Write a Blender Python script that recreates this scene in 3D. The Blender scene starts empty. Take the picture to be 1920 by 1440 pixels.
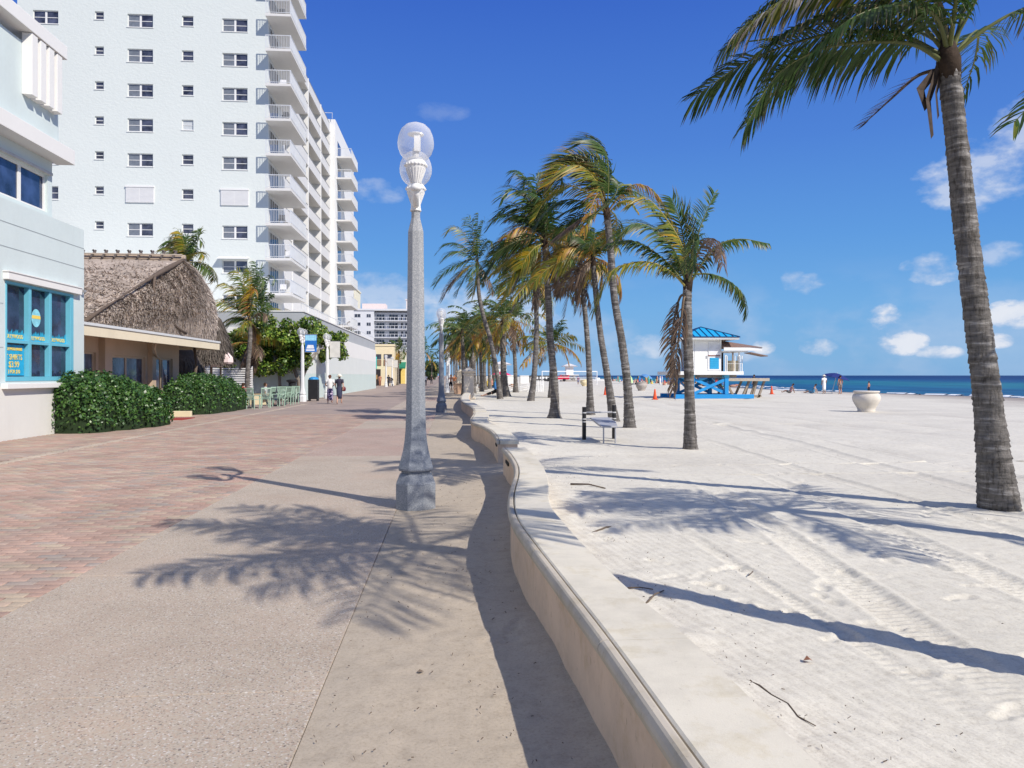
import bpy, math, random
import numpy as np
from mathutils import Vector, Matrix
rng = np.random.default_rng(7)
random.seed(7)
SC = bpy.context.scene
COL = SC.collection
R = math.radians

# ------------------------------------------------------------------ camera, sky, sun, exposure
YAW = R(4.45)                       # camera looks a little to the sea side of the promenade's own direction (+Y)
CY, SY = math.cos(YAW), math.sin(YAW)
cam_d = bpy.data.cameras.new('camera'); cam = bpy.data.objects.new('camera', cam_d); COL.objects.link(cam)
cam.location = (0, 0, 1.6); cam.rotation_euler = (R(90), 0, -YAW)
cam_d.lens = 27.0; cam_d.sensor_width = 36.0; cam_d.shift_y = -16/1920
cam_d.clip_start = 0.05; cam_d.clip_end = 60000
SC.camera = cam
SUN_AZ, SUN_EL = R(136.0), R(40.0)  # clockwise from +Y
SDIR = Vector((math.sin(SUN_AZ)*math.cos(SUN_EL), math.cos(SUN_AZ)*math.cos(SUN_EL), math.sin(SUN_EL)))
sl = bpy.data.lights.new('sun', 'SUN'); sun = bpy.data.objects.new('sun', sl); COL.objects.link(sun)
sl.energy = 3.95; sl.angle = R(0.55); sl.color = (1.0, 0.93, 0.835)
sun.rotation_euler = SDIR.to_track_quat('Z', 'Y').to_euler()
vs = SC.view_settings; vs.view_transform = 'Standard'; vs.look = 'None'; vs.gamma = 1; vs.use_curve_mapping = False
vs.exposure = 0.38

def world():
    w = bpy.data.worlds.new('World'); SC.world = w; w.use_nodes = True
    nt = w.node_tree; N = nt.nodes; L = nt.links; N.clear()
    out = N.new('ShaderNodeOutputWorld'); bg = N.new('ShaderNodeBackground'); bg.inputs[1].default_value = 0.1
    sky = N.new('ShaderNodeTexSky'); sky.sky_type = 'NISHITA'; sky.sun_disc = False
    sky.sun_elevation = SUN_EL; sky.sun_rotation = SUN_AZ; sky.air_density = 1.0; sky.dust_density = 0.25; sky.ozone_density = 2.2; sky.altitude = 0
    def M(op, a, b=None, c=None):
        n = N.new('ShaderNodeMath'); n.operation = op
        for i, v in enumerate((a, b, c)):
            if v is None: continue
            if isinstance(v, (int, float)): n.inputs[i].default_value = v
            else: L.new(v, n.inputs[i])
        return n.outputs[0]
    tc = N.new('ShaderNodeTexCoord'); nm = N.new('ShaderNodeVectorMath'); nm.operation = 'NORMALIZE'; L.new(tc.outputs['Generated'], nm.inputs[0])
    sp = N.new('ShaderNodeSeparateXYZ'); L.new(nm.outputs[0], sp.inputs[0])
    az = M('ARCTAN2', sp.outputs[0], sp.outputs[1]); el = M('ARCSINE', sp.outputs[2])
    # this day's clear-air colours by elevation, blended over the physical sky
    er = N.new('ShaderNodeValToRGB'); cr = er.color_ramp
    K = 10/2**.38
    stops = [(0, (.19,.42,.74)), (.03, (.17,.42,.75)), (.10, (.145,.40,.77)), (.20, (.10,.32,.75)), (.34, (.068,.22,.69)), (.55, (.036,.132,.59)), (1.0, (.045,.115,.43))]
    while len(cr.elements) < len(stops): cr.elements.new(.5)
    for e_, (p_, c_) in zip(cr.elements, stops): e_.position = p_; e_.color = (*(x for x in c_), 1)
    L.new(M('MAXIMUM', M('MULTIPLY', el, 1/R(48)), 0.0), er.inputs[0])
    sc_ = N.new('ShaderNodeVectorMath'); sc_.operation = 'SCALE'; sc_.inputs[3].default_value = K; L.new(er.outputs[0], sc_.inputs[0])
    hs = N.new('ShaderNodeMixRGB'); hs.inputs[0].default_value = .92; L.new(sky.outputs[0], hs.inputs[1]); L.new(sc_.outputs[0], hs.inputs[2])
    # clouds: soft noise broken cumulus low over the sea, on the sky's own directions
    nz = N.new('ShaderNodeTexNoise'); nz.inputs['Scale'].default_value = 26; nz.inputs['Detail'].default_value = 7; nz.inputs['Roughness'].default_value = .58
    mp = N.new('ShaderNodeMapping'); mp.inputs['Scale'].default_value = (1, 1, 1.7); L.new(nm.outputs[0], mp.inputs[0]); L.new(mp.outputs[0], nz.inputs['Vector'])
    nz2 = N.new('ShaderNodeTexNoise'); nz2.inputs['Scale'].default_value = 9; nz2.inputs['Detail'].default_value = 6; L.new(mp.outputs[0], nz2.inputs['Vector'])
    # (azimuth, elevation, half width, half height, strength) in degrees: separate clouds of this sky
    cl = [(36.2, 12.6, 4.6, 2.6, .62), (38.5, 14.8, 2.6, 2.2, .6), (30.2, 3.9, 1.35, 1.05, .95), (31.2, 2.2, 1.9, 1.0, .9), (33.6, 1.5, 1.6, .5, .62),
          (25.3, 6.4, 1.7, .9, .55), (28.2, 1.6, .0001, .1, 0), (24.6, 6.9, 1.0, .7, .5), (26.2, 1.9, 1.5, .75, .75), (33.4, 7.0, 2.3, 1.2, .6), (36.8, 7.6, 1.6, 1.0, .5),
          (37.6, 3.8, 1.9, 1.0, .8), (36.8, 2.2, 1.0, .55, .7), (22.6, 2.0, .9, .6, .7), (-5.6, 13.2, 2.4, 1.1, .42), (-4.2, 6.0, 5.5, 1.7, .42), (2.2, 4.0, 7.0, 2.4, .5),
          (-1.0, 18.9, 2.5, .8, .16), (15.5, 2.2, 3.0, 1.0, .5), (19.0, 1.4, 4.0, .7, .4),
          (62, 9, 8, 3.5, .7), (80, 7, 12, 4, .8), (110, 10, 12, 5, .8), (150, 8, 14, 5, .8), (-120, 10, 14, 5, .8), (-80, 8, 12, 4, .7), (-160, 12, 14, 5, .7)]
    ncl = M('ADD', M('MULTIPLY', M('SUBTRACT', nz.outputs[0], .5), 2.6), M('MULTIPLY', M('SUBTRACT', nz2.outputs[0], .5), 1.6))
    tot = None
    for a, e, wx, hy, s in cl:
        if s == 0: continue
        dx = M('MULTIPLY', M('SUBTRACT', az, R(a)), 1/R(wx)); dy = M('MULTIPLY', M('SUBTRACT', el, R(e)), 1/R(hy))
        m = M('MAXIMUM', M('SUBTRACT', 1.0, M('ADD', M('MULTIPLY', dx, dx), M('MULTIPLY', dy, dy))), 0.0)
        # ragged edge: the noise eats into each cloud from its rim
        m = M('ADD', M('MULTIPLY', M('SQRT', m), 1.05), M('MULTIPLY', ncl, .95)); m = M('MULTIPLY', M('MINIMUM', M('MAXIMUM', M('MULTIPLY', M('SUBTRACT', m, .46), 1.45), 0.0), 1.0), s)
        m = M('MULTIPLY', m, M('LESS_THAN', M('ADD', M('MULTIPLY', dx, dx), M('MULTIPLY', dy, dy)), 1.0))
        tot = m if tot is None else M('MAXIMUM', tot, m)
    dens = M('MINIMUM', tot, 1.0)
    # thin veil close to the horizon
    veil = M('MULTIPLY', M('MAXIMUM', M('SUBTRACT', 1.0, M('MULTIPLY', M('ABSOLUTE', M('SUBTRACT', el, R(2.6))), 1/R(5.5))), 0.0), M('MINIMUM', M('MAXIMUM', M('MULTIPLY', M('SUBTRACT', nz2.outputs[0], .46), 3.0), 0.0), .34))
    # unseen thin cloud wisps above the picture, added to make shadows less blue
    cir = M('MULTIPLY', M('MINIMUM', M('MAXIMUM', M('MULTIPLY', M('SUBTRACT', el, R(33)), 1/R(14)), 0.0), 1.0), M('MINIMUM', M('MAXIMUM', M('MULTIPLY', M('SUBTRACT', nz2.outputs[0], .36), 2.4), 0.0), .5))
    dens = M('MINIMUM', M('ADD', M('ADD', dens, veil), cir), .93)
    mix = N.new('ShaderNodeMixRGB'); L.new(dens, mix.inputs[0]); L.new(hs.outputs[0], mix.inputs[1]); 
    # cloud light: pale tops, blue-grey bases
    cb = N.new('ShaderNodeMixRGB'); cb.inputs[1].default_value = (3.4, 4.3, 6.0, 1); cb.inputs[2].default_value = (6.3, 6.5, 7.0, 1)
    L.new(M('MINIMUM', M('MAXIMUM', M('ADD', M('MULTIPLY', dens, 1.0), M('MULTIPLY', M('SUBTRACT', nz.outputs[0], .5), 1.2)), 0.0), 1.0), cb.inputs[0])
    L.new(cb.outputs[0], mix.inputs[2])
    L.new(mix.outputs[0], bg.inputs[0]); L.new(bg.outputs[0], out.inputs[0])
world()

# ------------------------------------------------------------------ materials
def nodes(name):
    m = bpy.data.materials.new(name); m.use_nodes = True; nt = m.node_tree
    b = nt.nodes['Principled BSDF']
    return m, nt, nt.nodes, nt.links, b
def setspec(b, v):
    b.inputs['Specular IOR Level'].default_value = v
def ramp(N, stops, interp='LINEAR'):
    r = N.new('ShaderNodeValToRGB'); cr = r.color_ramp; cr.interpolation = interp
    while len(cr.elements) < len(stops): cr.elements.new(.5)
    for e, (p, c) in zip(cr.elements, stops): e.position = p; e.color = (*c, 1)
    return r
def noise(N, L, vec, scale, detail=4, rough=.55, sc=None):
    n = N.new('ShaderNodeTexNoise'); n.inputs['Scale'].default_value = scale; n.inputs['Detail'].default_value = detail; n.inputs['Roughness'].default_value = rough
    if sc:
        mp = N.new('ShaderNodeMapping'); mp.inputs['Scale'].default_value = sc; L.new(vec, mp.inputs[0]); L.new(mp.outputs[0], n.inputs['Vector'])
    else: L.new(vec, n.inputs['Vector'])
    return n
def bump(N, L, b, h, strength=.3, dist=.01):
    bp = N.new('ShaderNodeBump'); bp.inputs['Strength'].default_value = strength; bp.inputs['Distance'].default_value = dist
    L.new(h, bp.inputs['Height']); L.new(bp.outputs[0], b.inputs['Normal']); return bp
_mc = {}
def mat(name, c, rough=.6, var=.12, scale=3.0, spec=.3, bmp=0., bscale=40., metal=0., dirt=0.):
    if name in _mc: return _mc[name]
    m, nt, N, L, b = nodes(name)
    pos = N.new('ShaderNodeNewGeometry').outputs['Position']
    n1 = noise(N, L, pos, scale, 5); n2 = noise(N, L, pos, scale*11, 3)
    mx = N.new('ShaderNodeMath'); mx.operation = 'MULTIPLY_ADD'; L.new(n2.outputs[0], mx.inputs[0]); mx.inputs[1].default_value = .4; L.new(n1.outputs[0], mx.inputs[2])
    lo = tuple(max(0, x*(1-var)) for x in c); hi = tuple(min(1, x*(1+var)) for x in c)
    r = ramp(N, [(.45, lo), (.95, hi)]); L.new(mx.outputs[0], r.inputs[0])
    last = r.outputs[0]
    if dirt:
        n3 = noise(N, L, pos, .9, 6, .65, (1, 1, .25)); rr = ramp(N, [(.5, (1, 1, 1)), (.75, (1-dirt, 1-dirt*1.1, 1-dirt*1.25))]); L.new(n3.outputs[0], rr.inputs[0])
        mm = N.new('ShaderNodeMixRGB'); mm.blend_type = 'MULTIPLY'; mm.inputs[0].default_value = 1; L.new(last, mm.inputs[1]); L.new(rr.outputs[0], mm.inputs[2]); last = mm.outputs[0]
    L.new(last, b.inputs['Base Color'])
    b.inputs['Roughness'].default_value = rough; b.inputs['Metallic'].default_value = metal; setspec(b, spec)
    if bmp:
        nb = noise(N, L, pos, bscale, 4); bump(N, L, b, nb.outputs[0], bmp, .01)
    _mc[name] = m; return m
def tint_mat(name, rough=.5, spec=.35, trans=.0, var=.25, vscale=2.):
    """colour comes from the mesh's own 'tint' attribute (the thing's own colours)"""
    if name in _mc: return _mc[name]
    m, nt, N, L, b = nodes(name)
    at = N.new('ShaderNodeAttribute'); at.attribute_name = 'tint'
    pos = N.new('ShaderNodeNewGeometry').outputs['Position']
    n1 = noise(N, L, pos, vscale, 4)
    r = ramp(N, [(.3, (1-var,)*3), (.7, (1+var*.4,)*3)]); L.new(n1.outputs[0], r.inputs[0])
    mm = N.new('ShaderNodeMixRGB'); mm.blend_type = 'MULTIPLY'; mm.inputs[0].default_value = 1; L.new(at.outputs[0], mm.inputs[1]); L.new(r.outputs[0], mm.inputs[2])
    L.new(mm.outputs[0], b.inputs['Base Color']); b.inputs['Roughness'].default_value = rough; setspec(b, spec)
    if trans:
        tr = N.new('ShaderNodeBsdfTranslucent'); L.new(mm.outputs[0], tr.inputs[0]); ms = N.new('ShaderNodeMixShader'); ms.inputs[0].default_value = trans
        L.new(b.outputs[0], ms.inputs[1]); L.new(tr.outputs[0], ms.inputs[2]); L.new(ms.outputs[0], N['Material Output'].inputs[0])
    _mc[name] = m; return m
def glass_dark(name, c=(.02, .03, .05), rough=.04):
    if name in _mc: return _mc[name]
    m, nt, N, L, b = nodes(name); b.inputs['Base Color'].default_value = (*c, 1); b.inputs['Roughness'].default_value = rough; setspec(b, .6)
    pos = N.new('ShaderNodeNewGeometry').outputs['Position']; n1 = noise(N, L, pos, .8, 3); bump(N, L, b, n1.outputs[0], .06, .05)
    n2 = noise(N, L, pos, 1.7, 3); r = ramp(N, [(.35, tuple(x*.5 for x in c)), (.7, tuple(x*2.2 for x in c))]); L.new(n2.outputs[0], r.inputs[0]); L.new(r.outputs[0], b.inputs['Base Color'])
    _mc[name] = m; return m

# ------------------------------------------------------------------ mesh building
class MB:
    def __init__(s): s.v = []; s.f = []; s.t = []
    def add(s, vs, fs, tint=None):
        o = len(s.v); s.v += [tuple(x) for x in vs]; s.f += [tuple(i+o for i in f) for f in fs]
        if tint is not None: s.t += [tint]*len(vs)
        return s
    def box(s, x0, x1, y0, y1, z0, z1, tint=None):
        return s.add([(x0,y0,z0),(x1,y0,z0),(x1,y1,z0),(x0,y1,z0),(x0,y0,z1),(x1,y0,z1),(x1,y1,z1),(x0,y1,z1)],
                     [(0,3,2,1),(4,5,6,7),(0,1,5,4),(1,2,6,5),(2,3,7,6),(3,0,4,7)], tint)
    def beam(s, a, b, w, h=None, tint=None):
        """square bar between two points"""
        h = h or w; a = Vector(a); b = Vector(b); d = (b-a).normalized(); up = Vector((0,0,1)) if abs(d.z) < .95 else Vector((1,0,0))
        sx = d.cross(up).normalized()*w/2; sz = sx.normalized().cross(d).normalized()*h/2
        vs = [a-sx-sz, a+sx-sz, a+sx+sz, a-sx+sz, b-sx-sz, b+sx-sz, b+sx+sz, b-sx+sz]
        return s.add(vs, [(0,1,2,3),(7,6,5,4),(0,4,5,1),(1,5,6,2),(2,6,7,3),(3,7,4,0)], tint)
    def tube(s, pts, rad, n=8, cap=True, tint=None, sq=None):
        pts = [Vector(p) for p in pts]; k = len(pts); rad = rad if hasattr(rad, '__len__') else [rad]*k
        vs = []; prev = None
        for i, p in enumerate(pts):
            t = (pts[min(i+1, k-1)]-pts[max(i-1, 0)]).normalized()
            if prev is None:
                u = t.cross(Vector((0,1,0)) if abs(t.y) < .9 else Vector((1,0,0))).normalized()
            else: u = (prev - t*prev.dot(t)).normalized()
            prev = u; w = t.cross(u)
            for j in range(n):
                a = 2*math.pi*j/n; vs.append(p+(u*math.cos(a)+w*math.sin(a))*rad[i])
        fs = [(i*n+j, i*n+(j+1)%n, (i+1)*n+(j+1)%n, (i+1)*n+j) for i in range(k-1) for j in range(n)]
        if cap: fs += [tuple(range(n))[::-1], tuple(range((k-1)*n, k*n))]
        return s.add(vs, fs, tint)
    def lathe(s, prof, c=(0,0,0), n=24, sx=1., sy=1., rot=0., tint=None, cap=True):
        k = len(prof); vs = []
        for r, z in prof:
            for j in range(n):
                a = 2*math.pi*j/n+rot; vs.append((c[0]+r*sx*math.cos(a), c[1]+r*sy*math.sin(a), c[2]+z))
        fs = [(i*n+j, i*n+(j+1)%n, (i+1)*n+(j+1)%n, (i+1)*n+j) for i in range(k-1) for j in range(n)]
        if cap: fs += [tuple(range(n))[::-1], tuple(range((k-1)*n, k*n))]
        return s.add(vs, fs, tint)
    def loft(s, secs, n=16, tint=None):
        """secs: (cx, cy, z, rx, ry)"""
        vs = []
        for cx, cy, z, rx, ry in secs:
            for j in range(n):
                a = 2*math.pi*j/n; vs.append((cx+rx*math.cos(a), cy+ry*math.sin(a), z))
        k = len(secs); fs = [(i*n+j, i*n+(j+1)%n, (i+1)*n+(j+1)%n, (i+1)*n+j) for i in range(k-1) for j in range(n)]
        fs += [tuple(range(n))[::-1], tuple(range((k-1)*n, k*n))]
        return s.add(vs, fs, tint)
def mesh_from(name, v, f, tint=None, smooth=False, m=None):
    me = bpy.data.meshes.new(name); me.from_pydata([tuple(x) for x in v], [], f); 
    if tint is not None and len(tint):
        a = me.attributes.new('tint', 'FLOAT_COLOR', 'POINT'); arr = np.ones((len(v), 4), 'f'); arr[:, :3] = np.asarray(tint)[:, :3]; a.data.foreach_set('color', arr.ravel())
    if smooth: me.polygons.foreach_set('use_smooth', [True]*len(me.polygons))
    if m: me.materials.append(m)
    me.update(); return me
def np_mesh(name, V, Fq, m=None, smooth=False, tint=None, Ft=None):
    """V (n,3), Fq (k,4) quads, Ft (k,3) triangles"""
    me = bpy.data.meshes.new(name); V = np.asarray(V, 'f'); Fq = np.asarray(Fq, 'i').reshape(-1, 4)
    loops = Fq.ravel(); starts = np.arange(len(Fq))*4
    if Ft is not None and len(Ft):
        Ft = np.asarray(Ft, 'i'); starts = np.concatenate([starts, len(loops)+np.arange(len(Ft))*3]); loops = np.concatenate([loops, Ft.ravel()])
    me.vertices.add(len(V)); me.vertices.foreach_set('co', V.ravel()); me.loops.add(len(loops)); me.loops.foreach_set('vertex_index', loops.astype('i'))
    me.polygons.add(len(starts)); me.polygons.foreach_set('loop_start', starts.astype('i'))
    if smooth: me.polygons.foreach_set('use_smooth', np.ones(len(starts), bool))
    if tint is not None:
        a = me.attributes.new('tint', 'FLOAT_COLOR', 'POINT'); arr = np.ones((len(V), 4), 'f'); arr[:, :3] = tint; a.data.foreach_set('color', arr.ravel())
    if m: me.materials.append(m)
    me.update(calc_edges=True); me.validate(); return me
ORG = {}
def org(o): return ORG.get(o.name, Vector((0,0,0)))
def tag(o, label=None, cat=None, group=None, kind=None):
    if label: o['label'] = label
    if cat: o['category'] = cat
    if group: o['group'] = group
    if kind: o['kind'] = kind
    return o
def thing(name, label, cat, loc=(0,0,0), group=None, kind=None):
    o = bpy.data.objects.new(name, None); COL.objects.link(o); o.location = loc; o.empty_display_size = .2
    ORG[o.name] = Vector(loc); return tag(o, label, cat, group, kind)
def obj(name, me, parent=None, loc=None):
    o = bpy.data.objects.new(name, me); COL.objects.link(o)
    if parent: o.parent = parent
    if loc is not None: o.location = loc
    ORG[o.name] = (org(parent) if parent else Vector((0,0,0))) + (Vector(loc) if loc is not None else Vector((0,0,0)))
    return o
def part(name, mb, m, parent=None, smooth=False, bevel=0, label=None, kind=None):
    """mb holds world coordinates; they are stored relative to the parent's place"""
    o0 = org(parent) if parent else Vector((0,0,0))
    if isinstance(mb, MB):
        v = np.asarray(mb.v, 'f') - np.asarray(o0, 'f'); me = mesh_from(name, v.tolist(), mb.f, mb.t or None, smooth, m)
    else: me = mb; 
    o = obj(name, me, parent)
    if not isinstance(mb, MB): pass
    if bevel:
        b = o.modifiers.new('bevel', 'BEVEL'); b.width = bevel; b.segments = 2; b.limit_method = 'ANGLE'; b.angle_limit = R(35); 
    if label: o['label'] = label
    if kind: o['kind'] = kind
    return o
def single(name, mb, m, label, cat, loc, group=None, smooth=False, bevel=0):
    """a thing that is one mesh, its origin at its base"""
    v = np.asarray(mb.v, 'f') - np.asarray(loc, 'f'); me = mesh_from(name, v.tolist(), mb.f, mb.t or None, smooth, m)
    o = obj(name, me, None, loc); tag(o, label, cat, group)
    if bevel:
        b = o.modifiers.new('bevel', 'BEVEL'); b.width = bevel; b.segments = 2; b.limit_method = 'ANGLE'; b.angle_limit = R(35)
    return o
def dup(o, parent=None, loc=None):
    c = o.copy(); COL.objects.link(c); c.parent = parent
    if loc is not None: c.location = loc
    ORG[c.name] = (org(parent) if parent else Vector((0,0,0))) + c.location
    for ch in list(o.children): dup(ch, c)
    return c
def vnoise(x, y, scale, seed):
    """smooth value noise on a lattice, -1..1"""
    g = np.random.default_rng(seed).random((256, 256))*2-1
    xs = x/scale; ys = y/scale; xi = np.floor(xs).astype(int); yi = np.floor(ys).astype(int); fx = xs-xi; fy = ys-yi
    fx = fx*fx*(3-2*fx); fy = fy*fy*(3-2*fy)
    a = g[xi % 256, yi % 256]; b = g[(xi+1) % 256, yi % 256]; c = g[xi % 256, (yi+1) % 256]; d = g[(xi+1) % 256, (yi+1) % 256]
    return (a*(1-fx)+b*fx)*(1-fy)+(c*(1-fx)+d*fx)*fy
def holes_wall(mb, P, u0, u1, z0, z1, holes, depth=.14):
    """flat wall with openings and their reveals. P(u, z, w) -> point, w = metres inward; holes = (u0, u1, z0, z1)"""
    us = sorted({u0, u1, *[h[0] for h in holes], *[h[1] for h in holes]}); zs = sorted({z0, z1, *[h[2] for h in holes], *[h[3] for h in holes]})
    for i in range(len(us)-1):
        for j in range(len(zs)-1):
            cu = (us[i]+us[i+1])/2; cz = (zs[j]+zs[j+1])/2
            if any(h[0] < cu < h[1] and h[2] < cz < h[3] for h in holes): continue
            mb.add([P(us[i], zs[j], 0), P(us[i+1], zs[j], 0), P(us[i+1], zs[j+1], 0), P(us[i], zs[j+1], 0)], [(0,1,2,3)])
    for a, b, c, d in holes:
        mb.add([P(a,c,0),P(b,c,0),P(b,d,0),P(a,d,0),P(a,c,depth),P(b,c,depth),P(b,d,depth),P(a,d,depth)], [(0,1,5,4),(1,2,6,5),(2,3,7,6),(3,0,4,7)])
def vec_align(text, size, loc, parent, m, facing='E', name='lettering', align='CENTER', sx=1., ext=.004):
    c = bpy.data.curves.new(name, 'FONT'); c.body = text; c.size = size; c.align_x = align; c.align_y = 'CENTER'; c.extrude = ext; c.materials.append(m); c.resolution_u = 2
    tmp = bpy.data.objects.new('tmp', c); COL.objects.link(tmp); bpy.context.view_layer.update()
    me = bpy.data.meshes.new_from_object(tmp.evaluated_get(bpy.context.evaluated_depsgraph_get())); bpy.data.objects.remove(tmp); bpy.data.curves.remove(c)
    me.name = name
    if not me.materials: me.materials.append(m)
    o = bpy.data.objects.new(name, me); COL.objects.link(o); o.parent = parent
    o.location = Vector(loc) - (org(parent) if parent else Vector((0,0,0)))
    o.rotation_euler = (R(90), 0, R(90)) if facing == 'E' else (R(90), 0, 0)
    o.scale = (sx, 1, 1); return o
# ------------------------------------------------------------------ ground: brick promenade, concrete walk, sand strip, beach, sea
def m_brick():
    m, nt, N, L, b = nodes('clay paver')
    at = N.new('ShaderNodeAttribute'); at.attribute_name = 'tint'
    pos = N.new('ShaderNodeNewGeometry').outputs['Position']
    n1 = noise(N, L, pos, 1.1, 5, .6); n2 = noise(N, L, pos, 60, 4, .7)
    r1 = ramp(N, [(.35, (.84, .83, .82)), (.68, (1.14, 1.12, 1.09))]); L.new(n1.outputs[0], r1.inputs[0])
    r2 = ramp(N, [(.3, (.82, .82, .82)), (.7, (1.12, 1.12, 1.12))]); L.new(n2.outputs[0], r2.inputs[0])
    a = N.new('ShaderNodeMixRGB'); a.blend_type = 'MULTIPLY'; a.inputs[0].default_value = 1; L.new(at.outputs[0], a.inputs[1]); L.new(r1.outputs[0], a.inputs[2])
    c = N.new('ShaderNodeMixRGB'); c.blend_type = 'MULTIPLY'; c.inputs[0].default_value = 1; L.new(a.outputs[0], c.inputs[1]); L.new(r2.outputs[0], c.inputs[2])
    # windblown sand film
    n3 = noise(N, L, pos, .5, 6, .7); r3 = ramp(N, [(.5, (0,0,0)), (.8, (.5,.5,.5))]); L.new(n3.outputs[0], r3.inputs[0])
    d = N.new('ShaderNodeMixRGB'); L.new(r3.outputs[0], d.inputs[0]); L.new(c.outputs[0], d.inputs[1]); d.inputs[2].default_value = (.37, .315, .27, 1)
    L.new(d.outputs[0], b.inputs['Base Color']); b.inputs['Roughness'].default_value = .8; setspec(b, .25)
    bump(N, L, b, n2.outputs[0], .35, .004); return m
MBRICK = m_brick()
BRICK_COLS = [(0.338, 0.226, 0.201), (0.358, 0.245, 0.22), (0.328, 0.234, 0.214), (0.353, 0.27, 0.232), (0.367, 0.297, 0.25), (0.308, 0.253, 0.241), (0.285, 0.242, 0.238), (0.348, 0.261, 0.236), (0.376, 0.261, 0.233), (0.318, 0.223, 0.209), (0.333, 0.278, 0.25)]
BW, BD = .225, .1125
def brick_geo(cx, cy, dz, w=BW, d=BD):
    g = .0035; e = .006; x0, x1, y0, y1 = cx-w/2+g, cx+w/2-g, cy-d/2+g, cy+d/2-g; h = .004+dz
    V = [(x0,y0,h-.012),(x1,y0,h-.012),(x1,y1,h-.012),(x0,y1,h-.012),(x0,y0,h-.003),(x1,y0,h-.003),(x1,y1,h-.003),(x0,y1,h-.003),(x0+e,y0+e,h),(x1-e,y0+e,h),(x1-e,y1-e,h),(x0+e,y1-e,h)]
    F = [(0,1,5,4),(1,2,6,5),(2,3,7,6),(3,0,4,7),(4,5,9,8),(5,6,10,9),(6,7,11,10),(7,4,8,11),(8,9,10,11)]
    return V, F
XB0, XB1 = -10.9, -2.97
def build_bricks():
    bed = np_mesh('brick_pavement', [(-10.9,.5,-.012),(XB1,.5,-.012),(XB1,60,-.012),(-10.9,60,-.012)], [(0,1,2,3)], mat('paver joint sand', (.25,.21,.18), .9, .15, 20))
    base = obj('brick_pavement', bed); tag(base, kind='structure')
    # far part of the promenade: the pavers are far below a pixel, one sheet
    m, nt, N, L, b = nodes('far pavers'); pos = N.new('ShaderNodeNewGeometry').outputs['Position']
    br = N.new('ShaderNodeTexBrick'); br.inputs['Scale'].default_value = 1; br.inputs['Brick Width'].default_value = BW*3; br.inputs['Row Height'].default_value = BD*3; br.inputs['Mortar Size'].default_value = .004
    br.inputs['Color1'].default_value = (.36,.29,.245,1); br.inputs['Color2'].default_value = (.31,.255,.23,1); br.inputs['Mortar'].default_value = (.30,.25,.21,1); br.inputs['Bias'].default_value = 0
    L.new(pos, br.inputs['Vector']); n1 = noise(N, L, pos, .4, 6, .65); r1 = ramp(N, [(.3, (.84,.84,.84)), (.7, (1.15,1.12,1.1))]); L.new(n1.outputs[0], r1.inputs[0])
    mm = N.new('ShaderNodeMixRGB'); mm.blend_type = 'MULTIPLY'; mm.inputs[0].default_value = 1; L.new(br.outputs[0], mm.inputs[1]); L.new(r1.outputs[0], mm.inputs[2]); L.new(mm.outputs[0], b.inputs['Base Color']); b.inputs['Roughness'].default_value = .85; setspec(b, .2)
    o = obj('promenade', np_mesh('promenade', [(-16,32,-.002),(XB1,32,-.002),(XB1,700,-.002),(-16,700,-.002)], [(0,1,2,3)], m)); tag(o, kind='structure')
    protos = []
    for c in BRICK_COLS:
        for dz in (0, .0015):
            V, F = brick_geo(0, 0, dz); me = np_mesh('brick', V, F, MBRICK, tint=np.array([c]*12)*np.array((1.16,1.17,1.06))); protos.append(me)
    rr = random.Random(5); rows = int((32-.5)/BD); AV = []; AF = []; AT = []; n = 0; singles = []
    cand = []
    for j in range(rows):
        y = .5+(j+.5)*BD; off = (j % 2)*BW/2
        i = 0
        x = XB1 - BW/2 + off - (BW/2 if j % 2 else 0)
        x = XB1 - (0 if j % 2 else 0) - BW/2 - off
        if j % 2: cand.append((XB1-BW/4, y, BW/2))
        while x > XB0:
            if not (-8.32 < x < -8.08): cand.append((x, y, BW))
            x -= BW
    def vis(x, y):   # inside the picture
        d = x*SY+y*CY; l = x*CY-y*SY
        return l/d > -.668 and 1.6/d < .513
    near = sorted([c for c in cand if c[2] == BW and vis(c[0], c[1])], key=lambda c: math.hypot(c[0], c[1]))[:298]
    ns = {(c[0], c[1]) for c in near}
    for c in cand:
        x, y, w = c
        # colours drift in patches, as laid from mixed pallets
        k = int(abs(vn(x, y, .9)*4.0 + rr.gauss(0, 3.4))) % len(BRICK_COLS)
        if (x, y) in ns and w == BW:
            obj('brick', protos[k*2+rr.randint(0, 1)], base, (x, y, 0)); continue
        V, F = brick_geo(x, y, rr.random()*.0015, w=w); AV += V; AF.append(np.array(F)+n); n += 12
        col = np.array(BRICK_COLS[k])*(.90+.20*rr.random())*np.array((1.16,1.17,1.06)); AT += [col]*12
    # cream soldier course set in the brick field
    for j in range(int((44-8)/.21)):
        y = 8+j*.21; V, F = brick_geo(-8.2, y, .001, w=.24, d=.21); AV += V; AF.append(np.array(F)+n); n += 12; AT += [np.array((.46,.385,.31))*(.93+.14*rr.random())]*12
    o = obj('brick', np_mesh('brick', AV, np.concatenate(AF), MBRICK, tint=np.array(AT)), base); o['kind'] = 'stuff'
def vn(x, y, s): return float(vnoise(np.array([x+50.]), np.array([y+50.]), s, 11)[0])
build_bricks()

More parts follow.
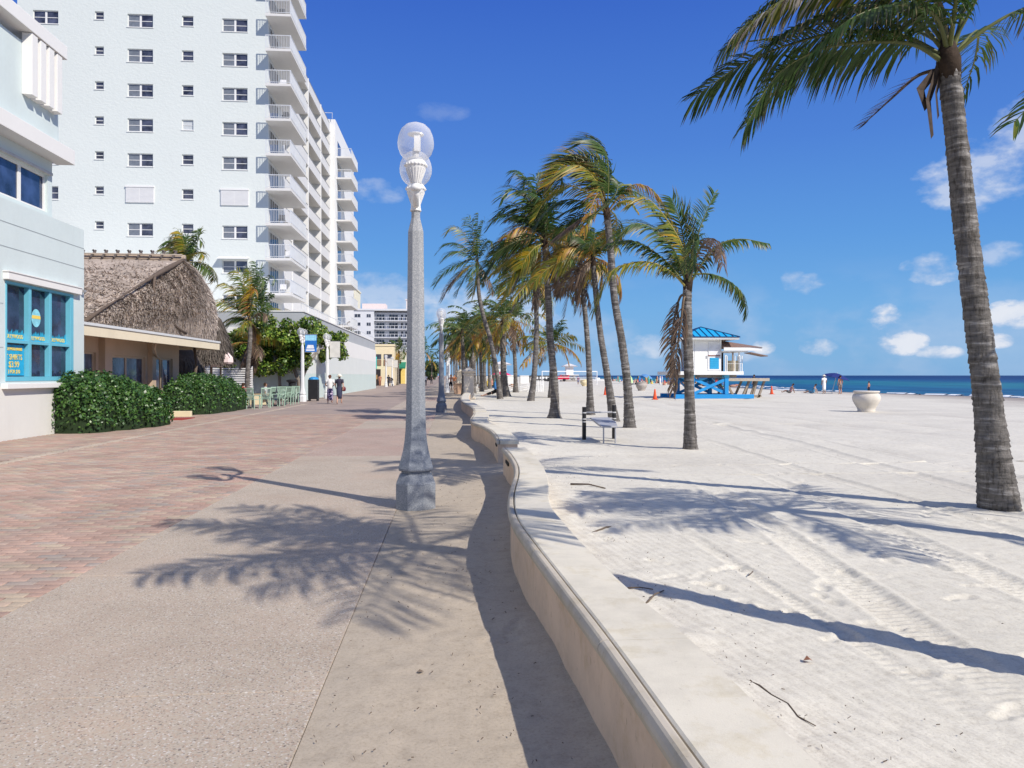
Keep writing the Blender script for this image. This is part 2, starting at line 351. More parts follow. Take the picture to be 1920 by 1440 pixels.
def m_aggregate(name, base, pink):
    m, nt, N, L, b = nodes(name); pos = N.new('ShaderNodeNewGeometry').outputs['Position']
    vo = N.new('ShaderNodeTexVoronoi'); vo.inputs['Scale'].default_value = 125; vo.feature = 'F1'; L.new(pos, vo.inputs['Vector'])
    sep = N.new('ShaderNodeSeparateColor'); L.new(vo.outputs['Color'], sep.inputs[0])
    cr = ramp(N, [(0, (.17,.145,.13)), (.05, (.28,.24,.20)), (.14, base), (.5, tuple(x*1.07 for x in base)), (.74, pink), (.91, (.45,.40,.34)), (.975, (.54,.50,.44)), (1, (.62,.58,.53))]); L.new(sep.outputs[0], cr.inputs[0])
    n1 = noise(N, L, pos, 1.0, 6, .6); r1 = ramp(N, [(.3, (.86,.85,.84)), (.55, (1,1,1)), (.75, (1.08,1.02,.98))]); L.new(n1.outputs[0], r1.inputs[0])
    mm = N.new('ShaderNodeMixRGB'); mm.blend_type = 'MULTIPLY'; mm.inputs[0].default_value = 1; L.new(cr.outputs[0], mm.inputs[1]); L.new(r1.outputs[0], mm.inputs[2])
    n2 = noise(N, L, pos, .55, 5, .6); r2 = ramp(N, [(.5, (0,0,0)), (.72, (.45,.45,.45))]); L.new(n2.outputs[0], r2.inputs[0])
    mx = N.new('ShaderNodeMixRGB'); L.new(r2.outputs[0], mx.inputs[0]); L.new(mm.outputs[0], mx.inputs[1]); mx.inputs[2].default_value = (*pink, 1)
    L.new(mx.outputs[0], b.inputs['Base Color']); b.inputs['Roughness'].default_value = .82; setspec(b, .25)
    bump(N, L, b, vo.outputs['Distance'], .25, .003); return m
def build_walk():
    ma = m_aggregate('exposed aggregate', (.42,.36,.285), (.40,.30,.23)); mp = m_aggregate('rosy aggregate', (.39,.29,.235), (.36,.23,.185))
    base = obj('concrete_walk', np_mesh('concrete_walk', [(XB1,.3,-.02),(-.66,.3,-.02),(-.66,90,-.02),(XB1,90,-.02)], [(0,1,2,3)], mat('joint dirt', (.12,.10,.09), .9)))
    tag(base, kind='structure')
    ys = [.3, 3.95, 6.35, 13.6, 15.4, 19.5, 23.4, 27.2, 31.0, 36, 42, 48, 56, 66, 78, 90]
    for i in range(len(ys)-1):
        g = .004; mb = MB().box(XB1+g, -.66-g, ys[i]+g, ys[i+1]-g, -.06, .006)
        part('slab', mb, mp if i in (4, 5, 7, 11) else ma, base, bevel=.004 if ys[i] < 30 else 0)
    o = obj('pavement', np_mesh('pavement', [(XB1,90,.0),(-.3,90,.0),(-.3,900,.0),(XB1,900,.0)], [(0,1,2,3)], ma)); tag(o, kind='structure')
build_walk()

# the serpentine seat wall: promenade-side edge of the cap and its width, by distance Y
WALL_A = [(-.6,.86,.38),(1.0,.76,.38),(2.2,.69,.38),(3.3,.64,.38),(4.18,.585,.345),(5.22,.52,.355),(6.05,.48,.375),(6.66,.49,.36),(7.34,.54,.365),(7.94,.605,.375),(8.55,.68,.37),(9.28,.755,.35),(10.15,.80,.35),(11.34,.81,.355),(12.25,.79,.355)]
WALL_B = [(13.6,.79,.37),(14.8,.81,.36),(16.1,.79,.375),(17.6,.67,.38),(18.7,.52,.42),(20,.47,.42),(21.2,.51,.47),(22.6,.60,.46),(24.3,.68,.45)]
WALL_C = [(24.9,.68,.42),(27,.72,.40),(30,.62,.38),(34.6,.43,.40),(39,.42,.40),(44,.52,.42),(51.6,.80,.42)]
def smooth_path(P, n):
    P = np.array(P); t = np.linspace(0, len(P)-1, n); i = np.clip(np.floor(t).astype(int), 0, len(P)-2); f = (t-i)[:, None]
    p0 = P[np.maximum(i-1, 0)]; p1 = P[i]; p2 = P[i+1]; p3 = P[np.minimum(i+2, len(P)-1)]
    return .5*((2*p1)+(-p0+p2)*f+(2*p0-5*p1+4*p2-p3)*f*f+(-p0+3*p1-3*p2+p3)*f**3)
WALLS = [smooth_path(w, 12*len(w)) for w in (WALL_A, WALL_B, WALL_C)]
def wall_edge(y, back=False):
    """X of the wall's promenade (or beach) edge at distance y; nan in gaps"""
    out = np.full(np.shape(y), np.nan)
    for w in WALLS:
        q = np.interp(y, w[:, 0], w[:, 1]+(w[:, 2] if back else 0)); k = (y >= w[0, 0]) & (y <= w[-1, 0]); out = np.where(k, q, out)
    return out

def m_sand(name, c, fine=.25, wet=False):
    m, nt, N, L, b = nodes(name); pos = N.new('ShaderNodeNewGeometry').outputs['Position']
    n1 = noise(N, L, pos, .35, 6, .6); n2 = noise(N, L, pos, 9, 6, .65); n3 = noise(N, L, pos, 62, 5, .82)
    r1 = ramp(N, [(.3, tuple(x*.93 for x in c)), (.7, tuple(min(1, x*1.05) for x in c))]); L.new(n1.outputs[0], r1.inputs[0])
    r2 = ramp(N, [(.3, (.86,.85,.84)), (.5, (1,1,1)), (.75, (1.06,1.06,1.06))]); L.new(n2.outputs[0], r2.inputs[0])
    r3 = ramp(N, [(.38, (.74,.72,.70)), (.46, (.97,.97,.97)), (.56, (1.02,1.02,1.02)), (.64, (1.13,1.125,1.12))]); L.new(n3.outputs[0], r3.inputs[0])
    a = N.new('ShaderNodeMixRGB'); a.blend_type = 'MULTIPLY'; a.inputs[0].default_value = 1; L.new(r1.outputs[0], a.inputs[1]); L.new(r2.outputs[0], a.inputs[2])
    d = N.new('ShaderNodeMixRGB'); d.blend_type = 'MULTIPLY'; d.inputs[0].default_value = .7; L.new(a.outputs[0], d.inputs[1]); L.new(r3.outputs[0], d.inputs[2])
    last = d.outputs[0]
    if wet:
        sp = N.new('ShaderNodeSeparateXYZ'); L.new(pos, sp.inputs[0])
        ad = N.new('ShaderNodeMath'); ad.operation = 'MULTIPLY_ADD'; L.new(n1.outputs[0], ad.inputs[0]); ad.inputs[1].default_value = .10; L.new(sp.outputs[2], ad.inputs[2])
        rw = ramp(N, [(0, (1,1,1)), (1, (0,0,0))]); mr = N.new('ShaderNodeMapRange'); mr.inputs['From Min'].default_value = -.2; mr.inputs['From Max'].default_value = .045; L.new(ad.outputs[0], mr.inputs[0]); L.new(mr.outputs[0], rw.inputs[0])
        e = N.new('ShaderNodeMixRGB'); L.new(rw.outputs[0], e.inputs[0]); L.new(last, e.inputs[1]); e.inputs[2].default_value = (.30,.262,.235,1); last = e.outputs[0]
    L.new(last, b.inputs['Base Color']); b.inputs['Roughness'].default_value = .92; setspec(b, .12)
    ad = N.new('ShaderNodeMath'); ad.operation = 'MULTIPLY_ADD'; L.new(n3.outputs[0], ad.inputs[0]); ad.inputs[1].default_value = .25; L.new(n2.outputs[0], ad.inputs[2])
    if wet:   # fine rake lines left by the beach cleaner
        spx = N.new('ShaderNodeSeparateXYZ'); L.new(pos, spx.inputs[0]); nl_ = noise(N, L, pos, 1.3, 3, .5)
        def M(op, a, b_=None):
            n = N.new('ShaderNodeMath'); n.operation = op
            for i, v in enumerate((a, b_)):
                if v is None: continue
                if isinstance(v, (int, float)): n.inputs[i].default_value = v
                else: L.new(v, n.inputs[i])
            return n.outputs[0]
        ph = M('ADD', M('MULTIPLY', M('ADD', spx.outputs[0], M('MULTIPLY', spx.outputs[1], .22)), 2*math.pi/.031), M('MULTIPLY', nl_.outputs[0], 22))
        msk = M('MINIMUM', M('MAXIMUM', M('MULTIPLY', M('SUBTRACT', n1.outputs[0], .42), 5.), 0.), 1.)
        last2 = M('ADD', ad.outputs[0], M('MULTIPLY', M('MULTIPLY', M('SINE', ph), .085), msk))
        bump(N, L, b, last2, fine*1.25, .02); return m
    bump(N, L, b, ad.outputs[0], fine, .02); return m

def grid_mesh(name, X, Y, Z, m):
    """Z, and optionally X/Y, as (ny, nx) arrays"""
    ny, nx = Z.shape; V = np.stack([X, Y, Z], -1).reshape(-1, 3)
    i = np.arange(ny-1)[:, None]*nx+np.arange(nx-1)[None]; F = np.stack([i, i+1, i+1+nx, i+nx], -1).reshape(-1, 4)
    return np_mesh(name, V, F, m, smooth=True)
def foot(z, X, Y, fx, fy, ang, s=1., depth=.015):
    """one shoe print: sole and heel hollows with a pushed-up rim"""
    c, sn = math.cos(ang), math.sin(ang); k = (np.abs(X-fx) < .4) & (np.abs(Y-fy) < .4)
    x = X[k]-fx; y = Y[k]-fy; u = (x*c+y*sn)/s; v = (-x*sn+y*c)/s
    sole = ((u-.05)/.085)**2+(v/.05)**2; heel = ((u+.085)/.045)**2+(v/.038)**2
    q = np.minimum(sole, heel); d = -depth*np.clip(1.25-q, 0, 1)**.6 + depth*.2*np.exp(-((np.sqrt(q)-1.45)/.28)**2)
    d += .003*np.sin(u*160)*(q < .9); z[k] += d
SHORE = [(0,66),(40,56),(68,53.6),(83,51),(94,48.5),(112,47),(160,56),(247,72),(373,86),(800,110),(4000,160),(9000,200)]
def beach():
    y = [.0]; 
    while y[-1] < 26: y.append(y[-1]+max(.016, .0038*y[-1]))
    while y[-1] < 420: y.append(y[-1]*1.03+.02)
    y = np.array(y+[600, 1000, 2000, 4000, 9000.]); 
    s = [0.]
    while s[-1] < 8: s.append(s[-1]+.017+.0030*s[-1])
    while s[-1] < 40: s.append(s[-1]*1.03)
    while s[-1] < 200: s.append(s[-1]*1.12)
    s = np.array(s)
    we = wall_edge(y, True); lo = np.where(np.isnan(we), np.where(y < 60, .62, 1.4), we-.06); lo = np.where(y > 90, -.3, lo)
    X = lo[:, None]+s[None]; Y = np.repeat(y[:, None], len(s), 1)
    z = .008*vnoise(X, Y, .9, 1)+.0035*vnoise(X, Y, .33, 2)+.0028*vnoise(X, Y, .11, 3)+.03*vnoise(X, Y, 4.5, 4)
    nearw = np.exp(-((X-lo[:, None]-.35)/.45)**2); z += nearw*(.02*vnoise(X, Y, .24, 5)+.012)
    # rough, churned sand farther off and under the palms
    rough = np.clip((Y-9)/10, 0, 1); z += rough*(.008*np.maximum(vnoise(X, Y, .28, 6), -.2)+.013*vnoise(X, Y, .8, 8))
    # fine rake lines, long and parallel
    ln = X+.22*Y+.05*vnoise(X, Y, 2.0, 9); z += .0026*np.sin(ln*2*math.pi/.085)*(.4+.6*(vnoise(X, Y, 1.6, 10) > -.2))*(Y < 14)
    # beach tractor and buggy tracks running along the shore
    for x0, sl, w, dp, y0, y1 in ((3.05,.13,.15,.019,3,12),(4.25,.12,.15,.018,3,14),(2.35,-.02,.07,.016,3.0,9),(8.6,.05,.20,.035,9,60),(10.3,.05,.20,.035,9,60),(13.5,-.03,.25,.045,12,70),(15.6,-.03,.25,.04,12,70),(20,.0,.3,.05,14,80),(6.9,.1,.18,.022,6,30),(5.6,.06,.12,.018,3,20)):
        cxl = x0+sl*(Y-6)+.06*vnoise(X, Y*0+Y, 5, 12); u = (X-cxl)/w; a = np.clip((Y-y0)/2, 0, 1)*np.clip((y1-Y)/3, 0, 1)
        z += a*(-dp*np.exp(-u**4)+dp*.6*np.exp(-((np.abs(u)-1.25)/.22)**2))
        z += a*np.exp(-u**4)*.006*np.sign(np.sin(Y*2*math.pi/.075+np.abs(u)*2.2))*(Y < 13)
    rr = random.Random(3)
    feet = [(2.62,3.42,.5),(2.02,2.78,1.9),(1.95,2.55,1.7),(3.05,3.18,2.3),(3.25,3.02,2.4),(2.75,4.72,2.6),(2.35,4.5,.3),(3.35,4.15,.4),(1.95,5.7,2.5),(1.75,6.4,2.4),(2.2,5.1,2.5),(3.6,5.2,.3),(4.1,4.9,.5),(2.55,3.9,2.4),(1.45,7.4,2.2),(3.0,2.55,2.0),(3.2,6.0,1.4)]
    for fx, fy, a in feet: foot(z, X, Y, fx, fy, a)
    for _ in range(170):
        fy = 5+rr.random()**1.5*26; fx = 1.4+rr.random()*min(14, 2+fy*.8); foot(z, X, Y, fx, fy, rr.uniform(0, 6.28), rr.uniform(.9, 1.3), rr.uniform(.008, .02))
    # falls away past the crest towards the water
    sx = np.interp(y, [p[0] for p in SHORE], [p[1] for p in SHORE])[:, None]
    cx_ = np.interp(y, [0,32,41,49,57.6,74,120,250,400,9000], [24,25.5,27.4,28.3,30.6,32.4,36,58,74,150])[:, None]
    t = (X-cx_)/(sx-cx_); fall = np.where(t > 0, -.5*np.clip(t, 0, 3)**1.15, 0); z = z*np.clip(1.2-t, .15, 1)+fall
    z = np.where(z < -1.2, -1.2, z)
    for bx, by, r, h in ((6.5,8.6,.55,.035),(5.17,16.4,.5,.03),(5.37,22.9,.6,.04),(3.78,28.2,.7,.05)):
        z += h*np.exp(-((X-bx)**2+(Y-by)**2)/r**2)
    o = obj('beach_sand', grid_mesh('beach_sand', X, Y, z, m_sand('beach sand', (.645,.615,.53), .3, True))); tag(o, kind='structure')
beach()
def strip():
    ys = [.3]
    while ys[-1] < 91: ys.append(ys[-1]+max(.03, .006*ys[-1]))
    ys = np.array(ys); we = wall_edge(ys); we = np.where(np.isnan(we), np.where(ys > 51.6, 1.5, .9), we)+.05; t = np.linspace(0, 1, 60); X = -.66+(we[:, None]+.66)*t[None]; Y = np.repeat(ys[:, None], 60, 1)
    z = .004+.010*vnoise(X, Y, .5, 21)+.006*vnoise(X, Y, .18, 22)+.003*vnoise(X, Y, .07, 23); z *= np.clip((X+.66)/.25, .05, 1)
    z += .03*np.exp(-((we[:, None]-X)/.18)**2)*(.6+.6*vnoise(X, Y, .5, 24))
    for _ in range(26):
        foot(z, X, Y, random.uniform(-.3, .5), random.uniform(1.6, 12), random.uniform(0, 6.3), 1., .008)
    z = np.maximum(z, .0)
    o = obj('sand_strip', grid_mesh('sand_strip', X, Y, z, m_sand('trodden sand', (.42,.36,.285), .35))); tag(o, kind='structure')
strip()
def grounds():
    o = obj('ground', np_mesh('ground', [(-9000,-300,-.1),(-.3,-300,-.1),(-.3,9000,-.1),(-9000,9000,-.1),(-.3,-300,-1.4),(300,-300,-1.4),(300,9000,-1.4),(-.3,9000,-1.4)], [(0,1,2,3),(4,5,6,7)], m_sand('town ground', (.36,.31,.27)))); tag(o, kind='structure')
    m, nt, N, L, b = nodes('sea water'); pos = N.new('ShaderNodeNewGeometry').outputs['Position']
    sp = N.new('ShaderNodeSeparateXYZ'); L.new(pos, sp.inputs[0])
    nz = noise(N, L, pos, .012, 4, .5, (2.2, .6, 1))
    # distance off the shore (m), the shallows wander a little
    of = N.new('ShaderNodeMath'); of.operation = 'MULTIPLY_ADD'; L.new(nz.outputs[0], of.inputs[0]); of.inputs[1].default_value = 50; L.new(sp.outputs[0], of.inputs[2])
    mr = N.new('ShaderNodeMapRange'); mr.inputs['From Min'].default_value = 60; mr.inputs['From Max'].default_value = 460; L.new(of.outputs[0], mr.inputs[0])
    cr = ramp(N, [(0, (.032,.165,.235)), (.05, (.016,.115,.23)), (.11, (.015,.12,.245)), (.17, (.022,.19,.26)), (.27, (.022,.175,.25)), (.38, (.010,.085,.22)), (.7, (.006,.045,.165)), (1, (.005,.036,.14))]); L.new(mr.outputs[0], cr.inputs[0])
    nc = noise(N, L, pos, .12, 8, .72, (1, .22, 1)); r2 = ramp(N, [(.32, (.42,.48,.56)), (.5, (.78,.78,.80)), (.68, (1.25,1.15,1.05))]); L.new(nc.outputs[0], r2.inputs[0])
    mm = N.new('ShaderNodeMixRGB'); mm.blend_type = 'MULTIPLY'; mm.inputs[0].default_value = 1; L.new(cr.outputs[0], mm.inputs[1]); L.new(r2.outputs[0], mm.inputs[2])
    L.new(mm.outputs[0], b.inputs['Base Color']); b.inputs['Roughness'].default_value = .42; setspec(b, .06)
    w1 = noise(N, L, pos, .35, 6, .6, (1, .5, 1)); bump(N, L, b, w1.outputs[0], .9, .35)
    V = [(25,-400,-.5),(60000,-400,-.5),(60000,60000,-.5),(25,60000,-.5)]
    o = obj('sea', np_mesh('sea', V, [(0,1,2,3)], m)); tag(o, kind='structure')
    # foam lines of the small breakers
    mb = MB()
    for x0, y0, y1, dx in ((1.2, 60, 92, 0), (4.5, 66, 80, 0), (2.0, 105, 190, 0), (6, 120, 150, 0), (2.5, 96, 102, 0)):
        n = 40; pts = []
        for i in range(n+1):
            yy = y0+(y1-y0)*i/n; xs = float(np.interp(yy, [p[0] for p in SHORE], [p[1] for p in SHORE]))+x0+.6*math.sin(yy*.9)+.3*math.sin(yy*2.7); pts.append((xs, yy))
        for i in range(n):
            if math.sin(i*1.7+x0*3) < -.35: continue
            w = .35+.25*math.sin(i*.9); (xa, ya), (xb, yb) = pts[i], pts[i+1]
            mb.add([(xa-w,ya,-.49),(xa+w,ya,-.49),(xb+w,yb,-.49),(xb-w,yb,-.49),(xa,ya,-.40),(xb,yb,-.40)], [(0,4,5,3),(4,1,2,5)])
    o = part('breaker_foam', mb, mat('foam', (.85,.87,.88), .8, .05)); tag(o, kind='stuff')
grounds()

def sweep_wall(path, profile, y0, y1, capends=True):
    """profile: (offset from front edge as fraction-aware x, z). x<=.09 is metres from the front, x>=1 means back edge + (x-1)"""
    w = path[(path[:, 0] >= y0-1e-6) & (path[:, 0] <= y1+1e-6)]
    def row(yy): return (yy, float(np.interp(yy, path[:, 0], path[:, 1])), float(np.interp(yy, path[:, 0], path[:, 2])))
    rows = [row(y0)]+[tuple(r) for r in w if y0+.01 < r[0] < y1-.01]+[row(y1)]
    V = []; k = len(profile)
    for yy, xx, ww in rows:
        for px, pz in profile: V.append((xx+px if px < .9 else xx+ww+(px-1), yy, pz))
    F = [(i*k+j, (i+1)*k+j, (i+1)*k+(j+1) % k, i*k+(j+1) % k) for i in range(len(rows)-1) for j in range(k)]
    mb = MB(); mb.add(V, F)
    if capends: mb.f += [tuple(range(k))[::-1][::-1], tuple(range((len(rows)-1)*k, len(rows)*k))[::-1]]
    return mb
def m_castwall(name, c, streak):
    m, nt, N, L, b = nodes(name); pos = N.new('ShaderNodeNewGeometry').outputs['Position']
    n1 = noise(N, L, pos, 1.6, 6, .7); r1 = ramp(N, [(.36, tuple(x*.84 for x in c)), (.56, c), (.8, tuple(min(1, x*1.06) for x in c))]); L.new(n1.outputs[0], r1.inputs[0])
    n2 = noise(N, L, pos, 46, 4, .7, (1, 1, .28)); r2 = ramp(N, [(.29, (1-streak, 1-streak*1.05, 1-streak*1.1)), (.36, (1,1,1))]); L.new(n2.outputs[0], r2.inputs[0])
    n4 = noise(N, L, pos, 4.5, 5, .7); r4 = ramp(N, [(.52, (1,1,1)), (.62, (.93,.91,.86)), (.78, (.78,.75,.68))]); L.new(n4.outputs[0], r4.inputs[0])
    a = N.new('ShaderNodeMixRGB'); a.blend_type = 'MULTIPLY'; a.inputs[0].default_value = 1; L.new(r1.outputs[0], a.inputs[1]); L.new(r2.outputs[0], a.inputs[2])
    d = N.new('ShaderNodeMixRGB'); d.blend_type = 'MULTIPLY'; d.inputs[0].default_value = 1; L.new(a.outputs[0], d.inputs[1]); L.new(r4.outputs[0], d.inputs[2])
    L.new(d.outputs[0], b.inputs['Base Color']); b.inputs['Roughness'].default_value = .85; setspec(b, .2)
    n3 = noise(N, L, pos, 120, 4, .7); bump(N, L, b, n3.outputs[0], .3, .004); return m
MW_BODY = m_castwall('seat wall stucco', (.65,.50,.375), .45); MW_CAP = m_castwall('seat wall cap', (.665,.62,.515), .16); MW_LIP = m_castwall('seat wall lip', (.50,.45,.37), .35)
def seat_walls():
    H = .45
    body = [(.02, -.05), (1-.0, -.05), (1-.0, H-.075), (.02, H-.075)]
    # bullnose lip, a narrow groove, then the flat seat slab
    lip = [(0,H-.074),(.045,H-.074),(.045,H-.006),(.036,H-.001),(.014,H-.001),(.004,H-.008),(-.006,H-.024),(-.010,H-.04),(-.006,H-.058)]
    seat = [(.056,H-.074),(1.02,H-.074),(1.02,H-.012),(1.012,H-.003),(.066,H-.003),(.056,H-.010)]
    fill = [(.02,H-.0745),(.08,H-.0745),(.08,H-.03),(.02,H-.03)]
    groups = [(WALLS[0], 'cream seat wall nearest the camera, curving beside the tall grey lamp post', [-.6,1.6,3.3,5.05,6.9,8.9,10.6,12.25], (11.2, 11.7, .27), (.85, 0, 0)),
              (WALLS[1], 'second length of cream seat wall, starting beyond the first gap', [13.6,16,19,21.6,24.3], (14.0, 14.35, .30), (.8, 13.6, 0)),
              (WALLS[2], 'far length of cream seat wall, bending towards the cream pillar', [24.9,30,38,46,51.6], (26.2, 26.6, .30), (.7, 24.9, 0))]
    for path, label, js, (v0, v1, vz), loc in groups:
        t = thing('seat_wall', label, 'wall', loc)
        part('wall_body', sweep_wall(path, body, js[0]+.02, js[-1]-.02), MW_BODY, t, smooth=False)
        for a, b in zip(js[:-1], js[1:]):
            part('lip', sweep_wall(path, lip, a+.004, b-.004), MW_LIP, t, smooth=False)
            part('cap_slab', sweep_wall(path, seat, a+.002, b-.002), MW_CAP, t, smooth=False)
        x = float(wall_edge(np.array([(v0+v1)/2]))[0])
        part('drain_slot', MB().box(x-.002, x+.03, v0, v1, vz, vz+.045), mat('slot dark', (.03,.028,.025), .9), t)
        # slot frames
seat_walls()
def pillars():
    def pillar(x, y, h, label, sc=1.):
        t = thing('pillar', label, 'pillar', (x, y, 0), 'cream pillars in the seat wall'); w = .42*sc
        m = mat('pillar plaster', (.70,.62,.49), .8, .06, 2, .2, .1, 60, dirt=.08)
        part('shaft', MB().box(x-w*.82, x+w*.82, y-w*.82, y+w*.82, -.05, h*.80), m, t, bevel=.01)
        part('plinth', MB().box(x-w*1.1, x+w*1.1, y-w*1.1, y+w*1.1, -.05, .10), m, t, bevel=.01)
        mb = MB().box(x-w*.95, x+w*.95, y-w*.95, y+w*.95, h*.72, h*.755).box(x-w*1.05, x+w*1.05, y-w*1.05, y+w*1.05, h*.80, h*.845)
        part('moulding', mb, m, t, bevel=.008)
        s = math.sqrt(2); mb = MB().lathe([(w*1.12*s, h*.846), (w*1.12*s, h*.862), (w*.62*s, h*.90), (w*.30*s, h*.945), (w*.16*s, h*.955), (w*.16*s, h*.97), (.02, h)], (x, y, 0), 4, rot=math.pi/4)
        part('cap', mb, m, t)
    pillar(1.13, 52.8, 2.25, 'cream pillar with pyramid cap, nearest of the two, at the end of the seat wall')
    pillar(.95, 96.6, 2.5, 'cream pillar farther away, behind the nearest cream pillar', 1.0)
pillars()
# ------------------------------------------------------------------ buildings
def PE(x):   # east-facing wall at X = x
    return lambda u, z, w: (x-w, u, z)
def PS(y):   # south-facing wall at Y = y
    return lambda u, z, w: (u, y+w, z)
WHITE = mat('white paint', (.70,.70,.69), .6, .03, 1.5, .3)
def win_unit(parent, name, P, u0, u1, z0, z1, cols, rows, mf, mg, fw=.05, depth=.1, mullion=None, blinds=0):
    """frame with glazing bars, one pane object per light"""
    mb = MB()
    def bx(a, b, c, d, w0, w1):
        p = [P(a,c,w0),P(b,c,w0),P(b,d,w0),P(a,d,w0),P(a,c,w1),P(b,c,w1),P(b,d,w1),P(a,d,w1)]; mb.add(p, [(0,1,2,3),(7,6,5,4),(0,4,5,1),(1,5,6,2),(2,6,7,3),(3,7,4,0)])
    w0, w1 = depth-.045, depth-.003; e = .002
    bx(u0+e,u0+fw,z0+e,z1-e,w0,w1); bx(u1-fw,u1-e,z0+e,z1-e,w0,w1); bx(u0+fw,u1-fw,z0+e,z0+fw,w0,w1); bx(u0+fw,u1-fw,z1-fw,z1-e,w0,w1)
    cu = [u0+fw+(u1-u0-2*fw)*i/cols for i in range(cols+1)]; cz = [z0+fw+(z1-z0-2*fw)*j/rows for j in range(rows+1)]
    mw = mullion or fw*.8
    for c in cu[1:-1]: bx(c-mw/2,c+mw/2,z0+fw,z1-fw,w0+.004,w1)
    for c in cz[1:-1]:
        for i in range(cols): bx(cu[i]+(mw/2 if i else 0),cu[i+1]-(mw/2 if i < cols-1 else 0),c-fw*.35,c+fw*.35,w0+.008,w1)
    f = part(name, mb, mf, parent)
    for i in range(cols):
        for j in range(rows):
            a, b = cu[i]+(mw/2 if i else 0), cu[i+1]-(mw/2 if i < cols-1 else 0); c, d = cz[j]+(fw*.35 if j else 0), cz[j+1]-(fw*.35 if j < rows-1 else 0)
            mg_ = mg[(i*7+j*3+int(u0*10)) % len(mg)] if isinstance(mg, list) else mg
            part('pane', MB().add([P(a,c,depth-.012),P(b,c,depth-.012),P(b,d,depth-.012),P(a,d,depth-.012)], [(0,1,2,3)]), mg_, f)
    return f

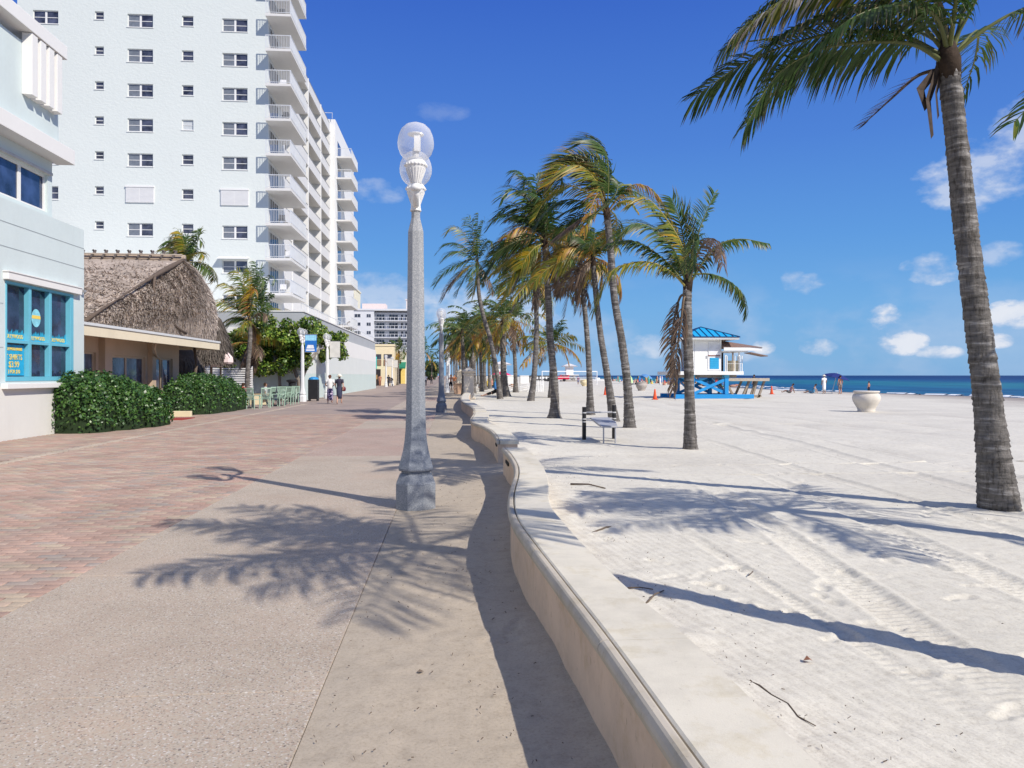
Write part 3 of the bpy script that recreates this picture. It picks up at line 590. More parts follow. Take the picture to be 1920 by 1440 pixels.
def shop_corner():
    t = thing('souvenir_shop', 'pale blue corner shop at the left edge with a big turquoise-framed window', 'shop', (-11.2, 20, 0))
    mw = mat('pale blue stucco', (.58,.655,.645), .75, .035, .8, .25, .12, 60, dirt=.06); mlow = mat('off-white stucco', (.69,.68,.63), .8, .03, 1.2, .2, .12, 60, dirt=.08)
    mwh = mat('shop white', (.74,.73,.70), .7, .02, 1, .25, .08, 60)
    X = -10.9; y0, y1 = -4, 23.72
    wall = MB(); holes_wall(wall, PE(X), y0, y1, 1.42, 5.92, [(18.95+.74, 23.05, 1.46, 3.93)], .16)
    wall.add([(X,y1,1.42),(-22,y1,1.42),(-22,y1,5.92),(X,y1,5.92)], [(0,1,2,3)]); wall.add([(X,y0,5.92),(X,y1,5.92),(-12.4,y1,5.92),(-12.4,y0,5.92)], [(0,1,2,3)])
    part('wall', wall, mw, t)
    part('base_wall', MB().box(-22, X+.015, y0, y1-.002, -.1, 1.34), mlow, t, bevel=.01)
    part('wall_band', MB().box(-22, X+.012, y0, y1, 1.342, 1.418), mat('blue band', (.59,.655,.645), .7, .03), t)
    # thin cut joints
    j = MB()
    for z in (5.35, 4.75): j.box(X+.001, X+.006, y0, y1, z, z+.018)
    j.box(X+.001, X+.006, y0, 19.6, 3.35, 3.362); j.box(X+.001,X+.006,y0,19.6,2.28,2.292)
    part('joint_line', j, mat('joint grey', (.33,.37,.38), .9, .05), t)
    # turquoise window (the wall opening runs from Y 19.7 to 23.05)
    mt = mat('turquoise paint', (.14,.46,.58), .4, .05, 3, .4); f = MB(); a, b, c, d = 19.69, 23.05, 1.46, 3.93
    f.box(X-.14, X+.02, a, a+.05, c, d).box(X-.14, X+.02, b-.19, b, c, d).box(X-.14, X+.018, a+.05, b-.19, c, c+.11).box(X-.14, X+.018, a+.05, b-.19, d-.07, d)
    cols = [(a+.05, 20.72), (20.84, 21.73), (21.85, b-.19)]
    for y in (20.72, 21.73): f.box(X-.14, X+.016, y, y+.12, c+.11, d-.07)
    for p, q in cols: f.box(X-.14, X+.0, p, q, 2.41, 2.49)
    fr = part('shop_window', f, mt, t, bevel=.006)
    mg = glass_dark('shop glass', (.022,.03,.06), .05)
    for p, q in cols:
        for z0, z1 in ((c+.11, 2.41), (2.49, d-.07)): part('pane', MB().add([(X-.11,p,z0),(X-.11,q,z0),(X-.11,q,z1),(X-.11,p,z1)], [(0,1,2,3)]), mg, fr)
    # grass-blue strip with yellow lettering along the bottom of the upper lights
    strip_m = mat('sticker blue', (.03,.40,.62), .5, .25, 9); ym = mat('sticker yellow', (.85,.62,.12), .5, .05)
    for p, q in cols:
        mb = MB(); n = 22
        for i in range(n):
            u0 = p+(q-p)*i/n; u1 = p+(q-p)*(i+1)/n; h = .14+.10*random.random(); mb.add([(X-.104,u0,2.49),(X-.104,u1,2.49),(X-.104,(u0+u1)/2+.01,2.49+h+.06),(X-.104,u0,2.49+h)], [(0,1,2,3)])
        mb.add([(X-.103,p,2.49),(X-.103,q,2.49),(X-.103,q,2.64),(X-.103,p,2.64)], [(0,1,2,3)])
        part('window_sticker', mb, strip_m, fr)
        vec_align('HOLLYWOOD', .15, (X-.098, (p+q)/2, 2.575), fr, ym, sx=.88)
    sg = part('poster', MB().add([(X-.10,19.78,1.6),(X-.10,20.70,1.6),(X-.10,20.70,2.37),(X-.10,19.78,2.37)], [(0,1,2,3)]), mat('poster blue', (.02,.36,.60), .5, .22, 5), fr)
    yc = 20.20
    for s, z, tx, wx in ((.105, 2.26, 'HOLLYWOOD PARADISE', .62), (.20, 2.055, 'T SHIRTS', .92), (.22, 1.87, '$3.99', .95), (.14, 1.69, '3 FOR $10', .85)):
        vec_align(tx, s, (X-.094, yc+.04, z), sg, ym, sx=wx)
    mb = MB(); mb.add([(X-.10, 21.28+.24*math.cos(k*math.pi/16)*.92, 3.12+.24*math.sin(k*math.pi/16)) for k in range(32)], [tuple(range(32))])
    st = part('round_sticker', mb, mat('round sticker', (.25,.62,.72), .5, .25, 8), fr)
    mb = MB(); mb.add([(X-.096, 21.06, 3.10),(X-.096,21.50,3.10),(X-.096,21.48,3.19),(X-.096,21.08,3.19)], [(0,1,2,3)]); part('sticker_band', mb, ym, st)
    # hood above and sill below
    part('hood', MB().box(X-.1, X+.13, 19.6, 23.34, 3.95, 4.13), mwh, t, bevel=.01); part('hood_top', MB().box(X-.1, X+.15, 19.58, 23.36, 4.132, 4.16), mwh, t)
    part('sill', MB().box(X-.1, X+.16, 19.5, 23.4, 1.27, 1.40), mwh, t, bevel=.01)
    # upper storey: pilaster, ribbon window, band, wall, fins, coping
    XU = -11.45
    up = MB(); holes_wall(up, PE(XU), y0, 23.0, 5.92, 10.5, [(19.0, 22.75, 6.22, 7.28)], .12)
    up.add([(XU,23.0,5.92),(-22,23.0,5.92),(-22,23.0,10.5),(XU,23.0,10.5)], [(0,1,2,3)])
    part('upper_wall', up, mw, t)
    part('pilaster', MB().box(XU-.1, X+.01, 10, 18.82, 5.925, 11.0), mlow, t, bevel=.01)
    pj = MB()
    for z in (7.2, 8.3, 9.35, 10.2): pj.box(X+.011, X+.016, 10, 18.82, z, z+.02)
    part('joint_line', pj, mat('joint grey', (.33,.37,.38), .9, .05), t)
    f = win_unit(t, 'ribbon_window', PE(XU), 19.0, 22.75, 6.22, 7.28, 3, 1, mwh, glass_dark('ribbon glass', (.02,.035,.085), .05), .07, .12, .14)
    part('window_head', MB().box(XU, XU+.10, 18.83, 22.85, 7.29, 7.36), mat('shade grey', (.5,.5,.48), .7), t)
    part('ledge', MB().box(XU-.02, X-.06, 18.83, 23.3, 7.72, 8.14), mwh, t, bevel=.01)
    part('upper_panel', MB().box(XU-.02, XU+.18, 18.83, 23.02, 8.145, 10.4), mw, t, bevel=.01)
    for i in range(4):
        a = 21.1+i*.43; mb = MB().add([(XU+.18,a,9.0),(X-.13,a+.05,9.0),(X-.13,a+.33,9.0),(XU+.18,a+.36,9.0),(XU+.18,a,10.62),(X-.13,a+.05,10.62),(X-.13,a+.33,10.62),(XU+.18,a+.36,10.62)], [(0,3,2,1),(4,5,6,7),(0,1,5,4),(1,2,6,5),(2,3,7,6),(3,0,4,7)])
        part('fin', mb, mwh, t, bevel=.01)
    part('coping', MB().box(-22, X-.10, 18.0, 22.95, 10.64, 11.02), mwh, t, bevel=.015)
    part('roof', MB().box(-22, -12.45, y0, 22.98, 10.5, 10.62), mlow, t)
    # small security light
    part('lamp', MB().box(X-.02, X+.12, 23.45, 23.6, 4.05, 4.12), mat('grey metal', (.3,.3,.3), .4), t)
shop_corner()

def scatter_leaves(name, P, Nn, size, m, parent, cols, tilt=.7, aspect=1., kind='stuff', fold=True):
    """leaf-sized faces at points P with rough normals Nn"""
    n = len(P); r = rng.normal(size=(n, 3)); nn = Nn+tilt*r; nn /= np.linalg.norm(nn, axis=1)[:, None]
    t = np.cross(nn, rng.normal(size=(n, 3))); t /= np.linalg.norm(t, axis=1)[:, None]; b = np.cross(nn, t)
    s = size*(.65+.7*rng.random(n))[:, None]; a = t*s*aspect; bb = b*s
    V = np.stack([P-a, P-bb*.75+a*.05-nn*s*.12, P+a*1.1, P+bb*.75+a*.05-nn*s*.12], 1).reshape(-1, 3); i = np.arange(n)[:, None]*4
    ci = rng.integers(0, len(cols), n); c = np.array(cols)[ci]*(.75+.5*rng.random(n))[:, None]
    me = np_mesh(name, V-np.array(org(parent)), i+np.array([[0,1,2,3]]), m, tint=np.repeat(c, 4, 0)); o = obj(name, me, parent)
    if kind: o['kind'] = kind
    return o
LEAF = tint_mat('leaf', .38, .5, .22, .2, 3.)
def hedge(name, label, loc, rects, hgt, n, cols):
    """clipped rounded hedge: rects = list of blobs (cx, cy, rx, ry, h)"""
    t = thing(name, label, 'hedge', loc); PP = []; NN = []; body = MB(); tot = sum(r[2]*r[4]*r[3]**.3 for r in rects)
    for cx, cy, rx, ry, h in rects:
        k = int(n*rx*h*ry**.3/tot); th = rng.random(k)*2*math.pi; ph = np.arcsin(rng.random(k)**.8*1.0)
        def sq(v, e): return np.sign(v)*np.abs(v)**e
        ex = .62
        ux = sq(np.cos(ph), ex)*sq(np.cos(th), .75); uy = sq(np.cos(ph), ex)*sq(np.sin(th), .75); uz = sq(np.sin(ph), ex)
        lump = 1+.055*np.sin(ux*9+cx*5)*np.sin(uy*8+uz*7+cy)+.035*rng.normal(size=k)
        PP.append(np.stack([cx+rx*ux*lump, cy+ry*uy*lump, .02+h*uz*lump], 1)); q = np.stack([ux/rx, uy/ry, uz/h], 1); NN.append(q/np.linalg.norm(q, axis=1)[:, None])
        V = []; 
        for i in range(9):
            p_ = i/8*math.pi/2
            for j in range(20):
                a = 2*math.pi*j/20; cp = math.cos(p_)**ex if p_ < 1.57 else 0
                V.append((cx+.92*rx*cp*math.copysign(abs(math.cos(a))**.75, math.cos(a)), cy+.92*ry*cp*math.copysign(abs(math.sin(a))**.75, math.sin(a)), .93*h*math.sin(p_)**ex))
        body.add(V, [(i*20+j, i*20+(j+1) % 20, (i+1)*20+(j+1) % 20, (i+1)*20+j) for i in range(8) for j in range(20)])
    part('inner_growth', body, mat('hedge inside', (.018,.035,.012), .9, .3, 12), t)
    scatter_leaves('leaves', np.concatenate(PP), np.concatenate(NN), .042, LEAF, t, cols, .75, 1.1)
    return t
HC = [(.055,.135,.03),(.075,.17,.032),(.042,.11,.026),(.11,.21,.045),(.032,.085,.022)]
def hedges():
    hedge('hedge', 'rounded green hedge in front of the restaurant window, beside the blue shop', (-10.1, 24, 0), [(-10.45,22.9,.85,1.1,1.60),(-10.2,23.9,.95,1.1,1.46),(-9.95,24.9,.92,.9,1.22),(-9.8,25.6,.72,.6,.95)], 1.7, 15000, HC)
    hedge('hedge', 'rounded green hedge by the restaurant door, farther from the blue shop', (-10.6, 34.5, 0), [(-10.95,32.2,.62,1.1,1.35),(-10.75,33.6,.95,1.5,1.60),(-10.6,35.2,.95,1.5,1.48),(-10.5,36.8,.8,1.4,1.15),(-10.4,37.9,.5,.9,.75)], 1.7, 13000, HC)
hedges()

def thatch_patch(name, tri_pts, parent, n, m, length=.34, spread=.16, dark=1.):
    """straw tufts over a surface given as function list (P, normal, down)"""
    P, Nn, D = tri_pts; k = len(P); r = rng.normal(size=(k, 3)); d = D+spread*r; d /= np.linalg.norm(d, axis=1)[:, None]
    side = np.cross(d, Nn); side /= np.linalg.norm(side, axis=1)[:, None]; L_ = length*(.6+.8*rng.random(k))[:, None]; w = .014+.016*rng.random(k)[:, None]
    lift = Nn*(.004+.022*rng.random(k))[:, None]
    V = np.stack([P-side*w, P+side*w, P+d*L_+lift+side*w*.5, P+d*L_+lift-side*w*.5], 1).reshape(-1, 3); i = np.arange(k)[:, None]*4
    cols = np.array([(.55,.47,.405),(.60,.52,.45),(.46,.385,.33),(.66,.58,.50),(.39,.32,.275)]); c = cols[rng.integers(0, 5, k)]*(.8+.4*rng.random(k))[:, None]*dark
    o = obj(name, np_mesh(name, V-np.array(org(parent)), i+np.array([[0,1,2,3]]), m, tint=np.repeat(c, 4, 0)), parent); o['kind'] = 'stuff'; return o
def restaurant():
    t = thing('thatched_restaurant', 'beige beach restaurant with a steep thatched roof behind two hedges', 'restaurant', (-12.7, 31, 0))
    mb_ = mat('beige stucco', (.56,.43,.31), .8, .05, 1, .2, .1, 60, dirt=.1); X = -12.7
    wl = MB(); H = [(25.2,28.55,.9,2.42),(29.6,33.0,.12,2.36),(34.1,36.1,.12,2.36)]
    holes_wall(wl, PE(X), 18, 36.9, 0, 3.1, H, .15); wl.add([(X,36.9,0),(-24,36.9,0),(-24,36.9,3.1),(X,36.9,3.1)], [(0,1,2,3)])
    part('wall', wl, mb_, t)
    g = glass_dark('restaurant glass', (.07,.09,.13), .06); fm = mat('beige frame', (.58,.46,.34), .6)
    win_unit(t, 'window', PE(X), *H[0], 3, 1, fm, g, .06, .14); win_unit(t, 'sliding_door', PE(X), *H[1], 2, 1, fm, g, .08, .14, .12); win_unit(t, 'sliding_door', PE(X), *H[2], 2, 1, fm, g, .07, .14)
    part('pillar', MB().box(X-.05, X+.22, 28.75, 29.35, 0, 3.0), mb_, t); part('pillar', MB().box(X-.05, X+.2, 33.2, 33.6, 0, 3.0), mb_, t)
    # canopy with cream fascia and metal drip edge
    XE = -11.3
    part('soffit', MB().box(-13.2, XE-.06, 20, 38.4, 2.98, 3.08), mat('soffit', (.50,.39,.29), .8, .06), t)
    part('fascia', MB().box(XE-.055, XE, 20, 38.42, 2.84, 3.16), mat('cream fascia', (.76,.67,.49), .6, .03, 1, .3, dirt=.08), t, bevel=.008)
    part('fascia', MB().box(-13.2, XE-.06, 38.37, 38.42, 2.84, 3.16), mat('cream fascia', (.76,.67,.49), .6), t)
    part('drip_edge', MB().box(XE-.3, XE+.035, 19.9, 38.46, 3.165, 3.255), mat('edge metal', (.66,.67,.66), .35, .05), t, bevel=.006)
    part('downpipe', MB().tube([(X+.9,31.8,2.95),(X+.8,31.8,2.72),(X+.28,33.4,2.45),(X+.25,33.9,2.3),(X+.25,33.9,.1)], .045, 8), fm, t, smooth=True)
    part('post', MB().tube([(-12.1,37.4,0),(-12.15,37.35,1.4),(-12.0,37.2,2.2),(-12.15,37.3,3.0)], [.09,.07,.08,.06], 8), mat('driftwood', (.16,.12,.09), .8, .3, 6), t, smooth=True)
    # thatched roof
    A = np.array((-12.5,37,7.0)); B = np.array((-26,37,7.05)); SE = np.array((-11.45,24.9,3.27)); SWp = np.array((-26,24.9,3.27)); NE = np.array((-11.45,38.1,3.25)); NW = np.array((-26,38.1,3.25))
    mth = tint_mat('thatch', .95, .1, .08, .3, 1.3)
    verts = []; F = []; 
    def surf(a, b, c, d, n=26, bulge=(0,0,0), curve=.0, hip=0):
        """bilinear patch a-b (top) to d-c (eave) with sag and outward bulge; returns a sampler"""
        u = np.linspace(0, 1, n); U, Vv = np.meshgrid(u, u)
        def at(U, Vv):
            P = ((1-U)[..., None]*a+U[..., None]*b)*(1-Vv)[..., None]+((1-U)[..., None]*d+U[..., None]*c)*Vv[..., None]
            q_ = {0: np.sin(np.clip(U, .0, 1)*math.pi)**.5, 1: np.sin(np.clip(U, 0, 1)*math.pi/2)**.7, 2: np.cos(np.clip(U*3, 0, 1)*math.pi/2)}[hip]; k = (np.sin(np.clip(Vv, 0, 1)*math.pi)**.8*q_)[..., None]; P = P+k*np.array(bulge)
            P[..., 2] += .05*vnoise(P[..., 0]+P[..., 1]*1.3, P[..., 2]*2, .6, 31)-curve*np.sin(Vv*math.pi)
            return P
        P = at(U, Vv); o = len(verts); verts.extend(P.reshape(-1, 3).tolist())
        for i in range(n-1):
            for j in range(n-1): F.append((o+i*n+j, o+i*n+j+1, o+(i+1)*n+j+1, o+(i+1)*n+j))
        return at
    s1 = surf(B, A, SE, SWp, bulge=(0,-.1,.05)); s2 = surf(A, A, NE, SE, bulge=(.52,.2,.25), hip=1); s3 = surf(A, B, NW, NE, bulge=(.52,.2,.25), hip=2)
    me = mesh_from('thatch_roof', (np.array(verts)-np.array(org(t))).tolist(), F, [(.48,.40,.33)]*len(verts), False, mth); roof = obj('thatch_roof', me, t)
    def samp(at, k, u0=0, u1=1):
        # area-true sampling along the eave
        U = u0+(u1-u0)*rng.random(k); Vv = np.sqrt(rng.random(k)); e = .01
        P = at(U, Vv); Pu = at(U+e, Vv)-P; Pv = at(U, np.minimum(Vv+e, 1.2))-P; D = Pv/np.linalg.norm(Pv, axis=1)[:, None]
        Nn = np.cross(Pv, Pu); Nn /= np.linalg.norm(Nn, axis=1)[:, None]+1e-9; Nn = np.where(Nn[:, 2:3] < 0, -Nn, Nn); return P+Nn*.01, Nn, D
    for at, k, a_, b_ in ((s1, 14000, .35, 1), (s2, 30000, 0, 1), (s3, 3000, 0, .5)):
        thatch_patch('thatch', samp(at, k, a_, b_), roof, k, mth, .20, .24)
    # dark thatch rolls along the hip and a second curve, and the pegged ridge
    dk = mat('thatch roll', (.13,.10,.08), .95, .3, 14, .1, .5, 50)
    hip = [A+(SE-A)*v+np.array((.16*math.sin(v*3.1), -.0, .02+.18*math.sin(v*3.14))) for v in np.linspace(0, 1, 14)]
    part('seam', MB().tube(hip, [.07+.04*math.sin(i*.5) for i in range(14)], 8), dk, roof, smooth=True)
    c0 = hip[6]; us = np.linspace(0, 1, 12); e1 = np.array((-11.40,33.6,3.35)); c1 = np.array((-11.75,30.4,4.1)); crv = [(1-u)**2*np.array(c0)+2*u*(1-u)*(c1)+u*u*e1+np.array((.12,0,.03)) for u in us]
    part('seam', MB().tube(crv, .055, 8), dk, roof, smooth=True)  # dark roll following a second dark curve across the roof
    rd = MB(); rd.tube([(-26,37,7.1),(-12.45,37,7.06)], .17, 10); part('ridge', rd, mth if False else mat('ridge thatch', (.36,.29,.23), .95, .25, 9, .1, .6, 40), roof, smooth=True)
    for x in np.arange(-17.6, -12.5, .52):
        pg = MB().tube([(x,36.6,7.02),(x+.06,37.05,7.40)], .05, 6).tube([(x+.1,37.4,7.02),(x-.02,36.95,7.42)], .05, 6); part('ridge_peg', pg, mat('peg wood', (.10,.085,.08), .8), roof)
    part('pole', MB().tube([(-18,36.75,7.22),(-12.5,36.75,7.20)], .035, 6), mat('pole wood', (.45,.38,.30), .8), roof)
restaurant()

def tiki(name, label, x, y, z0, z1, r, n, group=None):
    t = thing(name, label, 'thatched hut', (x, y, 0), group); mth = tint_mat('thatch', .95, .1, .08, .3, 1.3)
    mb = MB().lathe([(r, z0),(r*.97, z0+.25*(z1-z0)),(r*.8, z0+.55*(z1-z0)),(r*.5, z0+.85*(z1-z0)),(.05, z1)], (x, y, 0), 22, tint=(.12,.095,.075))
    part('thatch_roof', mb, mth, t); 
    th = rng.random(n)*2*math.pi; v = np.sqrt(rng.random(n)); rr = np.interp(v, [0,.15,.45,.75,1], [.05,.5,.8,.97,1.0])*r; z = z1+(z0-z1)*v
    P = np.stack([x+rr*np.cos(th), y+rr*np.sin(th), z], 1); N_ = np.stack([np.cos(th), np.sin(th), 0*th+.4], 1); D = np.stack([.35*np.cos(th), .35*np.sin(th), 0*th-1], 1)
    thatch_patch('thatch', (P, N_, D), t, n, mth, .4, .14, .27)  # the tall hut's shade is put into this dark tint
    part('post', MB().tube([(x,y,0),(x,y,z1-.2)], .07, 8), mat('post wood', (.22,.17,.13), .8), t, smooth=True)
tiki('thatched_umbrella', 'tall dark thatched hut roof hanging behind the end of the restaurant canopy', -12.85, 42.2, 2.45, 5.0, 1.0, 5200)
tiki('thatched_umbrella', 'small thatched umbrella seen under the restaurant canopy', -13.6, 39.6, 1.75, 3.1, 1.15, 2200)

def tower():
    X0, XR, Y0 = -33.6, -14.56, 62.3; DZ = 2.73; Z0 = 5.14
    t = thing('apartment_tower', 'tall white apartment tower with small windows and stacked balconies', 'apartment tower', (-20, Y0, 0))
    m, nt, N, L, b = nodes('tower stucco'); pos = N.new('ShaderNodeNewGeometry').outputs['Position']
    n1 = noise(N, L, pos, .12, 5, .6); r = ramp(N, [(.35, (.63,.672,.645)), (.7, (.66,.70,.67))]); L.new(n1.outputs[0], r.inputs[0]); L.new(r.outputs[0], b.inputs['Base Color']); b.inputs['Roughness'].default_value = .85; setspec(b, .15)
    n2 = noise(N, L, pos, 4.2, 4, .6, (1,1,1.5)); bump(N, L, b, n2.outputs[0], .28, .07)
    mw = m; wh = mat('tower white', (.74,.74,.72), .7, .02, .5, .2)
    sh = mat('white shutter', (.72,.72,.71), .5, .02); g1 = glass_dark('tower glass', (.045,.05,.075), .08); g2 = mat('closed blinds', (.52,.55,.56), .5, .1, 6, .5); g3 = mat('half blinds', (.16,.18,.21), .4, .2, 5, .6)
    # the four window stacks: (x0, x1, height, top offset, columns)
    st = [(-32.45,-30.55,1.02,.04,2), (-27.82,-27.14,.62,.10,1), (-25.36,-23.42,1.02,0,2), (-21.22,-20.34,.80,.0,1), (-18.12,-16.17,1.02,-.10,2)]
    holes = []; wins = []
    for k in range(0, 12):
        zt = 7.87+DZ*(k-1)+1.955+1.0      # head height of the storey's windows
        for s, (a, b_, h, dz, c) in enumerate(st):
            hh = (a, b_, zt+dz-h, zt+dz); holes.append(hh); wins.append((k, s, hh, c))
    w = MB(); holes_wall(w, PS(Y0), X0, XR, 0, 36.5, holes, .16)
    part('facade', w, mw, t)
    part('side_wall', MB().add([(XR,Y0,0),(XR,68.2,0),(XR,68.2,36.5),(XR,Y0,36.5)], [(0,1,2,3)]).add([(X0,Y0,0),(X0,80,0),(X0,80,36.5),(X0,Y0,36.5)], [(3,2,1,0)]).box(X0,XR,Y0,68.2,36.5,36.9).add([(XR,68.2,0),(-30,68.2,0),(-30,68.2,36.5),(XR,68.2,36.5)], [(0,1,2,3)]), wh, t)
    frame_cache = {}
    for k, s, (a, b_, c, d), n in wins:
        shut = (k == 3 and s in (2, 4)) or (k == 3 and False)
        if k == 3 and s in (2, 4):
            mb = MB().box(a-.1, b_+.1, Y0-.09, Y0+.02, c-.12, d+.05)
            o = part('shutter', mb, sh, t); mb2 = MB()
            for z in np.arange(c-.08, d, .09): mb2.box(a-.06, (a+b_)/2-.03, Y0-.105, Y0-.092, z, z+.05).box((a+b_)/2+.03, b_+.06, Y0-.105, Y0-.092, z, z+.05)
            part('louvre', mb2, sh, o); part('shutter_box', MB().box(a-.12, b_+.12, Y0-.14, Y0-.0, d+.055, d+.2), wh, o); continue
        kk = s if k != 6 or s != 3 else 9
        gg = [g1, g1, g3] if not (k == 5 and s == 3) else [g2]
        if k == 1 and s == 4: part('awning', MB().add([(a-.25,Y0-.02,d+.28),(b_+.15,Y0-.02,d+.28),(b_+.15,Y0-.55,d+.1),(a-.25,Y0-.55,d+.1),(a-.25,Y0-.02,d+.2),(b_+.15,Y0-.02,d+.2),(b_+.15,Y0-.55,d+.03),(a-.25,Y0-.55,d+.03)], [(0,1,2,3),(7,6,5,4),(3,2,6,7),(0,3,7,4),(1,5,6,2)]), wh, t)
        win_unit(t, 'window', PS(Y0), a, b_, c, d, n, 2, wh, gg, .06, .14, .15 if n == 2 else None)
        # sill
        part('sill', MB().box(a-.05, b_+.05, Y0-.05, Y0+.02, c-.06, c-.003), wh, t)
    # near balcony stack: slab, railing, sliding door
    rail = mat('railing', (.62,.64,.66), .4, .05, 2, .4); slabm = mat('balcony slab', (.66,.65,.625), .7, .03); dg = glass_dark('balcony door glass', (.04,.045,.06), .08); furn = mat('plastic chair', (.75,.75,.75), .5)
    first = None
    def balcony(x0, x1, y0, y1, z, yspan_door):
        s = part('balcony', MB().box(x0, x1, y0, y1, z, z+.2), slabm, t)
        r = MB(); h = 1.06
        zb = z+.28; zt = z+.2+h
        r.box(x0, x1, y0+.01, y0+.05, zt-.05, zt); r.box(x1-.05, x1-.01, y0+.05, y1, zt-.05, zt); r.box(x0, x1-.05, y0+.01, y0+.05, zb, zb+.04); r.box(x1-.05, x1-.01, y0+.05, y1, zb, zb+.04)
        for xx in np.arange(x0+.1, x1, .125): r.box(xx, xx+.022, y0+.02, y0+.042, zb+.04, zt-.05)
        for yy in np.arange(y0+.12, y1, .125): r.box(x1-.042, x1-.02, yy, yy+.022, zb+.04, zt-.05)
        r.box(x1-.055, x1-.005, y0+.0, y0+.06, z+.2, zt+.01); r.box(x0+.0, x0+.05, y0, y0+.05, z+.2, zt)
        part('railing', r, rail, s)
        return s
    base_b = balcony(XR+.003, -12.6, 61.3, 67.7, Z0, None); lo = base_b.location.copy()
    for k in range(1, 12): dup(base_b, t, lo+Vector((0, 0, DZ*k)))
    doors = MB()
    d0 = part('sliding_door', MB().box(XR-.02, XR+.02, 62.75, 65.6, Z0+.22, Z0+2.45), dg, t)
    fr = MB()
    for y in (62.72, 63.45, 64.2, 64.95, 65.6): fr.box(XR+.021, XR+.05, y, y+.06, Z0+.22, Z0+2.47)
    part('door_frame', fr, wh, d0)
    for k in range(1, 12): dup(d0, t, d0.location+Vector((0, 0, DZ*k)))
    # balcony dividers and a few chairs
    for k in (0, 1, 2, 3, 6, 7, 8, 9):
        z = Z0+DZ*k+.2; cx_, cy_ = -13.2-.3*(k % 2), 62.1+.5*(k % 3)
        c = MB().box(cx_-.24, cx_+.24, cy_-.24, cy_+.24, z+.38, z+.43).box(cx_-.24, cx_+.24, cy_+.2, cy_+.25, z+.43, z+.85)
        for a_ in (-.22, .18):
            for b2 in (-.22, .18): c.box(cx_+a_, cx_+a_+.04, cy_+b2, cy_+b2+.04, z, z+.38)
        single('balcony_chair', c, furn if k % 3 else mat('dark chair', (.08,.08,.08), .5), 'small %s chair on a tower balcony, %s storey from the bottom' % ('white' if k % 3 else 'dark', ('first', 'second', 'third', 'fourth', '', '', 'seventh', 'eighth', 'ninth', 'tenth')[k]), 'chair', (cx_, cy_, z), 'chairs on the tower balconies')
    # recessed grid of balconies
    gx = -15.5; ym = [68.2, 76.3, 84.5, 92.5, 99.3]; ztop = 32.8
    part('recess_wall', MB().add([(-17.6,68.2,0),(-17.6,99.5,0),(-17.6,99.5,ztop),(-17.6,68.2,ztop)], [(0,1,2,3)]), wh, t)
    part('roof', MB().box(-33, -17.6, 68.3, 118, ztop, ztop+.3), wh, t)
    for i, y in enumerate(ym):
        if i == 0: continue
        part('fin_wall', MB().box(-17.6, gx+.02, y-.12, y+.12, 0, ztop+.9), wh, t)
    s0 = None
    for i in range(4):
        y0, y1 = ym[i]+(.13 if i else .02), ym[i+1]-.13
        sb = part('grid_balcony', MB().box(-17.6, gx, y0, y1, Z0, Z0+.2).box(gx-.12, gx-.03, y0, y1, Z0+.2, Z0+1.12), slabm, t)
        part('hand_rail', MB().box(gx-.1, gx-.04, y0, y1, Z0+1.24, Z0+1.29), mat('dark rail', (.25,.26,.28), .4), sb)
        dd = part('glass_door', MB().box(-17.62, -17.56, y0+1.2, y1-1.2, Z0+.22, Z0+2.4), dg, sb)
        for k in range(1, 11): dup(sb, t, sb.location+Vector((0, 0, DZ*k)))
    # far wing with its own balconies
    wx = -14.9
    part('wing', MB().box(-30, wx, 99.5, 118, 0, 34.3), wh, t)
    bl = part('wing_balcony', MB().box(wx+.003, -13.0, 100.6, 107.5, Z0, Z0+.2), slabm, t)
    r = MB(); zt = Z0+1.26; r.box(wx, -13.0, 100.61, 100.65, zt-.05, zt).box(-13.05, -13.01, 100.65, 107.5, zt-.05, zt)
    for xx in np.arange(wx+.15, -13, .16): r.box(xx, xx+.03, 100.62, 100.645, Z0+.2, zt-.05)
    for yy in np.arange(100.8, 107.5, .16): r.box(-13.045, -13.015, yy, yy+.03, Z0+.2, zt-.05)
    part('railing', r, rail, bl); part('glass_door', MB().box(wx-.01, wx+.02, 101.5, 104.5, Z0+.25, Z0+2.4), dg, bl)
    for k in range(1, 10): dup(bl, t, bl.location+Vector((0, 0, DZ*k)))
    part('rooftop_rail', MB().box(-17, -15.2, 99.2, 99.25, 35.0, 35.05).box(-17,-16.95,99.2,99.25,34.3,35).box(-15.25,-15.2,99.2,99.25,34.3,35), rail, t)
    # podium along the promenade
    p = thing('podium_wall', 'long low white podium wall of the tower along the promenade', 'wall', (-12, 72, 0))
    b1 = mat('podium white', (.76,.755,.73), .7, .02, .8); b2 = mat('podium pale blue', (.67,.70,.68), .7, .03, .8); b3 = mat('podium teal', (.56,.65,.62), .7, .03, .8); gr = mat('parapet grey', (.40,.42,.435), .7, .04, .8)
    part('lower_band', MB().box(-36, -9.5, 50.6, 97, -.1, 1.72), b3, p); part('middle_band', MB().box(-36, -9.503, 50.603, 97, 1.722, 3.3), b2, p); part('upper_band', MB().box(-36, -9.5, 50.6, 97, 3.302, 4.72), b1, p)
    part('parapet', MB().box(-36, -9.62, 50.7, 97, 4.722, 5.72), gr, p); part('parapet_cap', MB().box(-36, -9.55, 50.65, 97, 5.722, 5.80), b1, p)
    pr = MB().box(-9.8,-9.76,50.7,97,6.30,6.34)
    for y in np.arange(50.8, 97, 1.5): pr.box(-9.8,-9.77,y,y+.03,5.8,6.3)
    part('roof_rail', pr, rail, p)
tower()

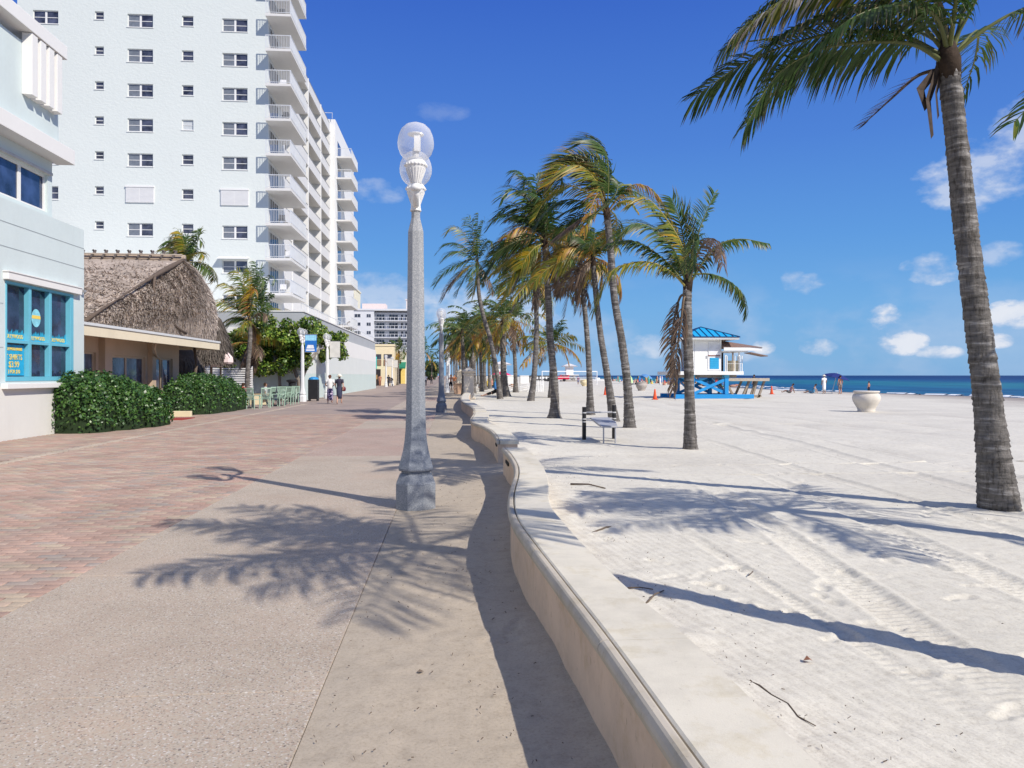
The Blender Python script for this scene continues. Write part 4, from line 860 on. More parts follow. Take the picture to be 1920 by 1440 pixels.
def far_buildings():
    # white block with long balconies
    t = thing('apartment_block', 'low white apartment block with wide dark-windowed balconies, beyond the tower', 'apartment block', (-24, 262, 0)); wh = mat('far white', (.66,.67,.68), .7, .02); Y0 = 262
    m1 = wh
    part('wall', MB().box(-34, -26.2, Y0-1.5, Y0+20, 0, 23.4), wh, t); part('balcony_wall', MB().box(-26.2, -11.6, Y0+1.2, Y0+20, 0, 23.0), mat('far grey wall', (.55,.56,.60), .8), t)
    part('roof_edge', MB().box(-34.3, -11.2, Y0-1.8, Y0+20, 23.4, 24.0), wh, t)
    dg = glass_dark('far glass', (.04,.045,.06), .1)
    for k in range(8):
        z = 23.0-2.83*(k+1)
        if z < 1: break
        part('balcony', MB().box(-26.3, -11.6, Y0-1.4, Y0+1.2, z-.25, z), wh, t)
        r = MB().box(-26.3, -11.6, Y0-1.4, Y0-1.32, z+.95, z+1.08)
        for x in np.arange(-26.2, -11.6, 1.35): r.box(x, x+.12, Y0-1.4, Y0-1.32, z, z+.95)
        part('railing', r, wh, t)
        for (a, b) in ((-25.6,-22.9),(-21.4,-18.4),(-17.4,-16.6),(-16.0,-13.2)):
            w_ = part('window', MB().box(a-.06, b+.06, Y0+1.14, Y0+1.19, z+.25, z+2.15), wh, t)
            n = max(1, int((b-a)/.9))
            for i in range(n): part('pane', MB().box(a+(b-a)*i/n+.06, a+(b-a)*(i+1)/n-.06, Y0+1.10, Y0+1.13, z+.32, z+2.05), dg, w_)
        for (a, b) in ((-32.6,-30.6),(-28.6,-27.2)):
            w_ = part('window', MB().box(a-.06, b+.06, Y0-1.56, Y0-1.51, z+.9, z+2.1), wh, t)
            for i in range(2): part('pane', MB().box(a+(b-a)*i/2+.06, a+(b-a)*(i+1)/2-.06, Y0-1.6, Y0-1.565, z+.98, z+2.0), dg, w_)
    part('roof_house', MB().box(-33.5+2.5, -23, Y0+6, Y0+14, 24, 26.4), mat('pinkish', (.74,.62,.58), .7), t)
    def tower_block(x0, x1, y, h, c, lab, floors=True):
        q = thing('far_tower', lab, 'tower', ((x0+x1)/2, y, 0), 'distant towers'); mm = mat('far '+lab[:14], c, .7, .03); part('wall', MB().box(x0, x1, y, y+16, 0, h), mm, q)
        part('roof_edge', MB().box(x0-.3, x1+.3, y-.3, y+16, h, h+.6), mm, q)
        for z in np.arange(h-3, max(8, h-26), -3.):
            w_ = part('window', MB().box(x1-1.8, x1-.6, y-.05, y+.02, z, z+1.3), dg, q)
            w_ = part('window', MB().box(x1-4.6, x1-3.2, y-.05, y+.02, z, z+1.3), dg, q)
    tower_block(-46, -37.2, 300, 34.8, (.78,.73,.56), 'cream high-rise whose top shows behind the tower balconies')
    tower_block(-25.0, -16.2, 420, 42.5, (.76,.70,.66), 'pale pinkish high-rise sliver above the white block, behind the lamp post')
    tower_block(-36.8, -28, 420, 30, (.74,.6,.55), 'low pink tower peeping over the white block')
far_buildings()

def shops():
    cream = mat('shop cream', (.74,.64,.44), .7, .04); teal = mat('teal awning', (.04,.55,.52), .6, .08); dark = mat('shop interior', (.035,.03,.035), .9); green = mat('green awning', (.02,.20,.11), .6, .1); yel = mat('shop yellow', (.80,.60,.18), .7)
    dg = glass_dark('far glass', (.04,.045,.06), .1); brn = mat('brown shutter', (.26,.15,.10), .7)
    t = thing('cream_shop', 'cream two-storey shop with brown shutters beyond the podium wall', 'shop', (-13, 124, 0)); Y = 124
    part('wall', MB().box(-22, -9.3, Y, Y+12, 0, 6.3), cream, t); part('parapet', MB().box(-22.1, -9.2, Y-.1, Y+12, 6.3, 6.6), cream, t)
    for a, b in ((-12.9,-11.3),(-10.9,-9.6)):
        part('window', MB().box(a, b, Y-.05, Y+.02, 4.2, 5.0), dg, t); part('shutter', MB().box(a, b, Y-.1, Y-.052, 3.2, 4.1), brn, t)
    part('shop_front', MB().box(-15.5, -11.4, Y-.06, Y-.003, 0, 2.6), dark, t)
    aw = MB(); n = 10
    for i in range(n):
        a0, a1 = math.pi/2*i/n, math.pi/2*(i+1)/n
        aw.add([(-16,Y-1.6*math.sin(a0),2.7+1.9*math.cos(a0)),(-12.0,Y-1.6*math.sin(a0),2.7+1.9*math.cos(a0)),(-12.0,Y-1.6*math.sin(a1),2.7+1.9*math.cos(a1)),(-16,Y-1.6*math.sin(a1),2.7+1.9*math.cos(a1))], [(0,1,2,3)])
    aw.add([(-12.0,Y,2.7)]+[(-12.0,Y-1.6*math.sin(math.pi/2*i/n),2.7+1.9*math.cos(math.pi/2*i/n)) for i in range(n+1)], [tuple(range(n+2))])
    part('awning', aw, teal, t); part('signboard', MB().box(-14.4, -13.2, Y-1.68, Y-1.62, 2.9, 4.0), brn, t)
    t = thing('green_shop', 'green-awninged shop with a yellow front, behind the tall lamp post', 'shop', (-12, 150, 0)); Y = 150
    part('wall', MB().box(-24, -8.9, Y, Y+14, 0, 6.0), mat('shop pale cream', (.76,.71,.55), .7), t); part('shop_front', MB().box(-14.5, -9.6, Y-.05, Y-.003, 0, 3), dark, t)
    part('awning', MB().add([(-14.6,Y,4.2),(-8.9,Y,4.2),(-8.9,Y-2.2,3.2),(-14.6,Y-2.2,3.2),(-14.6,Y-2.2,2.9),(-8.9,Y-2.2,2.9)], [(0,1,2,3),(3,2,5,4)]), green, t)
    part('pier', MB().box(-9.9, -9.1, Y-.4, Y-.06, 0, 3.1), yel, t); part('window', MB().box(-11.6, -10.2, Y-.05, Y-.003, 4.5, 5.6), dg, t); part('door_surround', MB().box(-14.9, -14.2, Y-.5, Y-.06, 0, 3.1), mat('turquoise surround', (.08,.55,.60), .6), t)
    for (x, c, lab) in ((-13.3, (.75,.5,.3), 'tan'), (-12.5, (.8,.75,.7), 'white'), (-11.6, (.6,.15,.12), 'red')):
        single('hanging_dress', MB().loft([(x,Y-1.9,1.0,.28,.1),(x,Y-1.9,1.9,.2,.08),(x,Y-1.9,2.5,.22,.08),(x,Y-1.9,2.6,.05,.04)], 10), mat('dress '+lab, c, .8), lab+' dress hanging outside the green-awninged shop', 'dress', (x, Y-1.9, 1.0))
    for i, (x, y, w, h, c, lab) in enumerate(((-22,175,13,7,(.72,.66,.55),'beige low shop'),(-24,200,14,9,(.62,.66,.68),'grey-blue low building'),(-24,232,13.5,6.5,(.76,.72,.62),'pale low building'))):
        t = thing('low_building', lab+' far along the left side of the promenade', 'building', (x, y, 0)); mm = mat(lab, c, .8); part('wall', MB().box(x, x+w, y, y+16, 0, h), mm, t); part('roof_edge', MB().box(x-.1, x+w+.15, y-.15, y+16, h, h+.4), WHITE, t); part('shop_front', MB().box(x+w-4.2, x+w-.6, y-.06, y-.003, 0, 2.7), dark, t)
        part('awning', MB().add([(x+w-4.6,y,3.3),(x+w-.3,y,3.3),(x+w-.3,y-1.5,2.7),(x+w-4.6,y-1.5,2.7)], [(0,1,2,3)]), [mat('red awning', (.5,.06,.05), .7), teal, mat('striped awning', (.7,.68,.6), .7)][i], t)
shops()
# ------------------------------------------------------------------ street lamps
def m_granite():
    m, nt, N, L, b = nodes('cast granite'); pos = N.new('ShaderNodeTexCoord').outputs['Object']
    vo = N.new('ShaderNodeTexVoronoi'); vo.inputs['Scale'].default_value = 130; L.new(pos, vo.inputs['Vector']); sep = N.new('ShaderNodeSeparateColor'); L.new(vo.outputs['Color'], sep.inputs[0])
    cr = ramp(N, [(0, (.17,.185,.205)), (.3, (.225,.24,.26)), (.6, (.265,.275,.29)), (.85, (.30,.31,.32)), (1, (.38,.385,.39))]); L.new(sep.outputs[0], cr.inputs[0])
    sp = N.new('ShaderNodeSeparateXYZ'); L.new(pos, sp.inputs[0]); n1 = noise(N, L, pos, 1.8, 5, .6)
    # the palm's dappled shade is put into the bluer lower shaft; paler above
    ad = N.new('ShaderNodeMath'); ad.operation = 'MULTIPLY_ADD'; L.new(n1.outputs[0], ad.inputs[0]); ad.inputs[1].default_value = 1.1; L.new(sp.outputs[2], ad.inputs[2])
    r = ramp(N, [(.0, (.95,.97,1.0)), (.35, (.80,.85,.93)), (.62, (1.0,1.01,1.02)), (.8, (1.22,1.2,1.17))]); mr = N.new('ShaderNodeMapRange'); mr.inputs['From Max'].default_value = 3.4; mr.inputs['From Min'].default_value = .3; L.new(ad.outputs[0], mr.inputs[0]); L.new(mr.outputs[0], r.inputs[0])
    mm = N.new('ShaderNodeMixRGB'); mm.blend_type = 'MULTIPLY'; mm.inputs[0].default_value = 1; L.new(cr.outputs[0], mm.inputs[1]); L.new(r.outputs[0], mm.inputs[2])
    L.new(mm.outputs[0], b.inputs['Base Color']); b.inputs['Roughness'].default_value = .7; setspec(b, .35); n3 = noise(N, L, pos, 150, 3, .7); bump(N, L, b, n3.outputs[0], .3, .003); return m
MG = m_granite()
def m_globe():
    m, nt, N, L, b = nodes('frosted globe'); b.inputs['Base Color'].default_value = (.86,.87,.88,1); b.inputs['Roughness'].default_value = .12; setspec(b, .6)
    tr = N.new('ShaderNodeBsdfTransparent'); tl = N.new('ShaderNodeBsdfTranslucent'); tl.inputs[0].default_value = (.85,.86,.88,1)
    m1 = N.new('ShaderNodeMixShader'); m1.inputs[0].default_value = .45; L.new(b.outputs[0], m1.inputs[1]); L.new(tl.outputs[0], m1.inputs[2])
    fr = N.new('ShaderNodeLayerWeight'); fr.inputs[0].default_value = .35; mr = N.new('ShaderNodeMapRange'); mr.inputs['To Min'].default_value = .26; mr.inputs['To Max'].default_value = .72; L.new(fr.outputs['Facing'], mr.inputs[0])
    m2 = N.new('ShaderNodeMixShader'); L.new(mr.outputs[0], m2.inputs[0]); L.new(tr.outputs[0], m2.inputs[1]); L.new(m1.outputs[0], m2.inputs[2]); L.new(m2.outputs[0], N['Material Output'].inputs[0]); return m
MGLOBE = m_globe(); MLW = mat('lamp white', (.76,.755,.74), .45, .05, 6, .4, .05, 80, dirt=.12)
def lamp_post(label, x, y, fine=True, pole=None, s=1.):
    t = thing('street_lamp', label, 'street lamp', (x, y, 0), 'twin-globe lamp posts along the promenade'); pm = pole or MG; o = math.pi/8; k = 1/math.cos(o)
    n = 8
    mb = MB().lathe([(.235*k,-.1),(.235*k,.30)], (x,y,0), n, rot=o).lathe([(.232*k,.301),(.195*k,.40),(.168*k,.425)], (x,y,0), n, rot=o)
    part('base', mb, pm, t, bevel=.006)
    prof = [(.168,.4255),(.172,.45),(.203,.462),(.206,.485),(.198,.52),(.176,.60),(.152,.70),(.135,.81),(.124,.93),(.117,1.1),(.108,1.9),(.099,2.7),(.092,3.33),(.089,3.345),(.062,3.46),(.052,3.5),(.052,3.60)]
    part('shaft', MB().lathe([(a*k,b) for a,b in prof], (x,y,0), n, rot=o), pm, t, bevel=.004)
    part('collar', MB().lathe([(.066,3.585),(.068,3.60),(.060,3.615),(.056,3.70),(.056,3.80),(.072,3.815),(.075,3.84),(.06,3.86),(.052,3.9),(.02,3.96)], (x,y,0), 24), MLW, t, smooth=True)
    for sgn in (-1, 1):
        cy = y+sgn*.56
        arm = MB().tube([(x,y+sgn*.03,3.70),(x,y+sgn*.2,3.62),(x,y+sgn*.38,3.60),(x,y+sgn*.52,3.66),(x,cy,3.76)], [.042,.040,.038,.040,.044], 10)
        a = part('arm', arm, MLW, t, smooth=True)
        cup = MB().lathe([(.045,3.70),(.062,3.715),(.068,3.74),(.055,3.76),(.050,3.78),(.066,3.83),(.094,3.90),(.112,3.955),(.118,3.975),(.124,3.98),(.126,4.005),(.116,4.02),(.104,4.035),(.10,4.05)], (x,cy,0), 24)
        part('fluted_cup', cup, MLW, a, smooth=True)
        if fine:
            b = MB()
            for i in range(20):
                an = 2*math.pi*i/20; b.lathe([(.012,-.012),(.014,0),(.004,.012)], (x+.122*math.cos(an), cy+.122*math.sin(an), 3.992), 6)
                b.beam((x+.056*math.cos(an), cy+.056*math.sin(an), 3.79), (x+.112*math.cos(an), cy+.112*math.sin(an), 3.95), .009)
            part('beading', b, MLW, a)
        gl = MB().lathe([(.10,4.045),(.135,4.07),(.178,4.12),(.202,4.19),(.207,4.25),(.196,4.32),(.165,4.395),(.115,4.445),(.055,4.47),(.004,4.476)], (x,cy,0), 32, cap=False)
        part('globe', gl, MGLOBE, a, smooth=True)
        core = MB().lathe([(.085,4.05),(.085,4.07),(.04,4.09),(.038,4.17),(.03,4.19)], (x,cy,0), 16)
        core.add([(x+dx,cy+dy,z) for z in (4.14,4.345) for dx,dy in ((-.02,-.07),(.045,-.055),(.055,-.02),(-.01,-.035))], [(0,1,2,3),(7,6,5,4),(0,4,5,1),(1,5,6,2),(2,6,7,3),(3,7,4,0)])
        core.lathe([(.09,4.335),(.095,4.345),(.06,4.36)], (x,cy,0), 16)
        part('lamp_fitting', core, MLW, a)
    return t
lamp_post('tall grey lamp post nearest the camera, with two clear globes', -.44, 9.36).rotation_euler = (0, 0, R(2.7))
for i, (y, lab) in enumerate(((33.5, 'grey lamp post in the middle distance, beside the seat wall'), (72.3, 'white lamp post just right of the second grey post'), (96, 'pale lamp post peeping out behind the white lamp post'), (122, 'farthest pale lamp post of the row by the pillars'))):
    lamp_post(lab, -.47, y, y < 40, None if i == 0 else mat('painted post', (.68,.69,.69), .6, .05, 3, .3, dirt=.1))
PW = mat('painted post', (.68,.69,.69), .6, .05, 3, .3, dirt=.1)
def banner_lamp(label, x, y, kind):
    t = lamp_post(label, x, y, False, PW)
    bx0, bx1, z0, z1 = x+.16, x+.86, 3.05 if kind == 1 else 2.85, 4.1 if kind == 1 else 3.95
    t_ = MB().box(x, bx1+.05, y-.015, y+.015, z1, z1+.03).box(x, bx1+.05, y-.015, y+.015, z0-.03, z0)
    rod = part('banner_arm', t_, mat('dark rail', (.25,.26,.28), .4), t)
    if kind == 1:
        ban = part('banner', MB().box(bx0, bx1, y-.008, y+.008, z0, z1), mat('banner blue', (.02,.16,.52), .6, .2, 3), t)
        part('print', MB().box(bx0+.02, bx1-.02, y-.012, y-.0085, z1-.36, z1-.03), mat('banner aqua', (.30,.62,.78), .6, .25, 9), ban)
        part('print', MB().add([(bx0+.08,y-.012,z0+.2),(bx1-.14,y-.012,z0+.2),(bx1-.2,y-.012,z0+.42),(bx0+.16,y-.012,z0+.42)], [(0,1,2,3)]).box(bx0+.06, bx1-.12, y-.012, y-.0085, z0+.06, z0+.15), mat('banner white', (.8,.82,.85), .6), ban)
    else:
        part('banner', MB().box(bx0, bx1, y-.008, y+.008, z0, z1), mat('banner back', (.60,.59,.55), .7, .1, 3), t)
    return t
L1 = banner_lamp('pale lamp post with a bright blue banner in front of the leafy tree', -9.15, 47.9, 1)
L2 = banner_lamp('pale lamp post with a beige banner beside the white podium wall', -8.6, 53.9, 2)
part('black_sleeve', MB().lathe([(.42,0),(.42,.06),(.27,.16),(.22,.3),(.22,1.15),(.27,1.2),(.34,1.24),(.34,1.32),(.2,1.36)], (-9.62,47.2,0), 16), mat('black iron', (.02,.02,.022), .45), L1, smooth=False)
for x, y, l in ((-9.2, 108, 'thin pale lamp post in front of the cream shop'), (-9.2, 119, 'pale lamp post between the cream shop and the green awning')):
    banner_lamp(l, x, y, 2)

# ------------------------------------------------------------------ palms
GR = [(.045,.095,.018),(.06,.12,.022),(.036,.075,.016),(.09,.15,.028)]; YG = [(.19,.215,.03),(.25,.245,.03),(.13,.175,.025)]; YE = [(.44,.29,.025),(.50,.34,.03),(.38,.22,.02)]; OR = [(.38,.17,.03),(.42,.21,.045),(.28,.13,.045)]
BR = [(.16,.11,.075),(.20,.14,.10),(.12,.085,.065)]; PALE = [(.62,.56,.46),(.55,.47,.38)]  # PALE leaflets carry white sunlit highlights in their colour
FROND = tint_mat('palm frond', .42, .4, .30, .12, 6.); 
def catmull(P, n):
    P = np.array(P, float); t = np.linspace(0, len(P)-1, n); i = np.clip(np.floor(t).astype(int), 0, len(P)-2); f = (t-i)[:, None]
    p0 = P[np.maximum(i-1, 0)]; p1 = P[i]; p2 = P[i+1]; p3 = P[np.minimum(i+2, len(P)-1)]
    return .5*((2*p1)+(-p0+p2)*f+(2*p0-5*p1+4*p2-p3)*f*f+(-p0+3*p1-3*p2+p3)*f**3)
WIND = np.array((-1.0, .22, .05)); WIND /= np.linalg.norm(WIND)
def unit(a): return a/(np.linalg.norm(a, axis=-1, keepdims=True)+1e-9)
def frond_mesh(P, Lm=.55, nl=46, pal='g', hang=.5, wind=.5, w=.017, r0=.02, start=.16, roll=None):
    """P: rachis points in 3-D (metres). two rows of drooping leaflets, each a narrow bent blade"""
    P = catmull(P, 26); seg = np.linalg.norm(np.diff(P, axis=0), axis=1); cum = np.concatenate([[0], np.cumsum(seg)])/seg.sum()
    T = unit(np.gradient(P, axis=0)); up = np.array((0, 0, 1.)); S = np.cross(T, up); bad = np.linalg.norm(S, axis=1) < .25
    if bad.any() and not bad.all(): S[bad] = S[~bad].mean(0)
    elif bad.all(): S[:] = (0, 1, 0)
    S = unit(S)
    for i in range(1, len(S)):
        if (S[i]*S[i-1]).sum() < 0: S[i] = -S[i]
    U = unit(np.cross(S, T)); roll = rng.normal()*.45 if roll is None else roll; cr_, sr_ = math.cos(roll), math.sin(roll); S, U = S*cr_+U*sr_, U*cr_-S*sr_   # the wind twists each frond about its own midrib
    # rachis
    V = []; n = 5
    for i in range(26):
        r = r0*(1-.86*cum[i])
        for j in range(n):
            a = 2*math.pi*j/n; V.append(P[i]+(S[i]*math.cos(a)*1.3+U[i]*math.sin(a))*r)
    V = [np.array(V)]; Fq = [np.array([(i*n+j, i*n+(j+1) % n, (i+1)*n+(j+1) % n, (i+1)*n+j) for i in range(25) for j in range(n)])]
    rc = {'g': (.20,.22,.07), 'y': (.42,.36,.10), 'o': (.42,.26,.10), 'b': (.20,.14,.09), 'd': (.17,.19,.07), 'w': (.30,.26,.14)}[pal]
    C = [np.tile(np.array(rc), (26*n, 1))]; o = 26*n; Ft = []
    t = np.linspace(start, .995, nl); t = np.concatenate([t, t+.4/nl]); t = np.minimum(t, 1.); sg = np.concatenate([np.ones(nl), -np.ones(nl)])
    t = np.clip(t+rng.normal(size=2*nl)*.3/nl, 0, 1); k = 2*nl
    ip = lambda A: np.stack([np.interp(t, cum, A[:, c]) for c in range(3)], 1)
    p = ip(P); tt = unit(ip(T)); ss = unit(ip(S)); uu = unit(ip(U))
    Ll = Lm*(.45+.55*np.sin(np.clip((t-start)/(1-start), 0, 1)**.65*math.pi*.93+.12))*(.85+.3*rng.random(k)); Ll = np.maximum(Ll, .40*Lm); Ll = Ll*np.where(rng.random(k) < .10, .4, 1.); gp = rng.random(3)*.8+.15; Ll = Ll*np.where((np.abs(t[:, None]-gp[None])).min(1) < .008+.012*rng.random(), .15, 1.)
    a = np.radians(64-30*t+rng.normal(size=k)*7)
    d0 = ss*sg[:, None]*np.sin(a+.35)[:, None]+tt*np.cos(a)[:, None]+uu*.22+rng.normal(size=(k, 3))*.07
    dn = np.array((0, 0, -1.)); d0 = unit(unit(d0)+dn*hang*.35+WIND*wind*.35)
    d1 = unit(d0+dn*hang*.75*(.7+.6*rng.random(k))[:, None]+WIND*wind*.6); d2 = unit(d1+dn*hang*.9+WIND*wind*.5)
    p1 = p+d0*(Ll*.3)[:, None]; p2 = p1+d1*(Ll*.38)[:, None]; p3 = p2+d2*(Ll*.36)[:, None]
    wd = unit(tt-d0*(tt*d0).sum(1, keepdims=True)); wd = unit(wd+.35*uu); ww = w*(.8+.4*rng.random(k))[:, None]
    Vl = np.stack([p-wd*ww*.4, p+wd*ww*.4, p1+wd*ww, p1-wd*ww, p2+wd*ww*.8, p2-wd*ww*.8, p3], 1).reshape(-1, 3)
    i7 = np.arange(k)[:, None]*7+o; Fq.append((i7+np.array([[0,1,2,3]]))); Fq.append((i7+np.array([[3,2,4,5]]))); Ft = (i7+np.array([[5,4,6]]))
    pals = {'g': GR+GR+GR+YG[:1], 'y': YG+YE[:1], 'o': YE+OR+YG[:1], 'b': BR+BR+[(.28,.19,.12)], 'd': GR[:3], 'w': PALE+YG+BR[:1]}[pal]
    ci = rng.integers(0, len(pals), k); c = np.array(pals)[ci]*(.8+.4*rng.random(k))[:, None]
    tip = np.array((.22,.15,.09)); cl = np.repeat(c[:, None, :], 7, 1); m_ = (rng.random(k) < .4)[:, None]; cl[:, 6] = np.where(m_, tip, cl[:, 6]); cl[:, 4:6] = cl[:, 4:6]*.8+tip*.2*m_[:, :, None]
    V.append(Vl); C.append(cl.reshape(-1, 3))
    return np_mesh('frond', np.concatenate(V), np.concatenate(Fq), FROND, tint=np.concatenate(C), Ft=Ft)
def m_trunk(name, c, pale, ringscale):
    m, nt, N, L, b = nodes(name); tc = N.new('ShaderNodeTexCoord').outputs['Object']
    n1 = noise(N, L, tc, 3.0, 5, .6, (1, 1, ringscale)); r = ramp(N, [(.28, tuple(x*.38 for x in c)), (.44, tuple(x*.75 for x in c)), (.56, c), (.68, pale)]); L.new(n1.outputs[0], r.inputs[0])
    n2 = noise(N, L, tc, 12, 5, .65, (2.0, 2.0, .5)); r2 = ramp(N, [(.34, (.5,.48,.46)), (.5, (1,1,1)), (.75, (1.15,1.14,1.12))]); L.new(n2.outputs[0], r2.inputs[0])
    mm = N.new('ShaderNodeMixRGB'); mm.blend_type = 'MULTIPLY'; mm.inputs[0].default_value = 1; L.new(r.outputs[0], mm.inputs[1]); L.new(r2.outputs[0], mm.inputs[2])
    L.new(mm.outputs[0], b.inputs['Base Color']); b.inputs['Roughness'].default_value = .85; setspec(b, .2)
    ad = N.new('ShaderNodeMath'); ad.operation = 'ADD'; L.new(n1.outputs[0], ad.inputs[0]); L.new(n2.outputs[0], ad.inputs[1]); bump(N, L, b, ad.outputs[0], .8, .02); return m
MT = m_trunk('palm trunk', (.17,.158,.147), (.34,.325,.31), 7.); MTF = m_trunk('palm trunk far', (.18,.165,.15), (.30,.28,.26), 3.)
def trunk_mesh(pts, r0, r1, ring, nseg, flare=1.9, fl=.35):
    P = catmull(pts, 200); seg = np.linalg.norm(np.diff(P, axis=0), axis=1); cum = np.concatenate([[0], np.cumsum(seg)]); Lt = cum[-1]
    nr = max(8, int(Lt/ring)); V = []; s = []; rad = []
    for i in range(nr):
        a = Lt*i/nr; j = rng.random()*.3*ring
        s += [a+.02*ring, a+.80*ring]; w = 1+.02*rng.normal(); rad += [1.0*w, .955*w]
    s.append(Lt); rad.append(1.); s = np.array(s); rad = np.array(rad)
    base = (r0+(r1-r0)*(s/Lt)**.55); base = base*(1+(flare-1)*np.exp(-s/fl)*.5+.10*np.exp(-((s-.4)/.5)**2)); R_ = base*rad
    px = np.stack([np.interp(s, cum, P[:, c]) for c in range(3)], 1); T = unit(np.gradient(px, axis=0)); S = unit(np.cross(T, (0, 1, 0))); U = np.cross(S, T)
    th = 2*math.pi*np.arange(nseg)/nseg; wob = 1+.035*np.sin(th*3+s[:, None]*1.3)+.018*rng.normal(size=(len(s), nseg))
    tilt = .35*ring*np.sin(th[None]+s[:, None]*5)
    V = px[:, None]+(S[:, None]*np.cos(th)[None, :, None]+U[:, None]*np.sin(th)[None, :, None])*(R_[:, None]*wob)[..., None]+T[:, None]*tilt[..., None]
    V[0, :, 2] = np.minimum(V[0, :, 2], pts[0][2]-.08)
    V = V.reshape(-1, 3); k = len(s); i = np.arange(k-1)[:, None]*nseg; j = np.arange(nseg)[None]; F = np.stack([i+j, i+(j+1) % nseg, i+nseg+(j+1) % nseg, i+nseg+j], -1).reshape(-1, 4)
    return V, F
RT = np.array((CY, -SY, 0)); DP = np.array((SY, CY, 0))
def palm(label, pts, r0, r1, cs=1., n=16, wind=.9, L0=2.6, pal='gggyyob', custom=None, nl=34, near=False, elr=(78,-35), fronds_extra=(), group='coconut palms on the beach', dead=0, w=.02, flare=1.9, hang=.55, Lm=None, name='coconut_palm', droop=1., seed=None, upw=1.):
    pts = [np.array(p, float) for p in pts]; b0 = pts[0]; pts[0][2] = -.05
    t = thing(name, label, 'palm tree', (b0[0], b0[1], 0), group); O = np.array((b0[0], b0[1], 0.))
    if pts[0][1] > 12: r0, r1 = r0*.78, r1*.82
    V, F = trunk_mesh([p-O for p in pts], r0, r1, .065 if near else .16, 28 if near else 12, flare, .35 if flare < 2.2 else .2)
    tr = np_mesh('trunk', V, F, MT if near else MTF, smooth=near); obj('trunk', tr, t)
    top = pts[-1]-O; td = unit(pts[-1]-pts[-2])
    # fibrous crown shaft and leaf bases
    mb = MB(); c = top
    mb.tube([c-td*.25, c-td*.02, c+td*.2, c+td*.42], [r1*1.0, r1*1.15, r1*.7, r1*.15], 10); V_ = MB(); V_.v = [tuple(np.array(v)) for v in mb.v]; V_.f = mb.f
    cs_ = obj('crown_shaft', mesh_from('crown_shaft', V_.v, V_.f, None, True, mat('fibre brown', (.055,.04,.03), .9, .4, 14, .1, .6, 40)), t)
    rr = random.Random(seed if seed is not None else int(abs(b0[0]*37+b0[1]*101)*10)); Lm = Lm or .76*cs
    def add(P, **kw):
        kw.setdefault('Lm', Lm); kw.setdefault('nl', nl); kw.setdefault('hang', hang); kw.setdefault('wind', wind*.55); kw.setdefault('w', w); kw.setdefault('r0', .026*cs if near else .022)
        obj('frond', frond_mesh(P, **kw), t)
    for cf in custom or ():
        pp, kw = cf; add([top+RT*q[0]+np.array((0, 0, q[1]))+DP*(q[2] if len(q) > 2 else 0) for q in pp], **kw)
    for i in range(n):
        f = (i+.5)/n; az = i*2.39996+rr.uniform(-.3, .3); el = R(elr[0]+(elr[1]-elr[0])*f**.9+rr.uniform(-8, 8)); Lf = L0*(.8+.35*math.sin(f*3))*rr.uniform(.72, 1.15)
        d = np.array((math.cos(az)*math.cos(el), math.sin(az)*math.cos(el), math.sin(el))); p = top+td*.12; P = [p.copy()]; k = 11
        for s in range(k):
            u = s/k; d = unit(d+np.array((rr.gauss(0,.035), rr.gauss(0,.035), rr.gauss(0,.03)))+(WIND*wind*.17*(.35+u)*upw+np.array((0, 0, -1))*.155*droop*(.35+1.1*u))); p = p+d*Lf/k; P.append(p.copy())
        pal_ = pal[min(len(pal)-1, int(f*len(pal)*rr.uniform(.75, 1.15)))]
        add(P[::2] if len(P) % 2 else P[::2]+[P[-1]], pal=pal_, hang=hang+(.25 if pal_ in 'bo' else 0)+.15*f)
    for i in range(dead):
        az = rr.uniform(0, 6.28); p = top-td*.05; q = np.array((math.cos(az), math.sin(az), 0.)); P = [p, p+q*.25+np.array((0,0,-.05)), p+q*.38+np.array((-.1,0,-.6)), p+q*.3+np.array((-.18,0,-1.2*cs)), p+q*.22+np.array((-.2,0,-1.7*cs))]
        add(P, pal='b', hang=1.2, wind=.1, Lm=Lm*.8)
    return t, top, O

def fan(tips, s, Lm=.7, nl=50, wind=.5, hang=.6, rise=.30, **kw):
    """fronds given by where their tips hang: (right, up, palette, depth) in units of 1/s metre"""
    out = []
    for i, (x, z, pal, dp) in enumerate(tips):
        x, z = x/s, z/s; ln = math.hypot(x, z, dp); side = 1 if abs(x) > .25*abs(z) else .25
        b = rise*ln*side; pts = [(0,0,0), (x*.16, z*.30+b*.55, dp*.2), (x*.45, z*.62+b*.95, dp*.5), (x*.78, z*.90+b*.75, dp*.8), (x, z, dp)]
        out.append((pts, dict(pal=pal, Lm=Lm*(.9+.2*((i*7) % 5)/5), nl=nl, wind=wind, hang=hang+(.3 if pal in 'bo' else 0), roll=(.75 if x < 0 else -.55)*(1 if i % 3 else .5), **kw)))
    return out
